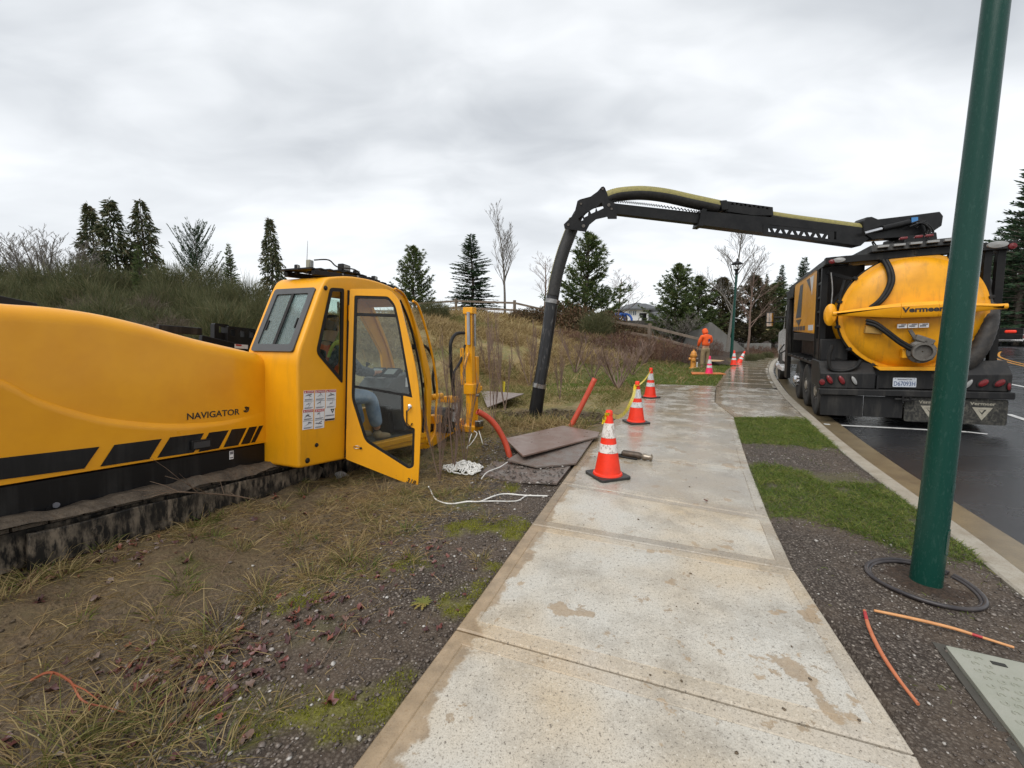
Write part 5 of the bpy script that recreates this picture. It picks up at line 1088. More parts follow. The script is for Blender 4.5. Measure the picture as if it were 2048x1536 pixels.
up_h = ribbed('suction_hose', [TW(u, v, BY) for u, v in ((1205, 402), (1222, 393), (1245, 388), (1285, 386), (1330, 391), (1380, 402), (1436, 414))], 0.125, stripe=(14, 15, 16, 17))
ribbed('suction_hose', [TW(u, v, BY) for u, v in ((1537, 433), (1590, 441), (1650, 449), (1718, 458))], 0.10, stripe=(14, 15, 16, 17))
ribbed('suction_hose', [TW(u, v, BY+0.04) for u, v in ((1150, 440), (1142, 462), (1126, 505), (1113, 552), (1106, 592))], 0.122, stripe=(2, 3, 4, 5))
TUBE = mat('scuffed_black_tube', (0.007, 0.007, 0.008), 0.35, col2=(0.12, 0.115, 0.11), ns=26, amt=(0.56, 0.78), st=(1, 1, 0.25))
MB().tube([TW(1106, 588, BY+0.06), TW(1097, 655, BY+0.06), TW(1086, 730, BY+0.03), TW(1078, 772, BY)], 0.122, 22).build('dig_tube', TUBE, truck, smooth=50)
MB().tube([TW(1079.5, 768, BY), TW(1072, 818, BY-0.02), TW(1070, 836, BY-0.03)], [0.126, 0.135, 0.135], 22).build('tube_tip', BLK, truck, smooth=50)
for (u, v, Y) in ((1105, 603, BY+0.06), (1078.5, 771, BY)):
    a = TW(u+0.8, v-4, Y); b = TW(u-0.8, v+4, Y); MB().tube([a, b], 0.14, 22).build('tube_clamp', STEEL, truck, smooth=40)
# star-shaped elbow: two cut plates with the hose between
def c5(x, y): return (1040+x*0.2539, 340+y*0.254)
star = [c5(*p) for p in ((640, 135), (655, 130), (668, 140), (688, 190), (700, 240), (762, 270), (762, 385), (692, 385), (688, 368), (600, 388), (548, 430), (518, 487), (352, 462), (345, 428), (428, 345), (452, 245), (470, 233), (555, 210), (610, 170))]
cut = [[c5(*p) for p in q] for q in ([(640, 255), (660, 300), (610, 325), (600, 300)], [(600, 290), (592, 330), (560, 345), (548, 320)], [(540, 325), (535, 360), (505, 375), (500, 345)], [(490, 360), (500, 395), (470, 405), (455, 385)])]
el = None
for dY in (-0.16, 0.16):
    o = bplate('elbow_plate', star, cut, 0.02, par=truck, Yc=BY+dY)
for (x, y, r) in ((480, 265, 0.02), (652, 150, 0.02), (700, 275, 0.03), (722, 305, 0.02), (380, 430, 0.025), (500, 440, 0.03)):
    a = TW(*c5(x, y), BY-0.19); b = TW(*c5(x, y), BY+0.19); MB().cyl(a, b, r, n=10).build('elbow_bolt', STEEL, truck)
MB().tube(spline([TW(u, v, BY) for u, v in ((1148, 448), (1160, 425), (1182, 408), (1206, 401))], 6), 0.10, 16).build('hose_elbow', HOSEB, truck, smooth=50)
ch = [TW(u, v, BY-0.1) for u, v in ((1208, 401), (1260, 405), (1320, 412), (1398, 424))]; P = spline(ch, 26); MB().tube([p+Vector((0, 0, 0.018*(1 if i % 2 else -1))) for i, p in enumerate(P)], 0.012, 5).build('cable_chain', BLK, truck)
# boom root: lift arm, cylinder, turret
bplate('lift_arm', [(1716, 445), (1722, 438), (1733, 437), (1745, 442), (1820, 433), (1866, 427), (1873, 436), (1870, 455), (1840, 475), (1800, 478), (1775, 479), (1733, 482), (1716, 470)], [], 0.26, bev=0.01)
MB().cyl(TW(1728, 467, BY-0.2), TW(1766, 457, BY-0.2), 0.035, n=14).build('cylinder_rod', CHROME, truck, smooth=40); MB().cyl(TW(1764, 457.5, BY-0.2), TW(1818, 445, BY-0.2), 0.055, n=14).build('lift_cylinder', BLK, truck, smooth=40)
bplate('boom_sticker', [(1823, 435), (1836, 434), (1836, 445), (1823, 446)], [], 0.004, Yc=BY-0.145, m=mat('sticker_blue', (0.05, 0.22, 0.5), 0.4))
bplate('turret', [(1788, 478), (1848, 470), (1852, 500), (1782, 502)], [], 0.5, bev=0.02)
rr = random.Random(4)
for i in range(7):
    a = [(1826+rr.uniform(-8, 8), 452+rr.uniform(-6, 6)), (1845+rr.uniform(-6, 8), 446+rr.uniform(-6, 6)), (1862+rr.uniform(-8, 6), 462+rr.uniform(-8, 8)), (1845+rr.uniform(-10, 10), 478+rr.uniform(-6, 5))]
    MB().tube(spline([TW(u, v, BY-0.17-0.02*i) for u, v in a], 5), 0.016, 6).build('hydraulic_hose', RUB if i != 3 else STEEL, truck, smooth=50)
for pts in (((1746, 482), (1756, 494), (1772, 494), (1788, 483)), ((1744, 484), (1752, 498), (1768, 500), (1790, 490))): MB().tube(spline([TW(u, v, BY-0.12) for u, v in pts], 5), 0.012, 6).build('hydraulic_hose', RUB, truck, smooth=50)
for i, (u, v) in enumerate(((1806, 486), (1836, 483), (1857, 481))): p = TY(u, v, 0.1); MB().bb((p.x-0.05, 0.06, 3.09), (p.x+0.05, 0.14, 3.13)).build('marker_lamp', LRED, truck, bevel=0.01)
# ---------------------------------------------------------------- street furniture, people and site gear
ONZ = lambda x, y: hz(x, y)
PINK = mat('cone_pink', (0.84, 0.03, 0.14), 0.45, col2=(0.7, 0.025, 0.11)); CBASE = mat('cone_base_rubber', (0.018, 0.018, 0.018), 0.5, col2=(0.035, 0.033, 0.03), ns=12)
def cone(M, label, body=CONE, band=BAND, basem=None, hgt=0.71):
    t = thing('traffic_cone', label, 'traffic cone', M, 'traffic cones along the sidewalk'); H = hgt
    b = MB(); b.plate(roundpoly([(-0.18, -0.18), (0.18, -0.18), (0.18, 0.18), (-0.18, 0.18)], 0.045, 5), (), 0.028); b.build('cone_base', basem or CBASE, t, bevel=0.006)
    prof = [(0.155, 0.028), (0.150, 0.045), (0.136, 0.052)]; r = lambda z: 0.136-(z-0.052)*(0.136-0.034)/(H-0.052-0.05)
    prof += [(r(z), z) for z in np.linspace(0.06, H-0.05, 6)]+[(0.038, H-0.048), (0.036, H-0.012), (0.028, H), (0.020, H), (0.018, H-0.05)]
    MB().lathe(prof, 36, caps=False).build('cone_body', body, t, smooth=35)
    for (z0, z1) in ((H*0.38, H*0.505), (H*0.60, H*0.81)):
        MB().lathe([(r(z0)+0.0005, z0-0.001), (r(z0)+0.003, z0), (r(z1)+0.003, z1), (r(z1)+0.0005, z1+0.001)], 36, caps=False).build('reflective_band', band, t, smooth=40)
    return t
c1 = cone(place(G(1215, 952, 0.0), 0.35), 'nearest orange cone with scuffed white bands on the sidewalk', CONE, BANDD)
c2 = cone(place(G(1272, 845, 0.0), 0.2), 'orange cone, middle one of the three joined by yellow tape', CONE, BAND)
c3 = cone(place(G(1300, 795, 0.0), 0.5), 'orange cone at the far end of the yellow tape', CONE, BAND)
pg = G(1418, 748, 0.0); c4 = cone(place((pg.x, pg.y, ONZ(pg.x, pg.y)), 0.1), 'pink cone on the lawn in front of the person', PINK, BAND, PINK)
c5_ = cone(place(G(1467, 731, 0.02), 0.3), 'upright orange cone with a bright reflection at the wet sidewalk edge', CONE, BAND)
p = AT(1478, 707, 21.6); c6 = cone(place((p.x, p.y, ONZ(p.x, p.y)+0.03), 0.3, 1, R_(8), R_(22)), 'tilted orange cone on the bark bed beyond the lamp post', CONE, BAND)
# caution tape
TAPE = reflmat('caution_tape', (0.72, 0.55, 0.02), (0.03, 0.03, 0.02))
def ribbon(name, pts, w, m, label, cat, tw=1.2, up=(0, 0, 1), kind=None):
    P = spline(pts, 10); V = []; F = []
    for i, q in enumerate(P):
        t = (P[min(i+1, len(P)-1)]-P[max(i-1, 0)]).normalized(); a = t.cross(Vector((0, 0, 1))).normalized(); b = a.cross(t); an = 0.4+tw*i/len(P)*3; d = (a*math.cos(an)+b*math.sin(an))*w/2; n = t.cross(d).normalized()*0.0008
        V += [q-d-n, q+d-n, q+d+n, q-d+n]
    for i in range(len(P)-1):
        for j in range(4): F.append((i*4+j, i*4+(j+1) % 4, i*4+4+(j+1) % 4, i*4+4+j))
    F += [(3, 2, 1, 0), tuple(4*(len(P)-1)+j for j in range(4))]
    o = MB().add(V, F).build(name, m); tag(o, label, cat, kind=kind); return o
t1 = c1.location+Vector((0, 0, 0.66)); t2 = c2.location+Vector((0, 0, 0.64)); t3 = c3.location+Vector((0, 0, 0.65))
mid = t1.lerp(t2, 0.5)-Vector((0, 0, 0.20)); m2 = t2.lerp(t3, 0.5)-Vector((0, 0, 0.05))
ribbon('caution_tape', [t1+Vector((-0.05, 0, -0.10)), t1+Vector((-0.04, -0.02, 0)), t1+Vector((0.03, 0.03, -0.01)), t1.lerp(t2, 0.25)-Vector((0, 0, 0.15)), mid, t1.lerp(t2, 0.8)-Vector((0, 0, 0.11)), t2-Vector((0.03, 0.0, 0.0)), t2+Vector((0.03, 0.03, 0)), m2, t3], 0.05, TAPE, 'yellow caution tape strung between the three nearest cones', 'caution tape')
# lamp posts
def lamp_post(M, label, gear=True):
    t = thing('lamp_post', label, 'lamp post', M, 'green lamp posts along the street'); H = 4.15
    MB().lathe([(0.076, -0.05), (0.076, 0.0), (0.074, 0.4), (0.066, 1.6), (0.057, 3.0), (0.050, H), (0.048, H+0.02)], 40).build('pole', GREEN, t, smooth=40)
    MB().plate(roundpoly([(-0.026, 0.23), (0.026, 0.23), (0.026, 0.39), (-0.026, 0.39)], 0.024, 5), (), 0.004, lambda X, Y, Z: (0.0745*math.sin(X/0.0745-0.15), -(0.0745+Z)*math.cos(X/0.0745-0.15), Y)).build('hand_hole_cover', GREEN, t, bevel=0.0015)
    MB().plate(roundpoly([(-0.030, 0.62), (0.030, 0.62), (0.030, 0.66), (-0.030, 0.66)], 0.004, 2), (), 0.002, lambda X, Y, Z: (0.0735*math.sin(X/0.0735-0.15), -(0.0735+Z)*math.cos(X/0.0735-0.15), Y)).build('pole_tag', GREEN, t)
    MB().lathe([(0.06, H), (0.085, H+0.03), (0.085, H+0.06), (0.06, H+0.08), (0.07, H+0.18), (0.135, H+0.24), (0.14, H+0.27)], 28).build('lamp_fitter', BLK, t, smooth=40)
    MB().lathe([(0.12, H+0.27), (0.155, H+0.36), (0.165, H+0.46), (0.16, H+0.52)], 28, caps=False).build('lamp_globe', glassmat('lamp_glass', (0.93, 0.93, 0.92), 0.1) if 'lamp_glass' not in MATS else MATS['lamp_glass'], t, smooth=50)
    MB().lathe([(0.26, H+0.505), (0.265, H+0.52), (0.20, H+0.59), (0.10, H+0.64), (0.05, H+0.66), (0.035, H+0.70), (0.045, H+0.73), (0.01, H+0.82)], 32).build('lamp_roof', BLK, t, smooth=40)
    for k in range(4):
        a = k*math.pi/2+0.4; MB().cyl((0.13*math.cos(a), 0.13*math.sin(a), H+0.26), (0.175*math.cos(a), 0.175*math.sin(a), H+0.51), 0.009, n=6).build('lamp_strut', BLK, t)
    return t
lp = G(1851, 1168, -0.02); lamp = lamp_post(place((lp.x, lp.y, -0.03), R_(40)), 'green lamp post nearest the camera, rising out of the top of the picture')
p = AT(1463, 709, 21.7); zb = hz(p.x, p.y); dup(lamp, place((p.x, p.y, zb-0.05), 0.2, 1), 'distant green lamp post with lantern head behind the orange cones')
def mound():
    V = []; F = []; n = 28; rings = 7
    for j in range(rings):
        for i in range(n):
            a = 2*math.pi*i/n; r = 0.235*j/(rings-1); x, y = r*math.cos(a), r*math.sin(a); V.append((x, y, 0.012+0.02*(1-j/(rings-1))+0.012*fbm(x*20+5, y*20+5, 2, 3)))
    for j in range(rings-1):
        for i in range(n): F.append((j*n+i, j*n+(i+1) % n, (j+1)*n+(i+1) % n, (j+1)*n+i))
    return MB().add(V, F)
rc = Vector((lp.x-0.03, lp.y-0.01, -0.022))
t = thing('edging_ring', 'black plastic edging ring lying around the base of the near lamp post', 'edging ring', rc)
ER = mat('edging_plastic', (0.022, 0.019, 0.022), 0.4, col2=(0.05, 0.042, 0.04), ns=12)
for (r, z, rr_) in ((0.262, 0.022, 0.013), (0.245, 0.016, 0.010)): MB().tube([Vector((r*math.cos(a)*(1+0.02*math.sin(3*a)), r*math.sin(a), z+0.006*math.sin(2*a))) for a in np.linspace(0.35, 2*math.pi+0.25, 56)], rr_, 8).build('edging_coil', ER, t, smooth=50)
mo = mound().build('ring_soil', GROUND, None, smooth=60); mo.location = rc-Vector((0, 0, 0.012)); tag(mo, kind='stuff'); mo.name = 'soil'
# utility vault lid
VL = mat('vault_lid_composite', (0.235, 0.245, 0.195), 0.7, col2=(0.30, 0.30, 0.255), ns=5, bump=0.35, bs=120, bd=0.003)
A = G(1890, 1294, 0.0); e1 = Vector((0.88, -0.475, 0)).normalized(); e2 = Vector((-0.35, -0.937, 0)).normalized()
Mv = Matrix((e1, -e2, Vector((0, 0, 1)))).transposed().to_4x4(); Mv.translation = A+Vector((0, 0, -0.02))
lid = thing('utility_vault', 'grey-green utility vault lid with raised pattern in the verge soil', 'utility vault', Mv)
MB().plate(roundpoly([(0, -0.80), (0.50, -0.80), (0.50, 0), (0, 0)], 0.01, 3), (), 0.03).build('vault_lid', VL, lid, bevel=0.004)
MB().plate([(-0.035, -0.835), (0.535, -0.835), (0.535, 0.035), (-0.035, 0.035)], [[(-0.004, -0.804), (0.504, -0.804), (0.504, 0.004), (-0.004, 0.004)]], 0.012).build('vault_frame', mat('vault_frame_grey', (0.06, 0.055, 0.045), 0.8), lid)
bump_me = MB().tube([Vector((0.011*math.cos(a), 0.011*math.sin(a), 0.0)) for a in np.linspace(-0.5, math.pi+0.5, 7)], 0.0032, 5).mesh('tread_bump', VL, 60)
for j in range(16):
    for i in range(10):
        x, y = 0.055+0.043*i, -0.05-0.047*j
        if 2 <= i <= 4 and j < 2: continue
        obj('tread_bump', bump_me, lid, Matrix.Translation((x+(0.012 if j % 2 else 0), y, 0.031)) @ Matrix.Rotation(0.3 if (i+j) % 2 else -2.8, 4, 'Z'))
MB().box((0.16, -0.06, 0.031), (0.05, 0.022, 0.004)).build('lift_slot', mat('slot_dark', (0.03, 0.03, 0.025), 0.8), lid)
# marking sticks on the verge
def stick(pts, r, label, cols, red):
    P = spline([G(u, v, 0.012) for u, v in pts], 6); t_ = MB(); t_.tube(P, [r*(0.75+0.25*math.sin(math.pi*min(1, i/len(P)*1.15+0.1))) for i in range(len(P))], 8)
    for i in range(len(P)-1):
        if red[0] <= i/len(P) < red[1]:
            for j in range(8): t_.m[i*8+j] = 1
    o = t_.build('marking_stick', cols, smooth=50); tag(o, label, 'stick', 'sticks on the verge'); return o
WOOD1 = mat('salmon_stick', (0.52, 0.17, 0.075), 0.55, col2=(0.42, 0.12, 0.05), ns=18); WOOD2 = mat('pale_stick', (0.60, 0.30, 0.12), 0.55, col2=(0.50, 0.22, 0.08), ns=18); REDP = mat('red_marking_paint', (0.42, 0.03, 0.035), 0.5)
stick([(1729, 1221), (1738, 1255), (1762, 1305), (1797, 1358), (1836, 1408)], 0.0095, 'bent salmon orange stick lying next to the sidewalk edge', [WOOD1, REDP], (0.03, 0.16)); stick([(1748, 1221), (1820, 1236), (1900, 1255), (1965, 1275), (2028, 1295)], 0.0085, 'straight pale orange stick below the edging ring', [WOOD2, REDP], (0.62, 0.70))
# steel plates by the pit
RUST = mat('rusty_plate', (0.165, 0.100, 0.076), 0.34, col2=(0.22, 0.17, 0.145), ns=4, bump=0.25, bs=30, rvar=0.2, world=True); RUSTG = mat('gravelly_plate', (0.14, 0.098, 0.078), 0.42, col2=(0.18, 0.165, 0.15), ns=7, bump=0.9, bs=110, bd=0.008, world=True)
def plate_obj(px, zs, label, m=RUST, th=0.022):
    P = [G(u, v, z) for (u, v), z in zip(px, zs)]; k = len(P); V = [p-Vector((0, 0, th)) for p in P]+P
    mb = MB().add(V, [tuple(range(k-1, -1, -1)), tuple(range(k, 2*k))]+[(i, (i+1) % k, k+(i+1) % k, k+i) for i in range(k)])
    o = mb.build('steel_plate', m, bevel=0.003); tag(o, label, 'steel plate', 'steel plates around the pit'); return o
plate_obj([(1010, 877), (1126, 851), (1199, 864), (1195, 873), (1046, 911)], [0.10, 0.07, 0.06, 0.07, 0.12], 'rusty steel plate on top, leaning by the orange pipes', RUST)
plate_obj([(1014, 919), (1040, 903), (1187, 876), (1152, 926), (1075, 933)], [0.06, 0.055, 0.045, 0.035, 0.04], 'gravel covered steel plate in the middle of the stack', RUSTG)
plate_obj([(958, 948), (986, 922), (1141, 932), (1114, 966), (1029, 962)], [0.0, 0.0, 0.005, 0.0, 0.0], 'steel plate lowest and nearest the camera, strewn with gravel', RUSTG)
plate_obj([(960, 781), (1048, 787), (1010, 800), (975, 814)], [0.02, 0.16, 0.10, 0.0], 'pale steel plate lying beyond the drill mast by the dig tube', mat('pale_plate', (0.24, 0.20, 0.18), 0.45, col2=(0.16, 0.12, 0.10), ns=5))
# stub-up conduits
COND = mat('red_conduit', (0.50, 0.060, 0.022), 0.42, col2=(0.40, 0.045, 0.02), ns=9, bump=0.05)
def conduit(pts, r, label):
    P = spline(pts, 6); t_ = MB(); t_.tube(P, r, 16, caps=False); t_.tube(P, r*0.82, 16, caps=False)
    o = t_.build('conduit_pipe', COND, smooth=50); k = len(P)*16
    bm = bmesh.new(); bm.from_mesh(o.data); bm.verts.ensure_lookup_table()
    for base in (0, (len(P)-1)*16):
        for j in range(16): bm.faces.new([bm.verts[base+j], bm.verts[base+(j+1) % 16], bm.verts[k+base+(j+1) % 16], bm.verts[k+base+j]])
    bmesh.ops.recalc_face_normals(bm, faces=bm.faces[:]); bm.to_mesh(o.data); bm.free(); tag(o, label, 'pipe', 'red conduit pipes'); return o
conduit([AT(1023, 928, 5.0), AT(1019, 912, 5.02), AT(1009, 882, 5.05), AT(992, 852, 5.05), AT(974, 834, 5.03), AT(955, 823, 4.98)], 0.036, 'bent red conduit pipe curving up beside the steel plates'); conduit([AT(1136, 868, 6.72), AT(1142, 852, 6.75), AT(1166, 806, 6.78), AT(1190, 757, 6.8)], 0.042, 'straight red conduit pipe leaning up behind the steel plates')
# white rope
ROPE = mat('white_rope', (0.70, 0.69, 0.66), 0.7, col2=(0.52, 0.50, 0.46), ns=30)
rr = random.Random(11); base = G(930, 940, 0.0); zb = hz(base.x, base.y); P = []
hc = [(-0.17, 0.0, 0.10), (0.0, 0.03, 0.13), (0.16, -0.02, 0.11), (0.06, -0.06, 0.08), (-0.08, -0.05, 0.09)]; q = Vector((0, 0, 0.05)); hd_ = 0.0
for i in range(420):
    cx, cy, cr = hc[(i//14) % 5]; hd_ += rr.uniform(-0.3, 1.5)*(1 if (i//40) % 2 else -1); tgt = Vector((cx, cy, 0)); q = q+Vector((math.cos(hd_), math.sin(hd_), 0))*0.035+(tgt-Vector((q.x, q.y, 0)))*0.16; rad = math.hypot(q.x/0.30, q.y/0.15); q.z = 0.012+0.085*max(0, 1-rad)*rr.uniform(0.2, 1.25)+0.02*abs(math.sin(i*0.9))
    P.append(Vector((base.x+q.x, base.y+q.y, zb+q.z)))
o = MB().tube(spline(P, 3), 0.0075, 5).build('rope_pile', ROPE, smooth=60); tag(o, 'tangled heap of white rope in front of the drill mast', 'rope')
def rope(pts, r, label): o = MB().tube(spline(pts, 6), r, 6).build('white_line', ROPE, smooth=60); tag(o, label, 'rope', 'white lines near the rope heap'); return o
def onz(u, v, d=0.01): p = G(u, v, 0); p = G(u, v, hz(p.x, p.y)+d); p.z = hz(p.x, p.y)+d; return p
rope([onz(857, 962, 0.12), onz(860, 980), onz(872, 997), onz(900, 1006), onz(935, 1004), onz(960, 1003), onz(985, 994), onz(1010, 987), onz(1050, 991), onz(1095, 992)], 0.007, 'flat white line trailing over the ground toward the sidewalk')
rope([onz(950, 1004), onz(985, 1002), onz(1025, 1003), onz(1040, 1000), onz(1050, 993), onz(1062, 990)], 0.006, 'short second strand of white line beside the trailing one')
mY = 6.4; q = lambda u, v: AT(u, v, mY-(v-850)/110*1.4)
rope([q(943, 868), q(936, 890), q(930, 915), q(932, 935)], 0.007, 'white line hanging from the mast base down to the rope heap'); rope([q(948, 862), q(954, 868), q(944, 885), q(934, 895)], 0.007, 'white line looped below the mast base')
rope([q(958, 862), q(966, 890), q(970, 915), q(965, 930)], 0.006, 'white line arching right of the mast base'); rope([onz(963, 957, 0.05), onz(975, 945, 0.05), onz(1000, 935, 0.06), onz(1015, 925, 0.07)], 0.006, 'white line lying across the nearest steel plate')
# digging tool on the sidewalk
d0, d1 = G(1238, 905, 0.04), G(1304, 916, 0.04); ax = (d1-d0).normalized(); t = thing('vacuum_nozzle', 'worn steel digging nozzle lying on the sidewalk behind the nearest cone', 'nozzle', d0); OLD = mat('worn_brown_steel', (0.12, 0.085, 0.06), 0.45, 0.4, col2=(0.05, 0.04, 0.03), ns=16, bump=0.2)
L = (d1-d0).length; q = ax
MB().tube([q*0.09*L, q*0.14*L, q*0.62*L, q*0.70*L], [0.02, 0.042, 0.045, 0.030], 14).build('nozzle_barrel', OLD, t, smooth=40); MB().tube([q*0.70*L, q*0.74*L, q*0.80*L, q*0.92*L, q*L], [0.028, 0.040, 0.040, 0.030, 0.030], 14).build('nozzle_coupling', mat('worn_bright_steel', (0.40, 0.36, 0.30), 0.35, 0.7, col2=(0.2, 0.16, 0.12), ns=14), t, smooth=40)
MB().tube([q*0.95*L, q*0.985*L], 0.042, 14).build('coupling_ring', MATS['worn_bright_steel'], t, smooth=40); MB().tube(spline([q*0.1*L+Vector((0, 0, -0.02)), Vector((-0.02, -0.06, -0.025)), Vector((0.12, -0.16, -0.03)), Vector((0.17, -0.19, -0.028))], 5), 0.012, 8).build('nozzle_lead', RUB, t, smooth=50)
MB().tube(spline([q*0.1*L+Vector((0, 0, -0.02)), Vector((-0.05, 0.02, -0.025)), Vector((-0.10, 0.10, -0.028))], 5), 0.012, 8).build('nozzle_lead', RUB, t, smooth=50)
# yellow-flagged stake
p = onz(1004, 812); FLAGY = mat('flag_yellow', (0.70, 0.55, 0.03), 0.5)
t = thing('survey_stake', 'thin stake with a yellow ribbon among the saplings by the mast', 'stake', p); tp_ = AT(1006, 762, p.y)-p; MB().tube([(0, 0, -0.1), tp_*0.55, tp_], 0.006, 6).build('stake_rod', OLD, t); MB().add([tp_+Vector((-0.01, 0, 0)), tp_+Vector((0.05, 0.01, -0.02)), tp_+Vector((0.03, 0.02, -0.26)), tp_+Vector((-0.02, 0, -0.22))], [(0, 1, 2, 3)]).build('stake_ribbon', FLAGY, t)
# hydrant
HYD = mat('hydrant_yellow', (0.62, 0.27, 0.045), 0.45, col2=(0.50, 0.20, 0.035), ns=7); HYG = mat('hydrant_port_grey', (0.16, 0.13, 0.11), 0.5)
p = G(1386, 737, 0.0); t = thing('fire_hydrant', 'amber yellow fire hydrant on the grass left of the person', 'fire hydrant', place((p.x, p.y, hz(p.x, p.y)), R_(-20), 0.95))
MB().lathe([(0.17, -0.05), (0.17, 0.02), (0.165, 0.045), (0.125, 0.06), (0.115, 0.10), (0.115, 0.52), (0.145, 0.54), (0.15, 0.60)], 28).build('hydrant_barrel', HYD, t, smooth=40)
MB().lathe([(0.165, 0.60), (0.165, 0.635), (0.135, 0.65), (0.125, 0.72), (0.09, 0.79), (0.05, 0.815), (0.045, 0.83), (0.035, 0.835), (0.03, 0.88), (0.02, 0.88)], 28).build('hydrant_bonnet', HYD, t, smooth=40)
MB().lathe([(0.08, 0.08), (0.085, 0.16), (0.075, 0.165), (0.07, 0.19), (0.02, 0.2)], 18, M=Matrix.Translation((0, 0, 0.42)) @ Matrix.Rotation(R_(90), 4, 'X')).build('pumper_port', HYD, t, smooth=40)
MB().lathe([(0.06, 0.08), (0.065, 0.17), (0.06, 0.20), (0.02, 0.21)], 16, M=Matrix.Translation((0, 0, 0.45)) @ Matrix.Rotation(R_(90), 4, 'Y')).build('hose_port', HYG, t, smooth=40); MB().lathe([(0.06, 0.08), (0.065, 0.17), (0.06, 0.20), (0.02, 0.21)], 16, M=Matrix.Translation((0, 0, 0.45)) @ Matrix.Rotation(R_(-90), 4, 'Y')).build('hose_port', HYD, t, smooth=40)
MB().box((0.16, -0.02, 0.2), (0.05, 0.02, 0.22)).build('hydrant_tag', DECAL, t)
for k in range(8): a = k*math.pi/4; MB().cyl((0.145*math.cos(a), 0.145*math.sin(a), 0.02), (0.145*math.cos(a), 0.145*math.sin(a), 0.06), 0.014, n=6).build('flange_bolt', HYD, t)
# boards and hoses by the cones
ORH = mat('orange_mat', (0.55, 0.16, 0.035), 0.6); PLY = mat('plywood', (0.50, 0.34, 0.18), 0.6, col2=(0.42, 0.27, 0.13), ns=9)
def gpoly(name, px, z, th, m, label, cat):
    P = []
    for u, v in px: g = G(u, v, 0); P.append(Vector((g.x, g.y, max(hz(g.x, g.y), -0.05)+z)))
    zz = max(p.z for p in P); k = len(P); V = [Vector((p.x, p.y, zz-th)) for p in P]+[Vector((p.x, p.y, zz)) for p in P]
    o = MB().add(V, [tuple(range(k-1, -1, -1)), tuple(range(k, 2*k))]+[(i, (i+1) % k, k+(i+1) % k, k+i) for i in range(k)]).build(name, m, bevel=0.004); tag(o, label, cat); return o
gpoly('orange_board', [(1382, 745), (1440, 746), (1452, 749), (1384, 749)], 0.05, 0.03, ORH, 'orange plastic board lying under the pink cone', 'board'); gpoly('plywood_board', [(1420, 729), (1448, 731), (1440, 733), (1416, 733)], 0.05, 0.02, PLY, 'pale plywood board on the lawn behind the pink cone', 'board')
P = [G(u, v, 0.03) for u, v in ((1424, 727), (1440, 729), (1458, 731), (1472, 731.5))]; o = MB().tube(spline(P, 6), 0.035, 8).build('ground_hose', RUB, smooth=50); tag(o, 'black hose crossing the grass to the upright orange cone', 'hose')
g_ = AT(1492, 704, 22.2); o = MB().box((g_.x, g_.y, hz(g_.x, g_.y)+0.05), (0.75, 0.3, 0.06), (0, 0, R_(-25))).build('wood_offcut', PLY, bevel=0.006); tag(o, 'pale timber offcut beside the tilted cone', 'timber')

# ---------------------------------------------------------------- people
def skin(name, chain, edges, m, parent, sub=2, M=None):
    """chain: list of (point, rx, ry); a Skin modifier grows the surface, rooted at vertex 0"""
    me = bpy.data.meshes.new(name); me.from_pydata([tuple(c[0]) for c in chain], edges, []); me.materials.append(m)
    o = obj(name, me, parent, M); md = o.modifiers.new('skin', 'SKIN'); md.use_smooth_shade = True; md.branch_smoothing = 0.4
    for i, c in enumerate(chain): o.data.skin_vertices[0].data[i].radius = (c[1], c[2] if len(c) > 2 else c[1])
    o.data.skin_vertices[0].data[0].use_root = True
    s = o.modifiers.new('sub', 'SUBSURF'); s.levels = sub; s.render_levels = sub; return o
SKINM = mat('skin', (0.42, 0.22, 0.14), 0.5, col2=(0.36, 0.18, 0.11)); HOOD = mat('orange_hoodie', (0.78, 0.105, 0.012), 0.75, col2=(0.66, 0.08, 0.010), ns=9, bump=0.4, bs=14, bd=0.03); KHAKI = mat('khaki_trousers', (0.27, 0.20, 0.11), 0.8, col2=(0.21, 0.15, 0.08), ns=8, bump=0.4, bs=12, bd=0.03); BOOT = mat('boot_leather', (0.16, 0.10, 0.05), 0.7, col2=(0.09, 0.06, 0.035))
p = G(1409, 738, 0.0); z0 = hz(p.x, p.y)
man = thing('person', 'person in an orange hooded sweatshirt and khaki trousers standing with head bowed', 'person', place((p.x, p.y, z0), R_(10)))
# x right, y forward (away from camera), z up
B = [((0, 0, 0.93), 0.12, 0.10), ((0, 0.0, 1.12), 0.12, 0.09), ((0, 0.01, 1.32), 0.15, 0.10), ((0, 0.04, 1.45), 0.06, 0.06), ((-0.01, 0.09, 1.56), 0.075, 0.085), ((-0.02, 0.13, 1.66), 0.07, 0.08),
     ((-0.19, 0.0, 1.38), 0.055), ((-0.26, 0.05, 1.12), 0.045), ((-0.22, 0.20, 0.93), 0.035), ((0.19, 0.0, 1.38), 0.055), ((0.27, 0.04, 1.14), 0.045), ((0.20, 0.24, 1.08), 0.035),
     ((-0.10, 0, 0.88), 0.085), ((-0.12, 0.02, 0.50), 0.06), ((-0.13, -0.01, 0.09), 0.04), ((0.10, 0, 0.88), 0.085), ((0.12, 0.03, 0.50), 0.06), ((0.13, 0.0, 0.09), 0.04), ((-0.14, 0.13, 0.03), 0.035), ((0.14, 0.14, 0.03), 0.035)]
E_ = [(0, 1), (1, 2), (2, 3), (3, 4), (4, 5), (2, 6), (6, 7), (7, 8), (2, 9), (9, 10), (10, 11), (0, 12), (12, 13), (13, 14), (0, 15), (15, 16), (16, 17), (14, 18), (17, 19)]
skin('body', B, E_, SKINM, man)
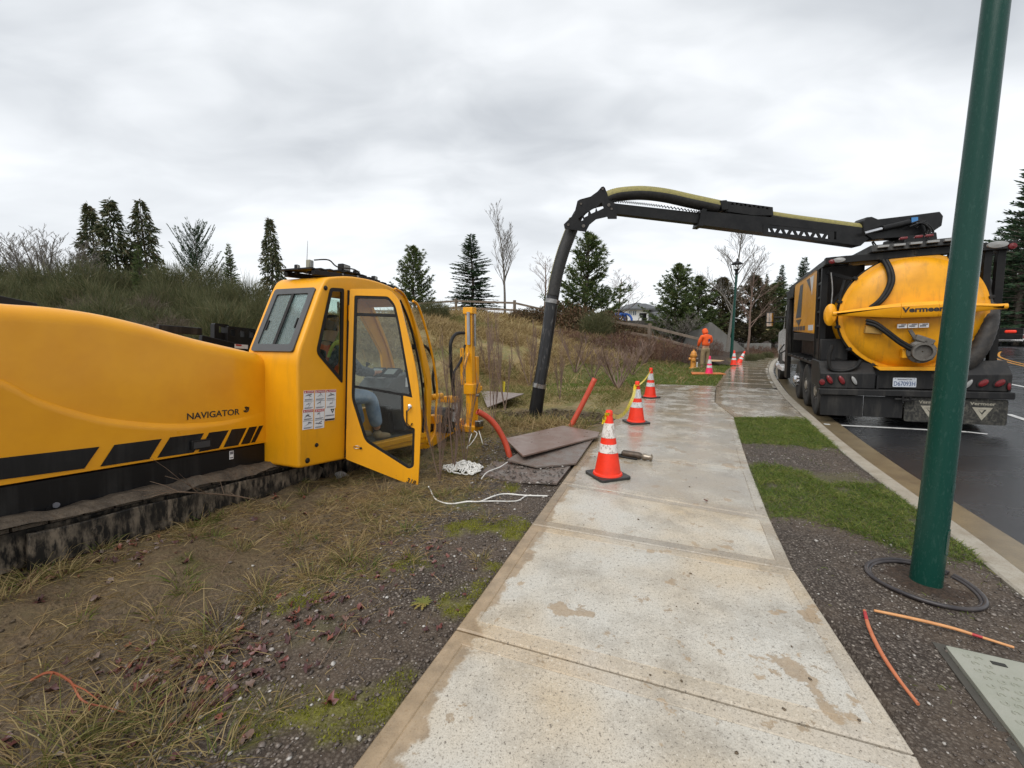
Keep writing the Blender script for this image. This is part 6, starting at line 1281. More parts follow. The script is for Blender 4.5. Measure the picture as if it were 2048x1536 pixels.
skin('hoodie', [((0, 0, 0.96), 0.195, 0.14), ((0, -0.005, 1.08), 0.19, 0.145), ((0, 0.0, 1.24), 0.205, 0.15), ((0, 0.01, 1.38), 0.19, 0.125), ((0, 0.03, 1.47), 0.11, 0.10), ((-0.20, 0.0, 1.38), 0.088), ((-0.275, 0.05, 1.13), 0.075), ((-0.235, 0.17, 0.96), 0.058), ((0.20, 0.0, 1.38), 0.088), ((0.285, 0.04, 1.15), 0.075), ((0.225, 0.20, 1.08), 0.058)],
     [(0, 1), (1, 2), (2, 3), (3, 4), (3, 5), (5, 6), (6, 7), (3, 8), (8, 9), (9, 10)], HOOD, man)
skin('hood', [((0, 0.02, 1.46), 0.13, 0.11), ((-0.01, 0.07, 1.56), 0.125, 0.13), ((-0.02, 0.11, 1.66), 0.11, 0.125), ((-0.03, 0.13, 1.715), 0.06, 0.08)], [(0, 1), (1, 2), (2, 3)], HOOD, man)
skin('trousers', [((0, 0, 0.95), 0.165, 0.135), ((0, 0, 0.86), 0.165, 0.14), ((-0.10, 0, 0.76), 0.105, 0.115), ((-0.12, 0.02, 0.48), 0.088), ((-0.13, 0.0, 0.12), 0.078), ((0.10, 0, 0.76), 0.105, 0.115), ((0.12, 0.03, 0.48), 0.088), ((0.13, 0.0, 0.12), 0.078)], [(0, 1), (1, 2), (2, 3), (3, 4), (1, 5), (5, 6), (6, 7)], KHAKI, man)
for s in (-1, 1): skin('boot', [((0.13*s, -0.03, 0.06), 0.058), ((0.135*s, 0.08, 0.045), 0.05, 0.045), ((0.14*s, 0.17, 0.035), 0.045, 0.035)], [(0, 1), (1, 2)], BOOT, man)
def hand(par, wrist, fwd, side, r=0.011):
    """palm with four bent fingers and a thumb leaving its side"""
    f = Vector(fwd).normalized(); s = Vector(side).normalized(); d = f.cross(s)
    ch = [(Vector(wrist), 0.028, 0.020), (Vector(wrist)+f*0.05, 0.038, 0.016), (Vector(wrist)+f*0.085, 0.040, 0.014)]; ed = [(0, 1), (1, 2)]
    for k, (o_, l) in enumerate(((-0.030, 0.060), (-0.010, 0.075), (0.010, 0.070), (0.030, 0.052))):
        b = len(ch); q = Vector(wrist)+f*0.085+s*o_; ch += [(q+f*0.008, r), (q+f*(l*0.5)+d*0.012, r*0.95), (q+f*(l*0.85)+d*0.035, r*0.8)]; ed += [(2, b), (b, b+1), (b+1, b+2)]
    b = len(ch); q = Vector(wrist)+f*0.03-s*0.034; ch += [(q, r*1.2), (q+f*0.035-s*0.022+d*0.01, r*1.1), (q+f*0.062-s*0.026+d*0.022, r*0.9)]; ed += [(1, b), (b, b+1), (b+1, b+2)]
    return skin('hand', ch, ed, SKINM, par, 1)
hand(man, (-0.235, 0.17, 0.95), (0, 0.4, -0.9), (1, 0, 0)); hand(man, (0.225, 0.21, 1.07), (-0.3, 0.9, -0.1), (-1, 0, 0))
NAVY = mat('navy_print', (0.03, 0.03, 0.11), 0.7); LG = mat('pale_print', (0.5, 0.5, 0.55), 0.7)
MB().lathe([(0.052, 0), (0.05, 0.004), (0.001, 0.006)], 20, M=Matrix.Translation((0.05, -0.150, 1.22)) @ Matrix.Rotation(R_(90), 4, 'X') @ Matrix.Diagonal((1, 1.15, 1, 1)), caps=False).build('back_print', NAVY, man)
for a in (0.7, 2.4): MB().box((0.05+0.03*math.cos(a), -0.153, 1.12+0.02*math.sin(a)), (0.06, 0.006, 0.012), (0, a, 0)).build('back_print', LG, man)
# operator in the cab (a thing of his own, seated on the seat)
op = thing('person', 'operator in an orange vest, dark cap and jeans seated inside the yellow cab', 'person', DF.mat() @ Matrix.Translation((0, 0.15, 0)))
JEAN = mat('pale_jeans', (0.16, 0.24, 0.36), 0.8, col2=(0.30, 0.38, 0.48), ns=9, bump=0.2, bs=40); SHIRT = mat('dark_plaid_shirt', (0.03, 0.045, 0.055), 0.8, col2=(0.10, 0.11, 0.12), ns=40, amt=(0.48, 0.55)); VEST = mat('hi_vis_orange', (0.85, 0.12, 0.02), 0.6); VESTY = mat('hi_vis_yellow', (0.68, 0.66, 0.04), 0.5); CAP = mat('cap_dark', (0.03, 0.03, 0.028), 0.7); TAN = mat('tan_boot', (0.34, 0.25, 0.14), 0.7, col2=(0.24, 0.17, 0.1)); HAIR = mat('dark_hair', (0.03, 0.02, 0.015), 0.6)
ox = -0.03
skin('body', [((ox, 0.30, 0.80), 0.12, 0.10), ((ox, 0.27, 1.0), 0.12, 0.09), ((ox, 0.29, 1.22), 0.14, 0.09), ((ox, 0.34, 1.38), 0.05), ((ox, 0.375, 1.46), 0.07, 0.08), ((ox, 0.385, 1.55), 0.075, 0.085), ((ox+0.19, 0.31, 1.27), 0.05), ((ox+0.25, 0.52, 1.06), 0.042), ((ox+0.10, 0.98, 1.04), 0.03), ((ox-0.19, 0.31, 1.27), 0.05), ((ox-0.23, 0.55, 1.06), 0.042), ((ox-0.12, 0.98, 1.05), 0.03),
     ((ox+0.10, 0.35, 0.78), 0.08), ((ox+0.14, 0.86, 0.76), 0.06), ((ox+0.15, 0.98, 0.36), 0.045), ((ox-0.10, 0.35, 0.78), 0.08), ((ox-0.13, 0.86, 0.76), 0.06), ((ox-0.13, 1.0, 0.36), 0.045)],
     [(0, 1), (1, 2), (2, 3), (3, 4), (4, 5), (2, 6), (6, 7), (7, 8), (2, 9), (9, 10), (10, 11), (0, 12), (12, 13), (13, 14), (0, 15), (15, 16), (16, 17)], SKINM, op)
MB().lathe([(0.004, 0.018), (0.013, 0.0), (0.016, -0.018)], 8, M=Matrix.Translation((ox, 0.475, 1.51)), caps=True).build('nose', SKINM, op, smooth=60)
skin('shirt', [((ox, 0.29, 0.86), 0.17, 0.14), ((ox, 0.27, 1.05), 0.175, 0.14), ((ox, 0.29, 1.24), 0.175, 0.125), ((ox, 0.33, 1.36), 0.08), ((ox+0.19, 0.31, 1.27), 0.082), ((ox+0.26, 0.52, 1.07), 0.066), ((ox+0.12, 0.90, 1.05), 0.05), ((ox-0.19, 0.31, 1.27), 0.082), ((ox-0.24, 0.55, 1.07), 0.066), ((ox-0.13, 0.90, 1.06), 0.05)], [(0, 1), (1, 2), (2, 3), (2, 4), (4, 5), (5, 6), (2, 7), (7, 8), (8, 9)], SHIRT, op)
skin('vest', [((ox, 0.285, 0.92), 0.182, 0.152), ((ox, 0.27, 1.08), 0.186, 0.152), ((ox, 0.29, 1.23), 0.19, 0.138), ((ox+0.13, 0.31, 1.325), 0.066, 0.06), ((ox-0.13, 0.31, 1.325), 0.066, 0.06)], [(0, 1), (1, 2), (2, 3), (2, 4)], VEST, op)
for s in (-1, 1): MB().tube(spline([(ox+s*0.14, 0.20, 1.20), (ox+s*0.155, 0.25, 1.33), (ox+s*0.15, 0.36, 1.36), (ox+s*0.14, 0.43, 1.25)], 6), 0.022, 8, flat=0.5).build('vest_trim', VESTY, op, smooth=50)
skin('jeans', [((ox, 0.28, 0.83), 0.17, 0.13), ((ox+0.10, 0.38, 0.79), 0.11), ((ox+0.14, 0.85, 0.77), 0.09), ((ox+0.15, 0.97, 0.40), 0.078), ((ox-0.10, 0.38, 0.79), 0.11), ((ox-0.13, 0.85, 0.77), 0.09), ((ox-0.13, 1.0, 0.40), 0.078)], [(0, 1), (1, 2), (2, 3), (0, 4), (4, 5), (5, 6)], JEAN, op)
for s, x in ((1, ox+0.15), (-1, ox-0.13)): skin('boot', [((x, 0.97, 0.36), 0.055), ((x, 0.98, 0.30), 0.06), ((x, 1.09, 0.285), 0.052, 0.045), ((x, 1.20, 0.275), 0.045, 0.035)], [(0, 1), (1, 2), (2, 3)], TAN, op)
MB().lathe([(0.092, 0.0), (0.095, 0.03), (0.085, 0.075), (0.05, 0.10), (0.004, 0.105)], 20, M=Matrix.Translation((ox, 0.385, 1.555)) @ Matrix.Diagonal((0.92, 1.1, 1, 1)), caps=False).build('cap', CAP, op, smooth=50); MB().plate(roundpoly([(-0.07, 0), (0.07, 0), (0.055, 0.09), (-0.055, 0.09)], 0.035, 4), (), 0.006, lambda X, Y, Z: (ox+X, 0.46+Y, 1.562+Z-0.15*Y)).build('cap_peak', CAP, op)
MB().lathe([(0.07, -0.07), (0.084, -0.03), (0.086, 0.01)], 16, M=Matrix.Translation((ox, 0.365, 1.555)), caps=False).build('hair', HAIR, op, smooth=50)
for s in (-1, 1): MB().lathe([(0.004, -0.03), (0.016, 0), (0.004, 0.03)], 8, M=Matrix.Translation((ox+s*0.078, 0.385, 1.52))).build('ear', SKINM, op, smooth=60)
hand(op, (ox+0.12, 0.92, 1.05), (-0.2, 1, -0.05), (-1, -0.2, 0)); hand(op, (ox-0.12, 0.93, 1.06), (0.1, 1, -0.05), (1, 0, 0))

# ---------------------------------------------------------------- distant things: fence, retaining wall, house, pipe coils, pickup
WOODF = mat('weathered_cedar', (0.115, 0.085, 0.062), 0.8, col2=(0.19, 0.15, 0.115), ns=5, st=(1, 1, 0.2)); 
fence = thing('rail_fence', 'weathered two-rail timber fence along the top of the bank', 'fence', (0, 0, 0))
FP = [(-13.5, 33.5), (-8.5, 32.2), (-4.0, 30.8), (0.17, 28.6), (3.7, 25.6), (7.2, 22.4), (9.4, 20.9)]
for i, (x, y) in enumerate(FP):
    z = hz(x, y); MB().box((x, y, z+0.5), (0.15, 0.15, 1.4), (0, 0, 0.6)).build('fence_post', WOODF, fence, bevel=0.012)
    if i:
        a = FP[i-1]; za = hz(*a)
        for h in (0.55, 1.02): MB().beam((a[0], a[1], za+h), (x, y, z+h), 0.06, 0.13).build('fence_rail', WOODF, fence, bevel=0.01)
CWALL = mat('retaining_concrete', (0.20, 0.195, 0.18), 0.8, col2=(0.13, 0.125, 0.11), ns=2, bump=0.2, st=(1, 1, 0.4)); Yw = 27.0
wl = [AT(u, v, Yw) for u, v in ((1362, 700), (1384, 644), (1424, 645), (1492, 700), (1500, 715), (1362, 715))]
m_ = MB().plate([(q.x, q.z) for q in wl], (), 0.3, lambda X, Y, Z: (X, Yw+Z, Y)); o = m_.build('retaining_wall', CWALL, bevel=0.02); tag(o, 'grey concrete retaining wall with a sloping end behind the person', 'wall')
DWALL = mat('dark_block_wall', (0.085, 0.078, 0.072), 0.85, col2=(0.05, 0.046, 0.042), ns=3, bump=0.4, bs=8); Y2 = 31.0
wl = [AT(u, v, Y2) for u, v in ((1225, 690), (1225, 641), (1392, 641), (1392, 690))]; o = MB().plate([(q.x, q.z) for q in wl], (), 0.3, lambda X, Y, Z: (X, Y2+Z, Y)).build('retaining_wall', DWALL, bevel=0.02); tag(o, 'long dark wall below the house at the top of the slope', 'wall')
o = MB().box(AT(1512, 694, 30)+Vector((0, 0, -0.3)), (1.9, 0.4, 1.1)).build('retaining_wall', CWALL, bevel=0.02); tag(o, 'low grey wall end beside the sidewalk in the distance', 'wall')
# house
Yh = 62.0; HW = mat('white_siding', (0.70, 0.71, 0.72), 0.6, col2=(0.62, 0.63, 0.65)); HG = mat('grey_siding', (0.22, 0.23, 0.25), 0.6); HR = mat('grey_shingles', (0.075, 0.08, 0.088), 0.8, col2=(0.11, 0.115, 0.12), ns=3); HP = mat('house_pane', (0.10, 0.13, 0.16), 0.1)
h0 = AT(1252, 645, Yh); h1 = AT(1300, 645, Yh); house = thing('house', 'white house with grey hipped roof above the dark wall', 'house', (h0.x, Yh, h0.z-0.5)); sc_ = Yh/850
def hb(u0, u1, v0, v1, y0, y1): a = AT(u0, v0, Yh)-h0; b = AT(u1, v1, Yh)-h0; return (a.x, y0, b.z+0.5), (b.x, y1, a.z+0.5)
MB().bb(*hb(1254, 1296, 618, 652, 0, 9)).build('wall', HW, house); MB().bb(*hb(1296, 1336, 622, 652, 1.5, 9)).build('wall', HG, house)
def hip(u0, u1, ve, vr, y0, y1, nm):
    a = AT(u0, ve, Yh)-h0; b = AT(u1, ve, Yh)-h0; r = AT((u0+u1)/2, vr, Yh)-h0; z0, z1 = a.z+0.5, r.z+0.5; w = (b.x-a.x); c = (a.x+b.x)/2; rd = w*0.06
    V = [(a.x, y0, z0), (b.x, y0, z0), (b.x, y1, z0), (a.x, y1, z0), (c-rd, y0+w*0.4, z1), (c+rd, y0+w*0.4, z1), (c+rd, y1-w*0.4, z1), (c-rd, y1-w*0.4, z1), (a.x, y0, z0-0.2), (b.x, y0, z0-0.2), (b.x, y1, z0-0.2), (a.x, y1, z0-0.2)]
    MB().add(V, [(0, 1, 5, 4), (1, 2, 6, 5), (2, 3, 7, 6), (3, 0, 4, 7), (4, 5, 6, 7), (0, 8, 9, 1), (1, 9, 10, 2), (2, 10, 11, 3), (3, 11, 8, 0), (8, 11, 10, 9)]).build(nm, HR, house)
hip(1249, 1310, 617, 604, -0.6, 9, 'roof'); hip(1268, 1342, 617, 602.5, 2.2, 12, 'roof')
for (u0, u1) in ((1258, 1263.5), (1265, 1272.5)):
    a, b = hb(u0, u1, 621, 631, -0.04, 0.02); f = MB().bb(a, b).build('window', HW, house); MB().bb((a[0]+0.05, -0.06, a[2]+0.06), (b[0]-0.05, -0.03, b[2]-0.06)).build('pane', HP, f); MB().bb(((a[0]+b[0])/2-0.03, -0.075, a[2]+0.05), ((a[0]+b[0])/2+0.03, -0.055, b[2]-0.05)).build('mullion', HW, f)
# blue pipe coils and black gear on top of the wall
BLUEP = mat('blue_pipe', (0.03, 0.13, 0.50), 0.4)
Yc = 33.0
for i, (u, v, r, ry, tl) in enumerate(((1237, 640, 0.45, 0.1, 15), (1250, 641, 0.45, -0.2, -20), (1244, 638, 0.34, 0.5, 40))):
    c = AT(u, v, Yc-0.3*i); t = thing('pipe_coil', ('upright coil of blue pipe, leftmost above the dark wall', 'leaning coil of blue pipe, right one above the dark wall', 'small coil of blue pipe between the larger two')[i], 'pipe coil', Matrix.Translation(c) @ Euler((R_(80), 0, R_(tl))).to_matrix().to_4x4(), 'blue pipe coils')
    for k in range(4): MB().tube([Vector(((r+0.03*k)*math.cos(a), (r+0.03*k)*math.sin(a), 0.05*(k % 2))) for a in np.linspace(0, 2*math.pi, 24)], 0.04, 6).build('coil_turn', BLUEP, t, smooth=50)
c = AT(1234, 632, Yc+0.5); o = MB().tube([c+Vector((0.75*math.cos(a), 0, 0.62*math.sin(a)-0.25)) for a in np.linspace(-0.2, math.pi+0.2, 20)], 0.09, 8).build('hose_arch', RUB, smooth=50); tag(o, 'black hose arch standing behind the blue coils', 'hose')
c = AT(1288, 634, Yc); t = thing('tool_box', 'small black machine silhouette on the wall in front of the house', 'machine', c-Vector((0, 0, 0.5))); MB().bb((-0.14, -0.2, 0), (0.14, 0.2, 0.8)).build('machine_body', BLK, t, bevel=0.03); MB().bb((-0.35, -0.1, 0.65), (0.0, 0.1, 0.8)).build('machine_arm', BLK, t, bevel=0.03)
t.name = 'site_machine'
# pickup far right
def pickup():
    Yp = 43.0; p = AT(2034, 691, Yp); z = p.z-0.02; M = Matrix.Translation((p.x, p.y, z)) @ Matrix.Rotation(R_(-62), 4, 'Z'); t = thing('pickup_truck', 'white and black pickup truck with orange gear in its bed, far along the road', 'pickup truck', M)
    prism_x([(-2.8, 0.55), (-2.8, 1.1), (-0.6, 1.12), (-0.35, 1.75), (1.0, 1.78), (1.65, 1.15), (2.7, 1.05), (2.8, 0.5)], -0.95, 0.95).build('body', WHITE, t, bevel=0.06); MB().bb((-0.9, -2.85, 0.55), (0.9, -2.79, 1.12)).build('tailgate', BLK, t, bevel=0.02); MB().bb((-0.95, -3.0, 0.42), (0.95, -2.8, 0.62)).build('bumper', CHROME, t, bevel=0.03)
    MB().bb((-0.85, -2.7, 1.1), (0.85, -0.7, 1.75)).build('bed_rack', BLK, t, bevel=0.03); MB().bb((-0.35, -2.79, 1.25), (0.45, -2.3, 1.55)).build('bed_load', CONE, t, bevel=0.1)
    for x in (-0.96, 0.94): MB().bb((x-0.02, -2.84, 0.75), (x+0.03, -2.7, 1.08)).build('tail_light', LRED, t)
    for s in (-0.97, 0.72):
        for y in (-1.75, 1.7): MB().lathe([(0.2, 0), (0.36, 0.0), (0.38, 0.04), (0.38, 0.2), (0.36, 0.25), (0.2, 0.25)], 24, M=Matrix.Translation((s, y, 0.36)) @ Matrix.Rotation(R_(90), 4, 'Y')).build('wheel', TYRE, t, smooth=40)
    MB().plate([(-0.25, 1.2), (0.95, 1.2), (0.75, 1.68), (-0.15, 1.68)], (), 0.01, lambda X, Y, Z: (-0.955-Z, X, Y)).build('side_window', MATS['dark_glass'], t)
pickup()
# ---------------------------------------------------------------- vegetation
def unit(a): return a/np.maximum(np.linalg.norm(a, axis=-1, keepdims=True), 1e-9)
def diamonds(P, D, L, Wd, name, m, mid=0.45, rng=RNG, roll=None):
    """many small leaf-like quads: base P, direction D, length L, width Wd"""
    P = np.asarray(P, float); D = unit(np.asarray(D, float)); n = len(P); L = np.broadcast_to(L, (n,))[:, None]; Wd = np.broadcast_to(Wd, (n,))[:, None]
    S = unit(np.cross(D, unit(rng.normal(size=(n, 3))))) if roll is None else unit(np.cross(D, np.broadcast_to(roll, (n, 3))+1e-3))
    V = np.stack([P, P+D*L*mid+S*Wd/2, P+D*L, P+D*L*mid-S*Wd/2], 1).reshape(-1, 3); F = np.arange(4*n).reshape(-1, 4)
    return np_mesh(name, V, F, m)
def blades(P, D, L, Wd, name, m, bend=0.5, rng=RNG, face=None):
    """curved grass blades: three quads tapering to a tip"""
    P = np.asarray(P, float); D = unit(np.asarray(D, float)); n = len(P); L = np.broadcast_to(L, (n,))[:, None]; Wd = np.broadcast_to(Wd, (n,))[:, None]; bend = np.broadcast_to(bend, (n,))[:, None]
    S = unit(np.cross(D, unit(rng.normal(size=(n, 3))*np.array([1, 1, 0.3])))); H = D*np.array([1, 1, 0]); hn = unit(H+rng.normal(size=(n, 3))*np.array([0.05, 0.05, 0]))
    pts = []
    for t in (0, 0.35, 0.7, 1.0): pts.append(P+D*L*t+(hn*0.7-np.array([0, 0, 0.75]))*L*bend*t*t)
    w = (1.0, 0.9, 0.55, 0.04); V = []
    for q, k in zip(pts, w): V += [q-S*Wd*k/2, q+S*Wd*k/2]
    V = np.stack(V, 1).reshape(-1, 3); b = np.arange(n)[:, None]*8; F = np.concatenate([b+np.array([[0, 1, 3, 2]]), b+np.array([[2, 3, 5, 4]]), b+np.array([[4, 5, 7, 6]])], 1).reshape(-1, 4)
    return np_mesh(name, V, F, m)
BARK = mat('bark_brown', (0.07, 0.052, 0.040), 0.85, col2=(0.12, 0.10, 0.08), ns=7, bump=0.5, bs=20); BARKG = mat('bark_grey', (0.17, 0.155, 0.135), 0.85, col2=(0.10, 0.088, 0.075), ns=8, bump=0.3, bs=20); TWIGR = mat('twig_reddish', (0.15, 0.092, 0.070), 0.8, col2=(0.21, 0.15, 0.115), ns=8)
LF_CEDAR = leafmat('cedar_foliage', [(0.021, 0.035, 0.018), (0.045, 0.067, 0.028), (0.088, 0.091, 0.042), (0.131, 0.102, 0.056)], ns=0.9); LF_FIR = leafmat('fir_foliage', [(0.016, 0.035, 0.021), (0.032, 0.063, 0.032), (0.061, 0.096, 0.042)], ns=0.9); LF_PINE = leafmat('pine_foliage', [(0.025, 0.045, 0.018), (0.052, 0.088, 0.028), (0.105, 0.140, 0.045), (0.158, 0.158, 0.061)], ns=0.9)
LF_RUST = leafmat('rusty_foliage', [(0.035, 0.042, 0.020), (0.075, 0.070, 0.034), (0.13, 0.09, 0.055)], ns=0.9); LF_BROOM = leafmat('broom_stems', [(0.030, 0.042, 0.018), (0.064, 0.076, 0.030), (0.115, 0.115, 0.050), (0.19, 0.155, 0.09)], ns=0.5); LF_BRUSH = leafmat('brush_canes', [(0.045, 0.022, 0.018), (0.10, 0.045, 0.035), (0.15, 0.085, 0.06), (0.20, 0.15, 0.09)], ns=0.7); LF_BRAM = leafmat('bramble_leaves', [(0.03, 0.035, 0.014), (0.075, 0.06, 0.028), (0.14, 0.075, 0.045), (0.10, 0.10, 0.04)], ns=1.2)
def conifer(kind, seed):
    g = np.random.default_rng(seed); H = 10.0; P = []; D = []; L = []; Wd = []; tr = MB()
    bend = [Vector((0.08*math.sin(seed+z*0.7), 0.08*math.cos(seed*2+z*0.6), z)) for z in np.linspace(0, H*0.97, 9)]
    tr.tube(bend, list(np.linspace(0.17, 0.015, 9)), 7)
    if kind == 'cedar': whorls, nb, R, z0, pw = 62, 13, 1.9, 0.4, 0.75
    elif kind == 'fir': whorls, nb, R, z0, pw = 40, 11, 2.3, 0.5, 0.9
    elif kind == 'palm': whorls, nb, R, z0, pw = 14, 8, 4.6, 1.0, 0.55
    else: whorls, nb, R, z0, pw = 19, 10, 2.5, 0.5, 0.72
    for i in range(whorls):
        f = i/(whorls-1); z = z0+(H-z0-0.25)*f; rad = R*(1-f)**pw*(0.55+0.45*min(1, f*6+0.3))+0.12
        for b in range(nb):
            az = g.uniform(0, 2*math.pi); l = rad*g.uniform(0.6, 1.15)*(0.62+0.75*float(vnoise(az*1.1+seed*3.1, z*0.8, seed))); zb = z+g.uniform(-0.12, 0.12)
            if kind == 'cedar': up = 0.25-0.55*(1-f); curve = -0.25
            elif kind == 'fir': up = -0.10+0.75*f; curve = -0.06
            elif kind == 'palm': up = 0.35+0.6*f; curve = 0.35
            else: up = 0.30+0.7*f; curve = 0.30
            d = np.array([math.cos(az), math.sin(az), up]); side = np.array([-math.sin(az), math.cos(az), 0])
            def at(t): return np.array([0, 0, zb])+d*l*t+np.array([0, 0, curve*l*t*t])
            if kind in ('cedar', 'fir') and float(vnoise(az*1.6+seed, z*1.3+9, seed+4)) < 0.22: continue
            if kind in ('pine', 'palm', 'fir') and l > 0.4: tr.tube([Vector(at(0)), Vector(at(0.5)), Vector(at(0.92))], [0.035, 0.022, 0.008], 3, caps=False)
            if kind == 'pine':
                for k in range(max(3, int(l*4.5))):
                    t = 1-0.75*(k/max(3, int(l*4.5)))**1.0; c = at(t)+side*g.uniform(-0.28, 0.28)*(1.1-t)*l+np.array([0, 0, g.uniform(-0.05, 0.12)])
                    dd = d+np.array([0, 0, 0.75])+g.normal(size=3)*0.25; nn = 13
                    P += [c+g.normal(size=3)*0.03 for _ in range(nn)]; D += [unit(dd)+g.normal(size=3)*0.55 for _ in range(nn)]; L += list(g.uniform(0.26, 0.46, nn)); Wd += [0.07]*nn
            else:
                n = max(4, int(l*(20 if kind == 'fir' else (30 if kind == 'palm' else 9))))
                for k in range(n):
                    t = (0.12 if kind != 'cedar' else 0.25)+0.9*(k+g.uniform(0, 1))/n; s = g.choice([-1, 1]); tl = min(t, 1.0)
                    if kind == 'cedar':
                        c = at(tl)+side*s*g.uniform(0, 0.30)*l*(1.1-tl*0.5); P.append(c); D.append(d*0.5+side*s*g.uniform(0.1, 0.7)+np.array([0, 0, g.uniform(-1.1, 0.0)])); L.append(g.uniform(0.28, 0.55)); Wd.append(g.uniform(0.07, 0.15))
                    else:
                        wl = (1.15-tl)*l*0.42; c = at(tl)+side*s*g.uniform(0, 0.5)*wl; P.append(c); D.append(d*g.uniform(0.5, 1.0)+side*s*g.uniform(0.4, 1.0)+np.array([0, 0, g.uniform(-0.35, 0.15)+(0.3 if kind == 'palm' else 0)])); L.append(g.uniform(0.22, 0.42)*(1.0 if kind == 'fir' else 1.2)); Wd.append(g.uniform(0.06, 0.11))
    for k in range(10): P.append(np.array([0, 0, H-0.9+0.09*k])); D.append(np.array([g.normal()*0.6, g.normal()*0.6, 1.0])); L.append(0.3); Wd.append(0.05)
    return tr, (np.array(P), np.array(D), np.array(L), np.array(Wd))
PROTO = {}
def conifer_mesh(kind, seed, leaf):
    k = (kind, seed, leaf.name)
    if k not in PROTO:
        tr, (P, D, L, Wd) = conifer(kind, seed); PROTO[k] = (tr.mesh('trunk', BARK, 60), diamonds(P, D, L, Wd, 'crown', leaf, rng=np.random.default_rng(seed+5)))
    return PROTO[k]
def spot(u, Y): x = AT(u, 668, Y).x; return x, Y, hz(x, Y)
def put_conifer(kind, seed, leaf, u, Y, vtop, half, label, group='conifers in the background', name='conifer_tree'):
    x, y, z = spot(u, Y); H = AT(u, vtop, Y).z-z; R = {'cedar': 1.75, 'fir': 2.2, 'pine': 2.5, 'palm': 4.0}[kind]; w = half/850*Y/R
    t = thing(name, label, 'tree', Matrix.Translation((x, y, z-0.1)) @ Matrix.Rotation(seed*1.7+u, 4, 'Z') @ Matrix.Diagonal((w, w, H/10.0, 1)), group); a, b = conifer_mesh(kind, seed, leaf); obj('trunk', a, t); obj('crown', b, t); return t
for a in (('cedar', 1, LF_CEDAR, 205, 36, 402, 38, 'dark cedar, left tree of the tall clump of three'), ('cedar', 2, LF_CEDAR, 247, 35.5, 394, 44, 'dark cedar, tallest and densest of the clump of three'), ('cedar', 3, LF_CEDAR, 306, 37, 394, 36, 'thin see-through cedar, right tree of the clump of three'), ('fir', 4, LF_PINE, 292, 27, 486, 26, 'small bright green fir in front of the three cedars'), ('palm', 5, LF_FIR, 405, 30, 456, 44, 'squat dark fir with long upturned boughs above the thicket'), ('fir', 4, LF_PINE, 470, 27, 484, 24, 'small green fir right of the squat dark one'), ('cedar', 6, LF_CEDAR, 553, 40, 431, 30, 'tall narrow cedar just left of the yellow cab roof'),
          ('pine', 7, LF_PINE, 830, 33, 492, 44, 'bushy pine right of the yellow cab roof'), ('fir', 8, LF_FIR, 945, 33, 466, 52, 'dark pointed fir behind the rail fence'), ('pine', 9, LF_PINE, 1172, 27, 466, 70, 'large bushy pine just right of the suction hose'), ('pine', 7, LF_PINE, 1350, 27, 528, 58, 'pine right of the white house'), ('pine', 9, LF_PINE, 1393, 29, 552, 54, 'pine behind the concrete retaining wall'), ('pine', 10, LF_RUST, 1440, 31, 556, 58, 'brownish pine left of the distant lamp post'), ('pine', 10, LF_RUST, 1503, 32, 552, 56, 'rusty brown pine right of the distant lamp post'), ('pine', 7, LF_PINE, 1548, 34, 566, 66, 'green pine beside the white truck cab'),
          ('fir', 8, LF_FIR, 1526, 58, 546, 13, 'thin distant fir above the rusty pine'), ('fir', 4, LF_FIR, 1555, 56, 528, 22, 'distant fir left of the truck'), ('fir', 8, LF_FIR, 1598, 54, 513, 30, 'distant fir directly over the truck nose'),
          ('fir', 11, LF_FIR, 2030, 46, 300, 74, 'huge dark fir at the right edge of the picture'), ('fir', 8, LF_FIR, 1978, 60, 455, 50, 'dark fir behind the truck rack on the right'), ('fir', 4, LF_RUST, 1948, 66, 490, 45, 'brownish fir behind the green lamp post'), ('cedar', 2, LF_CEDAR, 2075, 50, 380, 60, 'cedar half cut off by the right edge'), ('fir', 11, LF_FIR, 2010, 70, 420, 60, 'second row fir behind the huge one'), ('fir', 11, LF_FIR, 2110, 47, 330, 80, 'fir standing outside right of the huge one'), ('pine', 10, LF_RUST, 1990, 52, 590, 40, 'low rusty shrub-like pine under the right firs'), ('pine', 7, LF_RUST, 2050, 58, 600, 40, 'low brown pine behind the pickup')): put_conifer(*a)
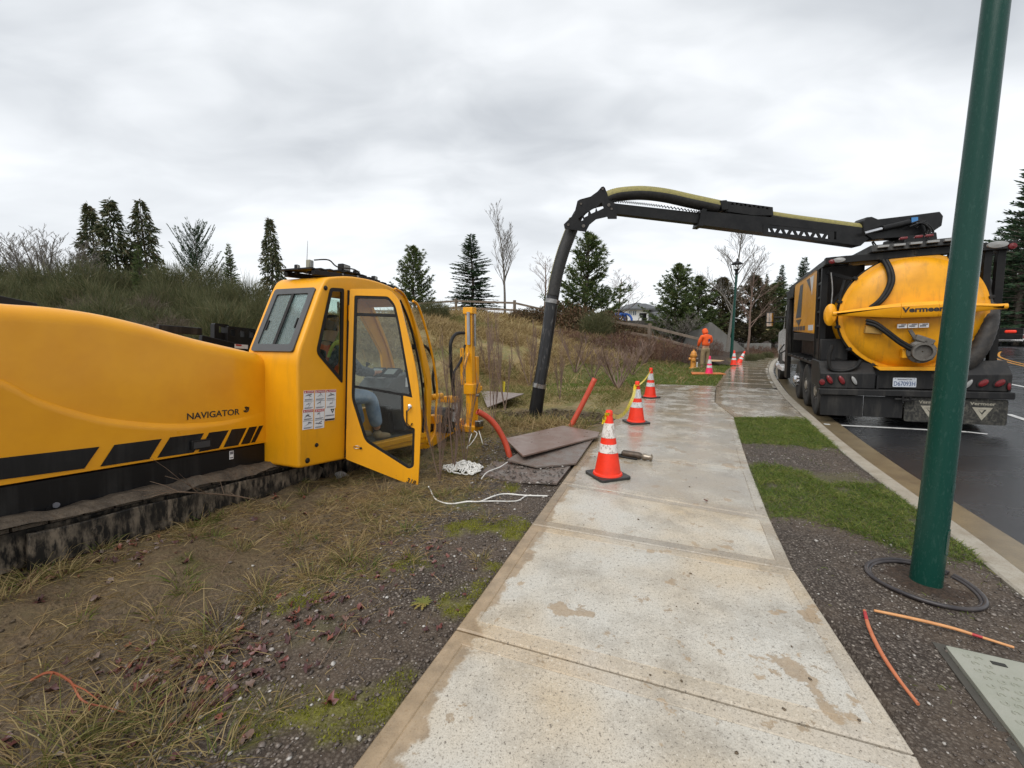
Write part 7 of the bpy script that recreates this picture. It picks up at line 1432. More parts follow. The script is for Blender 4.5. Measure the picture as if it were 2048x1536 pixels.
def bare(seed, H=10.0, spread=0.5, levels=4, kids=6, up=0.35, stems=1, fat=1.0):
    g = random.Random(seed); tr = MB(); cr = MB()
    def grow(p, d, l, r, lev):
        n = 4 if lev < 2 else 3; pts = [p]; q = p.copy(); dd = d.copy()
        for i in range(n): dd = (dd+Vector((g.uniform(-1, 1), g.uniform(-1, 1), g.uniform(-0.4, 1)*0.6))*(0.06 if lev == 0 else 0.13)).normalized(); q = q+dd*l/n; pts.append(q.copy())
        rs = [max(r*(1-0.75*i/n), 0.008*fat) for i in range(n+1)]; (tr if lev == 0 else cr).tube(pts, rs, 6 if lev == 0 else (4 if lev == 1 else 3), caps=False)
        if lev >= levels: return
        k = kids if lev else kids*3
        for i in range(k):
            t = (0.30 if lev == 0 else 0.2)+(0.68 if lev == 0 else 0.78)*(i+g.random())/k; j = min(int(t*n), n-1); b = pts[j].lerp(pts[j+1], t*n-j); a = g.uniform(0, 2*math.pi); ax = dd.orthogonal().normalized(); ax.rotate(Matrix.Rotation(a, 3, dd)); nd = (dd*(1-spread)+ax*spread+Vector((0, 0, up))).normalized()
            grow(b, nd, l*(0.42 if lev == 0 else 0.55)*(1.15-t*0.7)*g.uniform(0.7, 1.15), rs[j]*0.5, lev+1)
    for s in range(stems):
        a = g.uniform(0, 6.28); tilt = 0.0 if stems == 1 else g.uniform(0.15, 0.55); d = Vector((math.cos(a)*tilt, math.sin(a)*tilt, 1)).normalized(); grow(Vector((0, 0, 0)), d, H*(1 if stems == 1 else g.uniform(0.6, 0.95)), (0.12 if stems == 1 else 0.06)*fat, 0)
    return tr, cr
BP = {}
def put_bare(key, kw, m, u, Y, vtop, half, label, name='bare_tree', R=1.7, group='leafless trees'):
    if key not in BP: a, b = bare(**kw); BP[key] = (a.mesh('trunk', m, 60), b.mesh('crown', m, 60))
    x, y, z = spot(u, Y); H = AT(u, vtop, Y).z-z; w = half/850*Y/R
    t = thing(name, label, 'tree', Matrix.Translation((x, y, z-0.1)) @ Matrix.Rotation(u*0.7, 4, 'Z') @ Matrix.Diagonal((w, w, H/10.0, 1)), group); obj('trunk', BP[key][0], t); obj('crown', BP[key][1], t); return t
put_bare('a', dict(seed=3, levels=3, kids=6, spread=0.42, up=0.5), BARKG, 1010, 34, 440, 40, 'pale leafless tree behind the fence, left of the suction hose'); put_bare('b', dict(seed=8, levels=3, kids=6, spread=0.5, up=0.4), BARKG, 1455, 25, 468, 48, 'tall leafless tree with pale trunk by the distant lamp post'); put_bare('c', dict(seed=12, levels=3, kids=5, spread=0.5, up=0.3), TWIGR, 1497, 26, 540, 40, 'small leafless tree with thin trunk right of the distant lamp post')
put_bare('c', {}, TWIGR, 1235, 33, 555, 38, 'reddish leafless tree beside the white house'); put_bare('d', dict(seed=21, levels=3, kids=4, spread=0.35, up=0.4, stems=7), BARKG, 1352, 25.5, 620, 42, 'pale many-stemmed leafless shrub below the house pine', 'bare_shrub')
for i, (u, v, w) in enumerate(((15, 448, 55), (62, 452, 55), (105, 455, 50), (142, 470, 45), (-30, 455, 60))): put_bare('d', {}, BARKG, u, 31+i % 2, v, w*1.15, 'leafless many-stemmed tree, %s of the row at the far left' % ('second', 'third', 'fourth', 'rightmost', 'leftmost')[i], 'bare_shrub')
put_bare('c', {}, TWIGR, 1090, 36, 520, 30, 'thin leafless tree glimpsed behind the suction hose')
# broom thicket and brush
def broom(seed, m, n=2600, H=2.6, R=1.25, thin=0.02, wild=0.25, flat=False):
    g = np.random.default_rng(seed); az = g.uniform(0, 2*math.pi, n); tilt = np.abs(g.normal(0, 0.42, n)); r0 = R*0.75*np.sqrt(g.uniform(0, 1, n)); P = np.stack([r0*np.cos(az), r0*np.sin(az), g.uniform(0, H*0.72, n)*np.sqrt(np.maximum(0.05, 1-(r0/R)**2))], 1)
    D = np.stack([np.cos(az)*tilt, np.sin(az)*tilt, np.ones(n)], 1)+g.normal(0, wild, (n, 3)); return blades(P, D, g.uniform(0.30, 1.0, n)*H*0.30, thin, 'foliage', m, g.uniform(-0.05, 0.16, n), g)
BR = [broom(1, LF_BROOM, 4200, thin=0.013, wild=0.40), broom(2, LF_BROOM, 3800, thin=0.012, wild=0.55), broom(3, LF_BROOM, 3600, thin=0.016, wild=0.45), broom(4, LF_BROOM, 3200, thin=0.013, wild=0.7)]; BRN = broom(5, leafmat('brown_twigs', [(0.06, 0.045, 0.032), (0.11, 0.085, 0.06), (0.17, 0.135, 0.10)]), 1700, thin=0.018, wild=0.6)
stem_me = MB().tube([(0, 0, -0.2), (0.05, 0, 0.6), (0.02, 0.05, 1.2)], [0.05, 0.04, 0.02], 6).mesh('stem', BARK, 60)
def put_bush(me, u, Y, vtop, half, label, R=1.25, H=2.6, name='broom_bush', group='broom bushes on the bank', rot=None):
    x, y, z = spot(u, Y); h = AT(u, vtop, Y).z-z; w = half/850*Y/R; t = thing(name, label, 'bush', Matrix.Translation((x, y, z-0.05)) @ Matrix.Rotation(u*1.3, 4, 'Z') @ Matrix.Diagonal((w, w, max(h, 0.4)/H, 1)), group); obj('foliage', me, t); obj('stem', stem_me, t); return t
rr = random.Random(5)
NTH = ['first', 'second', 'third', 'fourth', 'fifth', 'sixth', 'seventh', 'eighth', 'ninth', 'tenth', 'eleventh', 'twelfth', 'thirteenth', 'fourteenth', 'fifteenth']
for (row, n, u0, du, Y0, v0, w) in (('skyline', 15, -40, 36, 27, 500, 50), ('upper middle', 13, -40, 46, 20.5, 540, 56), ('lower middle', 12, -30, 50, 16, 570, 52), ('front', 9, 10, 56, 12, 606, 50)):
    for i in range(n):
        put_bush(BR[(i*2+len(row)) % 4], u0+i*du+rr.uniform(-12, 12), Y0+rr.uniform(-1, 1.5), v0+rr.uniform(-20, 30), w*rr.uniform(0.65, 1.15), 'broom bush, %s from the left in the %s row behind the yellow hood' % (NTH[i], row))
for (u, Y, v, w, lb) in ((452, 11, 560, 55, 'bright green upright broom bush left of the cab rear window'), (520, 15, 565, 46, 'broom bush touching the cab rear window edge'), (395, 18, 545, 42, 'broom bush below the squat dark fir'), (565, 19, 575, 46, 'broom bush behind the cab roof rear corner')): put_bush(BR[u % 3], u, Y, v, w, lb)
for i, (u, Y, v, w) in enumerate(((90, 14, 590, 55), (260, 12.5, 610, 50), (350, 13, 600, 55), (180, 18, 560, 50), (300, 17, 556, 45))): put_bush(BRN, u, Y, v, w, 'brown leafless shrub, %s from the left among the broom' % NTH[(0, 2, 4, 1, 3)[i]], 1.25, 2.6, 'bare_shrub', 'brown shrubs among the broom')
put_bush(BR[0], 868, 20, 590, 40, 'broom bush seen between the cab rail and the drill mast'); put_bush(BR[1], 1192, 23, 603, 40, 'green broom bush among the brambles right of the dig tube')
BRU = [broom(s, LF_BRUSH, 1100, 1.6, 1.4, 0.016, 0.5) for s in (11, 12)]; BRM = [None, None]
def bramble(seed):
    g = np.random.default_rng(seed); n = 2600; a = g.normal(size=(n, 3)); P = unit(a)*g.uniform(0.3, 1.0, (n, 1))**0.5*np.array([1.4, 1.4, 1.0]); P[:, 2] = np.abs(P[:, 2])*1.3; return diamonds(P, g.normal(size=(n, 3))+np.array([0, 0, -0.1]), g.uniform(0.08, 0.2, n), g.uniform(0.05, 0.1, n), 'foliage', LF_BRAM, rng=g)
BRM = [bramble(31), bramble(32)]
for i, (u, Y, v, w) in enumerate(((1062, 27.5, 612, 34), (1095, 27, 607, 40), (1128, 26.5, 600, 45), (1160, 25, 606, 45), (1215, 24.5, 618, 45), (1240, 24, 640, 40), (1270, 24, 648, 38), (1040, 28, 615, 26))): put_bush(BRM[i % 2], u, Y, v, w, 'bramble mound, %s from the left along the fence line' % NTH[i], 1.4, 1.3, 'bramble_bush', 'brambles along the fence')
for i, (u, Y, v, w) in enumerate(((1170, 19.5, 652, 55), (1225, 19, 655, 55), (1280, 18.5, 662, 52), (1330, 19.5, 668, 45), (1120, 20.5, 648, 50), (1368, 20.5, 672, 36), (1250, 21, 650, 50), (1310, 21, 660, 45))): put_bush(BRU[i % 2], u, Y, v, w, 'reddish brown dead brush clump, %s on the slope below the fence' % NTH[i], 1.4, 1.6, 'brush_clump', 'dead brush on the slope')
for i, (u, Y, v, w) in enumerate(((1428, 22.5, 668, 24), (1520, 28, 684, 40), (1545, 27, 688, 30), (1505, 25, 690, 24))): put_bush(BRU[i % 2], u, Y, v, w, 'low brown shrub, %s in the bark bed near the far sidewalk' % NTH[i], 1.4, 1.6, 'brush_clump', 'shrubs in the bark bed')
for i, (u, Y, v, w) in enumerate(((1505, 23, 700, 14), (1520, 24, 700, 14), (1538, 25.5, 697, 14))): put_bush(BR[i % 3], u, Y, v, w, 'small tan grass tuft, %s along the far sidewalk' % NTH[i], name='ornamental_grass', group='grass tufts by the far sidewalk')
# saplings near the drill
def sapling(u, v, vtop, label, seed, half=18, stems=4):
    d = ray(u, v); ts = np.arange(2.5, 45, 0.05); zz = HZ(d.x*ts, d.y*ts, False); hit_ = np.nonzero(CAMH+d.z*ts <= zz)[0]; tt = ts[hit_[0]] if len(hit_) else 20.0
    g = Vector((d.x*tt, d.y*tt, 0)); z = hz(g.x, g.y); H = max(AT(u, vtop, g.y).z-z, 0.4); k = ('s', seed)
    if k not in BP: a, b = bare(seed, 10.0, 0.35, 2, 5, 0.7, stems, 1.7); BP[k] = (a.mesh('trunk', TWIGR, 60), b.mesh('crown', TWIGR, 60))
    w = H/10.0*1.0; r = 0.45*half/850*g.y
    t = thing('sapling', label, 'sapling', Matrix.Translation((g.x, g.y, z-0.02)) @ Matrix.Rotation(seed, 4, 'Z') @ Matrix.Diagonal((r, r, w*1.15, 1)), 'leafless saplings'); obj('trunk', BP[k][0], t); tag(obj('branches', BP[k][1], t), kind='stuff')
sapling(908, 950, 700, 'leafless sapling nearest the open cab door', 41, 40, 3); sapling(930, 935, 760, 'leafless sapling standing in the rope heap', 42, 30, 3); sapling(985, 868, 650, 'slim leafless sapling left of the flagged stake', 43, 22, 3); sapling(1010, 820, 640, 'tall slim leafless sapling near the dig tube', 44, 24, 3); sapling(955, 815, 650, 'leafless sapling right behind the mast', 45, 22, 2); sapling(1236, 778, 690, 'leafless shrub on the grass above the red conduit', 46, 46, 7); sapling(1185, 762, 690, 'thin leafless shrub left of the one above the conduit', 47, 30, 4)

for i, (u, v, vt, hw, n_) in enumerate(((1120, 800, 690, 22, 3), (1060, 775, 665, 24, 4), (1150, 745, 665, 30, 5), (1290, 730, 668, 30, 5), (975, 745, 655, 24, 4), (880, 965, 800, 26, 3), (1265, 750, 690, 26, 4))):
    sapling(u, v, vt, 'reddish leafless stalk cluster, %s of those spread over the dry slope' % NTH[i], 61+i % 4, hw, n_)
# ---------------------------------------------------------------- ground cover
GRASS_DRY = leafmat('dry_grass', [(0.095, 0.062, 0.028), (0.24, 0.17, 0.072), (0.42, 0.32, 0.155), (0.19, 0.105, 0.06)], ns=0.8, trans=0.3); GRASS_GRN = leafmat('green_grass', [(0.032, 0.062, 0.010), (0.075, 0.125, 0.018), (0.15, 0.19, 0.036), (0.28, 0.25, 0.085)], ns=3.0, trans=0.3); GRASS_MIX = leafmat('mixed_grass', [(0.055, 0.080, 0.016), (0.13, 0.14, 0.036), (0.26, 0.21, 0.085), (0.40, 0.31, 0.15)], ns=1.0, trans=0.3); MOSSM = leafmat('moss', [(0.08, 0.095, 0.008), (0.17, 0.18, 0.012), (0.27, 0.26, 0.03)], ns=6, trans=0.2)
def scatter(n, x0, x1, y0, y1, keep, seed):
    g = np.random.default_rng(seed); X = g.uniform(x0, x1, n); Y = g.uniform(y0, y1, n); k = keep(X, Y, g); X, Y = X[k], Y[k]; return X, Y, HZ(X, Y), g
def stuff(me, name): o = obj(name, me); tag(o, kind='stuff'); return o
def DS(X, Y): return -sdist(LEFTALL, X, Y)
def near_pit(X, Y): 
    r = np.zeros(len(X), bool)
    for (px, py, rx, ry, d) in PITS: r |= (((X-px)/(rx*1.1))**2+((Y-py)/(ry*1.1))**2) < 1
    return r
# hillside grass: three distance bands
for (n, x0, x1, y0, y1, L, Wd, sd) in ((70000, -7, 4.6, 6.5, 13.5, (0.12, 0.42), 0.011, 1), (90000, -14, 9, 12.5, 21, (0.25, 0.65), 0.020, 2), (60000, -24, 9, 20, 34, (0.35, 0.8), 0.034, 3)):
    X, Y, Z, g = scatter(n, x0, x1, y0, y1, lambda X, Y, g: (DS(X, Y) > 0.25+2.9*(Y > 11.6)*(g.uniform(0, 1, len(X)) < 0.96)) & (fbm(X*0.9, Y*0.9, 3, 61) > 0.30+0.25*g.uniform(0, 1, len(X))) & ~near_pit(X, Y) & ((Y < 19) | (DS(X, Y) > 3.0)), sd)
    m = len(X); D = g.normal(0, 0.42, (m, 3)); D[:, 2] = g.uniform(0.5, 1.2, m); patch = fbm(X*0.45, Y*0.45, 3, 91)
    L_ = g.uniform(*L, m)*(0.45+1.1*patch); green = patch < 0.31+0.13*(Y < 11)
    for msk, mt, nm in ((green, GRASS_MIX, 'grass'), (~green, GRASS_DRY, 'dry_grass')):
        if msk.sum(): stuff(blades(np.stack([X, Y, Z-0.02], 1)[msk], D[msk], L_[msk], Wd, nm, mt, g.uniform(0.1, 0.8, msk.sum()), g), nm)
# far lawn by the hydrant
X, Y, Z, g = scatter(60000, 1, 11, 10.5, 20.5, lambda X, Y, g: (DS(X, Y) > 0.02) & (DS(X, Y) < 3.2), 5); m = len(X); D = g.normal(0, 0.35, (m, 3)); D[:, 2] = 1
stuff(blades(np.stack([X, Y, Z-0.01], 1), D, g.uniform(0.05, 0.12, m), 0.012, 'lawn_grass', GRASS_GRN, 0.3, g), 'lawn_grass')
# verge lawn strips
def vk(X, Y, g):
    f = 0.42*X+0.907*Y+0.55*(fbm(X*4, Y*4, 3, 33)-0.45)+0.12*g.normal(size=len(X))*(g.uniform(0, 1, len(X)) < 0.4); ok = (sdist(RIGHT, X, Y) > 0.004) & (sdist(CURB, X, Y) < -0.012) & (Y < 7.6); patch = ((f > 6.7)) | ((f > 3.95-0.35*sm(-0.9, -0.1, sdist(CURB, X, Y))) & (f < 5.5)); bare_ = (fbm(X*2.3, Y*2.3, 3, 17) < 0.33+0.08*g.uniform(0, 1, len(X))) & (f < 5.5); return ok & patch & ~bare_
X, Y, Z, g = scatter(150000, 1.7, 5.3, 2.4, 7.6, vk, 6); m = len(X); D = g.normal(0, 0.5, (m, 3)); D[:, 2] = g.uniform(0.6, 1.1, m); hh = 0.035+0.055*fbm(X*3, Y*3, 3, 8)
stuff(blades(np.stack([X, Y, Z-0.004], 1), D, hh*g.uniform(0.7, 1.35, m), 0.0042, 'verge_grass', GRASS_GRN, g.uniform(0.2, 0.8, m), g), 'verge_grass')
X, Y, Z, g = scatter(9000, 1.2, 5.3, 1.5, 7.6, lambda X, Y, g: (sdist(RIGHT, X, Y) > 0.015) & (sdist(CURB, X, Y) < -0.03) & (fbm(X*5, Y*5, 3, 44) > 0.6), 16); m = len(X); D = g.normal(0, 0.6, (m, 3)); D[:, 2] = 1
stuff(blades(np.stack([X, Y, Z-0.003], 1), D, g.uniform(0.015, 0.04, m), 0.004, 'verge_grass', GRASS_GRN, 0.4, g), 'verge_grass')
# matted dead grass and tufts left of the sidewalk
X, Y, Z, g = scatter(210000, -4.6, 0.9, 0.7, 8.0, lambda X, Y, g: (DS(X, Y) > 0.75+0.5*g.normal(size=len(X))*0.5) & (DS(X, Y) > 0.03) & (fbm(X*1.6, Y*1.6, 3, 23) > 0.24+0.34*g.uniform(0, 1, len(X))) & ~near_pit(X, Y), 7); m = len(X); D = g.normal(0, 1.0, (m, 3)); D[:, 2] = g.uniform(0.05, 0.5, m)
stuff(blades(np.stack([X, Y, Z-0.002], 1), D, g.uniform(0.03, 0.13, m), 0.0038, 'matted_grass', GRASS_DRY, g.uniform(0.0, 0.45, m), g), 'matted_grass')
def tufts(centres, n, Lr, mt, name, wd=0.005, spread=0.05, tilt=0.55, seed=3):
    g = np.random.default_rng(seed); P = []; D = []; L = []
    for (x, y, s) in centres:
        k = int(n*s); a = g.uniform(0, 2*math.pi, k); r = spread*s*np.sqrt(g.uniform(0, 1, k)); px = x+r*np.cos(a); py = y+r*np.sin(a); z = HZ(px, py)-0.005; P.append(np.stack([px, py, z], 1)); t = np.abs(g.normal(0, tilt, k)); D.append(np.stack([np.cos(a)*t, np.sin(a)*t, np.ones(k)], 1)+g.normal(0, 0.12, (k, 3))); L.append(g.uniform(*Lr, k)*s)
    P = np.concatenate(P); D = np.concatenate(D); L = np.concatenate(L); return stuff(blades(P, D, L, wd, name, mt, g.uniform(0.25, 0.8, len(P)), g), name)
g0 = np.random.default_rng(77); C = []
for (u, v, s) in ((700, 1100, 1.2), (620, 1150, 1.0), (520, 1180, 1.0), (440, 1250, 1.2), (400, 1290, 1.2), (240, 1410, 1.3), (340, 1430, 1.3), (300, 1480, 1.4), (120, 1480, 1.4), (60, 1520, 1.4), (180, 1500, 1.3), (760, 1060, 0.9), (560, 1060, 0.9), (850, 1020, 0.8), (800, 1000, 0.8), (650, 1010, 0.8), (730, 1020, 0.9), (480, 1100, 0.9), (900, 980, 0.8), (380, 1100, 0.8), (60, 1200, 1.0), (130, 1190, 1.0), (20, 1250, 1.0), (980, 1030, 0.7), (820, 1110, 0.7), (960, 1110, 0.6), (540, 1400, 0.6), (430, 1500, 1.0), (250, 1100, 0.8), (310, 1085, 0.8)):
    p = G(u, v, 0.0); C.append((p.x, p.y, s))
tufts(C, 46, (0.07, 0.19), GRASS_MIX, 'grass_tufts', 0.0045, 0.07, 0.95, 3); tufts(C, 40, (0.08, 0.22), GRASS_DRY, 'dry_grass_tufts', 0.004, 0.10, 1.1, 8)
C2 = []
while len(C2) < 420:
    x, y = g0.uniform(-4.2, 0.9), g0.uniform(0.8, 8.5)
    if DS(np.array([x]), np.array([y]))[0] > 0.75: C2.append((x, y, g0.uniform(0.5, 1.1)))
tufts(C2[::2], 26, (0.05, 0.15), GRASS_GRN, 'green_tufts', 0.0045, 0.06, 0.8, 9); tufts(C2, 22, (0.05, 0.16), GRASS_MIX, 'grass_tufts', 0.005, 0.06, 0.8, 4); tufts(C2[::3], 26, (0.12, 0.30), GRASS_DRY, 'dry_grass_tufts', 0.004, 0.08, 0.9, 5)
# moss cushions
X, Y, Z, g = scatter(150000, -1.5, 1.6, 0.9, 5.6, lambda X, Y, g: (DS(X, Y) > 0.015) & (DS(X, Y) < 1.0) & (fbm(X*3.1, Y*3.1, 4, 51) > 0.51+0.09*g.uniform(0, 1, len(X))) & (vnoise(X*11, Y*11, 7) > 0.30), 9); m = len(X); D = g.normal(0, 0.6, (m, 3)); D[:, 2] = 1
stuff(diamonds(np.stack([X, Y, Z+0.010*g.uniform(0, 1, m)*np.clip((fbm(X*3.1, Y*3.1, 4, 51)-0.51)*12, 0, 1)], 1), D, g.uniform(0.008, 0.018, m), 0.006, 'moss', MOSSM, rng=g), 'moss')
# pebbles
PEB = NT('pebbles'); _g = PEB.n('ShaderNodeNewGeometry'); PEB.set('Base Color', PEB.ramp(_g.outputs['Random Per Island'], [(0.0, (0.045, 0.034, 0.027)), (0.45, (0.090, 0.070, 0.057)), (0.75, (0.14, 0.115, 0.098)), (0.93, (0.21, 0.18, 0.155)), (0.98, (0.42, 0.40, 0.37))])); PEB.set('Roughness', 0.42); PEB = PEB.m
def pebbles(X, Y, Z, S, name, g):
    n = len(X); O = np.array([(1, 0, 0), (-1, 0, 0), (0, 1, 0), (0, -1, 0), (0, 0, 1), (0, 0, -1), (0.7, 0.6, 0.35), (-0.6, 0.7, 0.4), (-0.65, -0.65, 0.3), (0.6, -0.7, 0.45)], float); k = len(O)
    V = O[None]*S[:, None, None]*g.uniform(0.6, 1.25, (n, k, 1))*np.array([1, 1, 0.7]); a = g.uniform(0, 6.28, n); c, s = np.cos(a)[:, None], np.sin(a)[:, None]; vx = V[..., 0]*c*1.2-V[..., 1]*s; vy = V[..., 0]*s*1.2+V[..., 1]*c
    V = np.stack([vx+X[:, None], vy+Y[:, None], V[..., 2]+Z[:, None]+S[:, None]*0.25], -1).reshape(-1, 3)
    T = np.array([(4, 6, 7), (4, 7, 8), (4, 8, 9), (4, 9, 6), (0, 6, 9), (2, 7, 6), (1, 8, 7), (3, 9, 8), (0, 2, 6), (2, 1, 7), (1, 3, 8), (3, 0, 9), (5, 2, 0), (5, 1, 2), (5, 3, 1), (5, 0, 3)]); F = (np.arange(n)[:, None, None]*k+T[None]).reshape(-1, 3); return stuff(np_mesh(name, V, F, PEB), name)
X, Y, Z, g = scatter(26000, -2.2, 1.6, 0.9, 6.5, lambda X, Y, g: (DS(X, Y) > 0.01) & (DS(X, Y) < 1.0+0.35*g.normal(size=len(X))) & (fbm(X*3.1, Y*3.1, 4, 51) < 0.57), 12); pebbles(X, Y, Z, np.minimum(g.gamma(2.0, 0.0021, len(X))+0.002, 0.014), 'gravel', g)
def vg(X, Y, g): 
    f = 0.42*X+0.907*Y; return (sdist(RIGHT, X, Y) > 0.02) & (sdist(CURB, X, Y) < -0.03) & ((f < 4.0) | ((f > 5.4) & (f < 6.8)))
X, Y, Z, g = scatter(42000, 0.9, 4.6, 0.7, 6.8, vg, 13); pebbles(X, Y, Z, g.gamma(2.0, 0.0014, len(X))+0.0016, 'gravel', g)
X, Y, Z, g = scatter(2600, -0.4, 1.3, 4.1, 6.0, lambda X, Y, g: DS(X, Y) > 0.05, 15); pebbles(X, Y, np.maximum(Z, 0.012), g.gamma(2.0, 0.003, len(X))+0.002, 'gravel', g)
# dirt crumbs and clods in the churned mud and at the pits
X, Y, Z, g = scatter(30000, -4.5, 0.8, 0.8, 9.2, lambda X, Y, g: (DS(X, Y) > 0.8) & (fbm(X*1.3, Y*1.3, 3, 29) > 0.33+0.2*g.uniform(0, 1, len(X))), 14)
def tint(o, m): o.data.materials[0] = m
tint(pebbles(X, Y, Z, np.minimum(g.gamma(1.6, 0.0032, len(X))+0.002, 0.016), 'soil_crumbs', g), mat('soil_crumb', (0.13, 0.095, 0.058), 0.85, col2=(0.055, 0.040, 0.026), ns=9, world=True))
g = np.random.default_rng(18); n = 1500; k = g.integers(0, 2, n); a = g.uniform(0, 6.28, n); r = g.uniform(0.6, 1.5, n); X = np.array([PITS[i][0] for i in k])+np.array([PITS[i][2] for i in k])*r*np.cos(a); Y = np.array([PITS[i][1] for i in k])+np.array([PITS[i][3] for i in k])*r*np.sin(a); s_ = DS(X, Y) > 0.03; X, Y = X[s_], Y[s_]
tint(pebbles(X, Y, HZ(X, Y), np.minimum(g.gamma(1.8, 0.008, len(X))+0.004, 0.035), 'soil_clods', g), MATS['soil_crumb'])
# fallen leaves
LEAFM = NT('fallen_leaves'); _g = LEAFM.n('ShaderNodeNewGeometry'); LEAFM.set('Base Color', LEAFM.ramp(_g.outputs['Random Per Island'], [(0.0, (0.045, 0.018, 0.018)), (0.35, (0.075, 0.028, 0.026)), (0.6, (0.12, 0.036, 0.030)), (0.75, (0.19, 0.060, 0.036)), (0.88, (0.13, 0.085, 0.065)), (1.0, (0.22, 0.18, 0.16))])); LEAFM.set('Roughness', 0.4); LEAFM = LEAFM.m
def leaf_shape():
    pts = []
    for i in range(14): a = 2*math.pi*i/14; r = (1.0 if i % 2 == 0 else 0.72)*(1.0 if 2 < i < 12 else 0.85); pts.append((r*math.cos(a), r*math.sin(a)))
    return np.array(pts)
def leaves(X, Y, S, name, g, lift=0.008):
    sh = leaf_shape(); k = len(sh)+1; n = len(X); Z = HZ(X, Y); base = np.concatenate([[[0, 0]], sh]); V = np.zeros((n, k, 3)); a = g.uniform(0, 6.28, n); c, s = np.cos(a)[:, None], np.sin(a)[:, None]
    jit = g.uniform(0.55, 1.25, (n, k)); x = base[None, :, 0]*S[:, None]*jit; y = base[None, :, 1]*S[:, None]*jit*g.uniform(0.4, 0.95, (n, 1)); curl = g.uniform(0.1, 0.9, n)[:, None]; z = curl*(np.abs(y)**1.3)*3.0*S[:, None]**-0.3*0.4+g.normal(0, 0.22, (n, k))*S[:, None]+x*g.uniform(-0.35, 0.35, (n, 1))
    V[..., 0] = x*c-y*s+X[:, None]; V[..., 1] = x*s+y*c+Y[:, None]; V[..., 2] = z+Z[:, None]+lift
    T = np.array([(0, 1+i, 1+(i+1) % 14) for i in range(14)]); F = (np.arange(n)[:, None, None]*k+T[None]).reshape(-1, 3); return stuff(np_mesh(name, V.reshape(-1, 3), F, LEAFM), name)
g = np.random.default_rng(41); LX, LY = [], []
for (u, v, su, sv, n) in ((520, 1270, 80, 34, 60), (380, 1340, 75, 30, 55), (330, 1330, 90, 40, 50), (640, 1210, 60, 25, 40), (200, 1130, 80, 15, 55), (300, 1100, 50, 12, 30), (850, 1100, 45, 25, 26), (60, 1190, 70, 25, 30), (140, 1470, 120, 45, 40), (620, 1020, 90, 30, 20), (720, 1160, 120, 60, 16), (900, 1260, 80, 90, 8), (430, 1420, 50, 40, 14)):
    for _ in range(n):
        p = G(np.clip(u+g.normal()*su, -60, 1100), np.clip(v+g.normal()*sv, 985, 1560), 0.03); LX.append(p.x); LY.append(p.y)
LX, LY = np.array(LX), np.array(LY); k = DS(LX, LY) > 0.02; LX, LY = LX[k], LY[k]; leaves(LX, LY, g.uniform(0.012, 0.036, len(LX)), 'leaf_litter', g)
for (u, v, sz, lb) in ((858, 1090, 0.045, 'dark red curled leaf on the moss near the sidewalk'), (880, 1245, 0.032, 'small brown curled leaf at the sidewalk edge'), (655, 1395, 0.045, 'large dark red leaf on the gravel lower left')):
    p = G(u, v, 0.0); o = leaves(np.array([p.x]), np.array([p.y]), np.array([sz]), 'fallen_leaf', np.random.default_rng(int(u)), 0.012); del o['kind']; tag(o, lb, 'leaf')
o = leaves(np.array([G(1411, 1004).x]), np.array([G(1411, 1004).y]), np.array([0.028]), 'fallen_leaf', np.random.default_rng(6), 0.115); del o['kind']; tag(o, 'single brown leaf lying on the sidewalk slab', 'leaf')
# rosette weed, canes, twigs
p = G(847, 1197, 0); z = hz(p.x, p.y); t = thing('dandelion_weed', 'yellow-green rosette weed growing on the moss beside the sidewalk', 'weed', (p.x, p.y, z)); WEED = leafmat('weed_leaf', [(0.09, 0.11, 0.02), (0.18, 0.18, 0.045), (0.30, 0.22, 0.06)], ns=9)
for i in range(13):
    a = i*2.4; l = 0.045+0.05*((i*7) % 5)/5; out = [(0.0, 0.0)]
    for k in range(1, 9): w = 0.009*math.sin(math.pi*k/9)*(1.25 if k % 2 else 0.5); out.append((l*k/9, w))
    out.append((l, 0)); out += [(x, -y) for x, y in out[1:-1][::-1]]
    ca, sa = math.cos(a), math.sin(a); MB().plate(out, (), 0.0008, lambda X, Y, Z: (X*ca-Y*sa, X*sa+Y*ca, 0.008+Z+0.45*X*(1-X/l*0.75))).build('weed_leaf', WEED, t)
CANE = mat('red_cane', (0.28, 0.075, 0.03), 0.6)
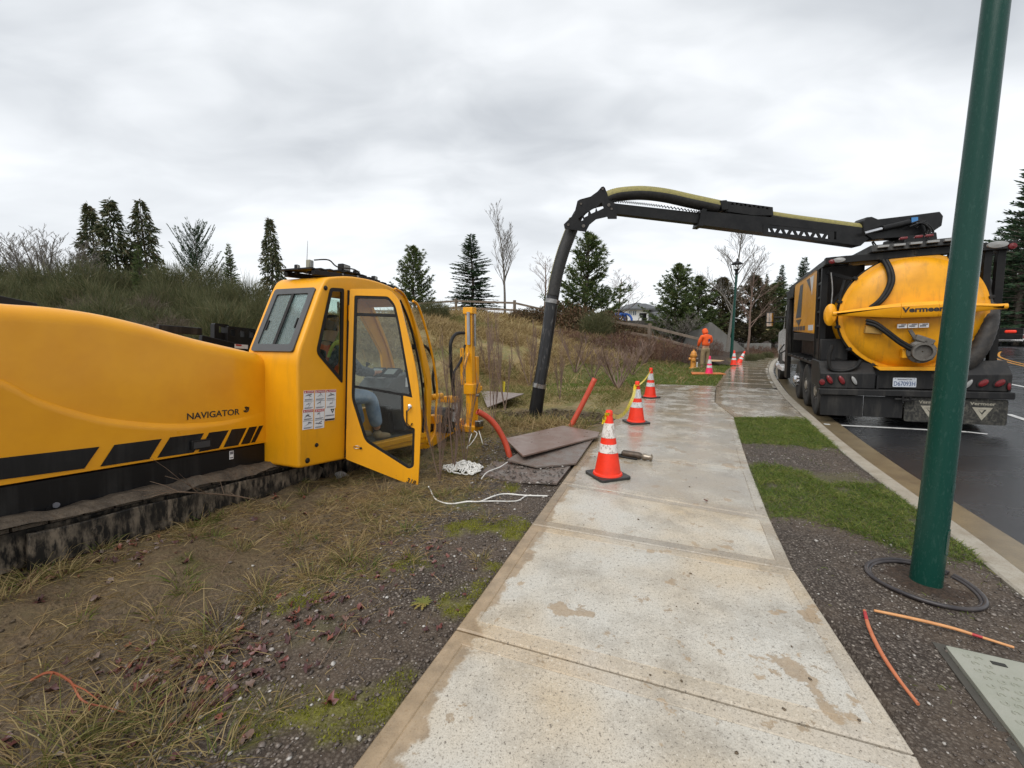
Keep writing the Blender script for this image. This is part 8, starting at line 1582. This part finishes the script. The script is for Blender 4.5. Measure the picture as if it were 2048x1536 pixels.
def cane(pts, r, label, m=CANE, name='bramble_cane', twigs=0, cat='cane'):
    P = spline(pts, 6); b = MB(); b.tube(P, [r*(1-0.6*i/len(P)) for i in range(len(P))], 6); o = b.build(name, m, smooth=60); tag(o, label, cat)
    for k in range(twigs):
        q = P[int(len(P)*(0.25+0.6*k/twigs))]; dirv = (P[-1]-P[0]).normalized()+Vector((random.uniform(-1, 1), random.uniform(-1, 1), random.uniform(0.2, 1)))*0.9; l = random.uniform(0.08, 0.22); MB().tube([q, q+dirv*l*0.5, q+dirv*l+Vector((0, 0, -0.02))], [r*0.5, r*0.4, r*0.2], 5).build('twig', m, o, smooth=60)
    return o
cane([onz(62, 1356, 0.02), onz(100, 1345, 0.06), onz(140, 1360, 0.07), onz(165, 1395, 0.05), onz(215, 1415, 0.03), onz(250, 1428, 0.01)], 0.006, 'arching reddish bramble cane lying in the grass at lower left', twigs=3)
DEAD = mat('dead_twig', (0.20, 0.14, 0.095), 0.8, col2=(0.11, 0.075, 0.05))
def dxw(u, v, x): return DF.mat() @ DX(u, v, x)
cane([dxw(525, 1003, 0.06), dxw(470, 992, 0.06), dxw(400, 986, 0.07), dxw(340, 985, 0.06), dxw(300, 995, 0.05)], 0.007, 'dead branch lying along the muddy track', DEAD, 'dead_branch', 6, 'branch'); cane([dxw(395, 985, 0.08), dxw(370, 965, 0.10), dxw(330, 952, 0.1)], 0.004, 'thin dead twig sticking up from the muddy track', DEAD, 'dead_branch', 2, 'branch')
for i, (a, b, lb) in enumerate((((430, 1160), (480, 1085), 'thin dry stalk leaning in the grass below the track'), ((1180, 0), (0, 0), ''), ((640, 1330), (700, 1230), 'pale straw stalk on the gravel'), ((0, 1180), (90, 1130), 'dead stick lying by the rear of the track'))):
    if lb: cane([onz(*a, 0.01), onz((a[0]+b[0])/2, (a[1]+b[1])/2, 0.03), onz(*b, 0.05)], 0.0035, lb, DEAD, 'dry_stalk', 0, 'stalk')
# small debris specks on the paving
g = np.random.default_rng(51); n = 260; X = g.uniform(-0.4, 3.6, n); Y = g.uniform(1.2, 8, n); k = (DS(X, Y) < -0.03) & (sdist(RIGHT, X, Y) < -0.03); X, Y = X[k], Y[k]
tint(pebbles(X, Y, np.zeros(len(X))+0.0005, g.gamma(1.6, 0.0016, len(X))+0.0012, 'grit', g), MATS['soil_crumb'])
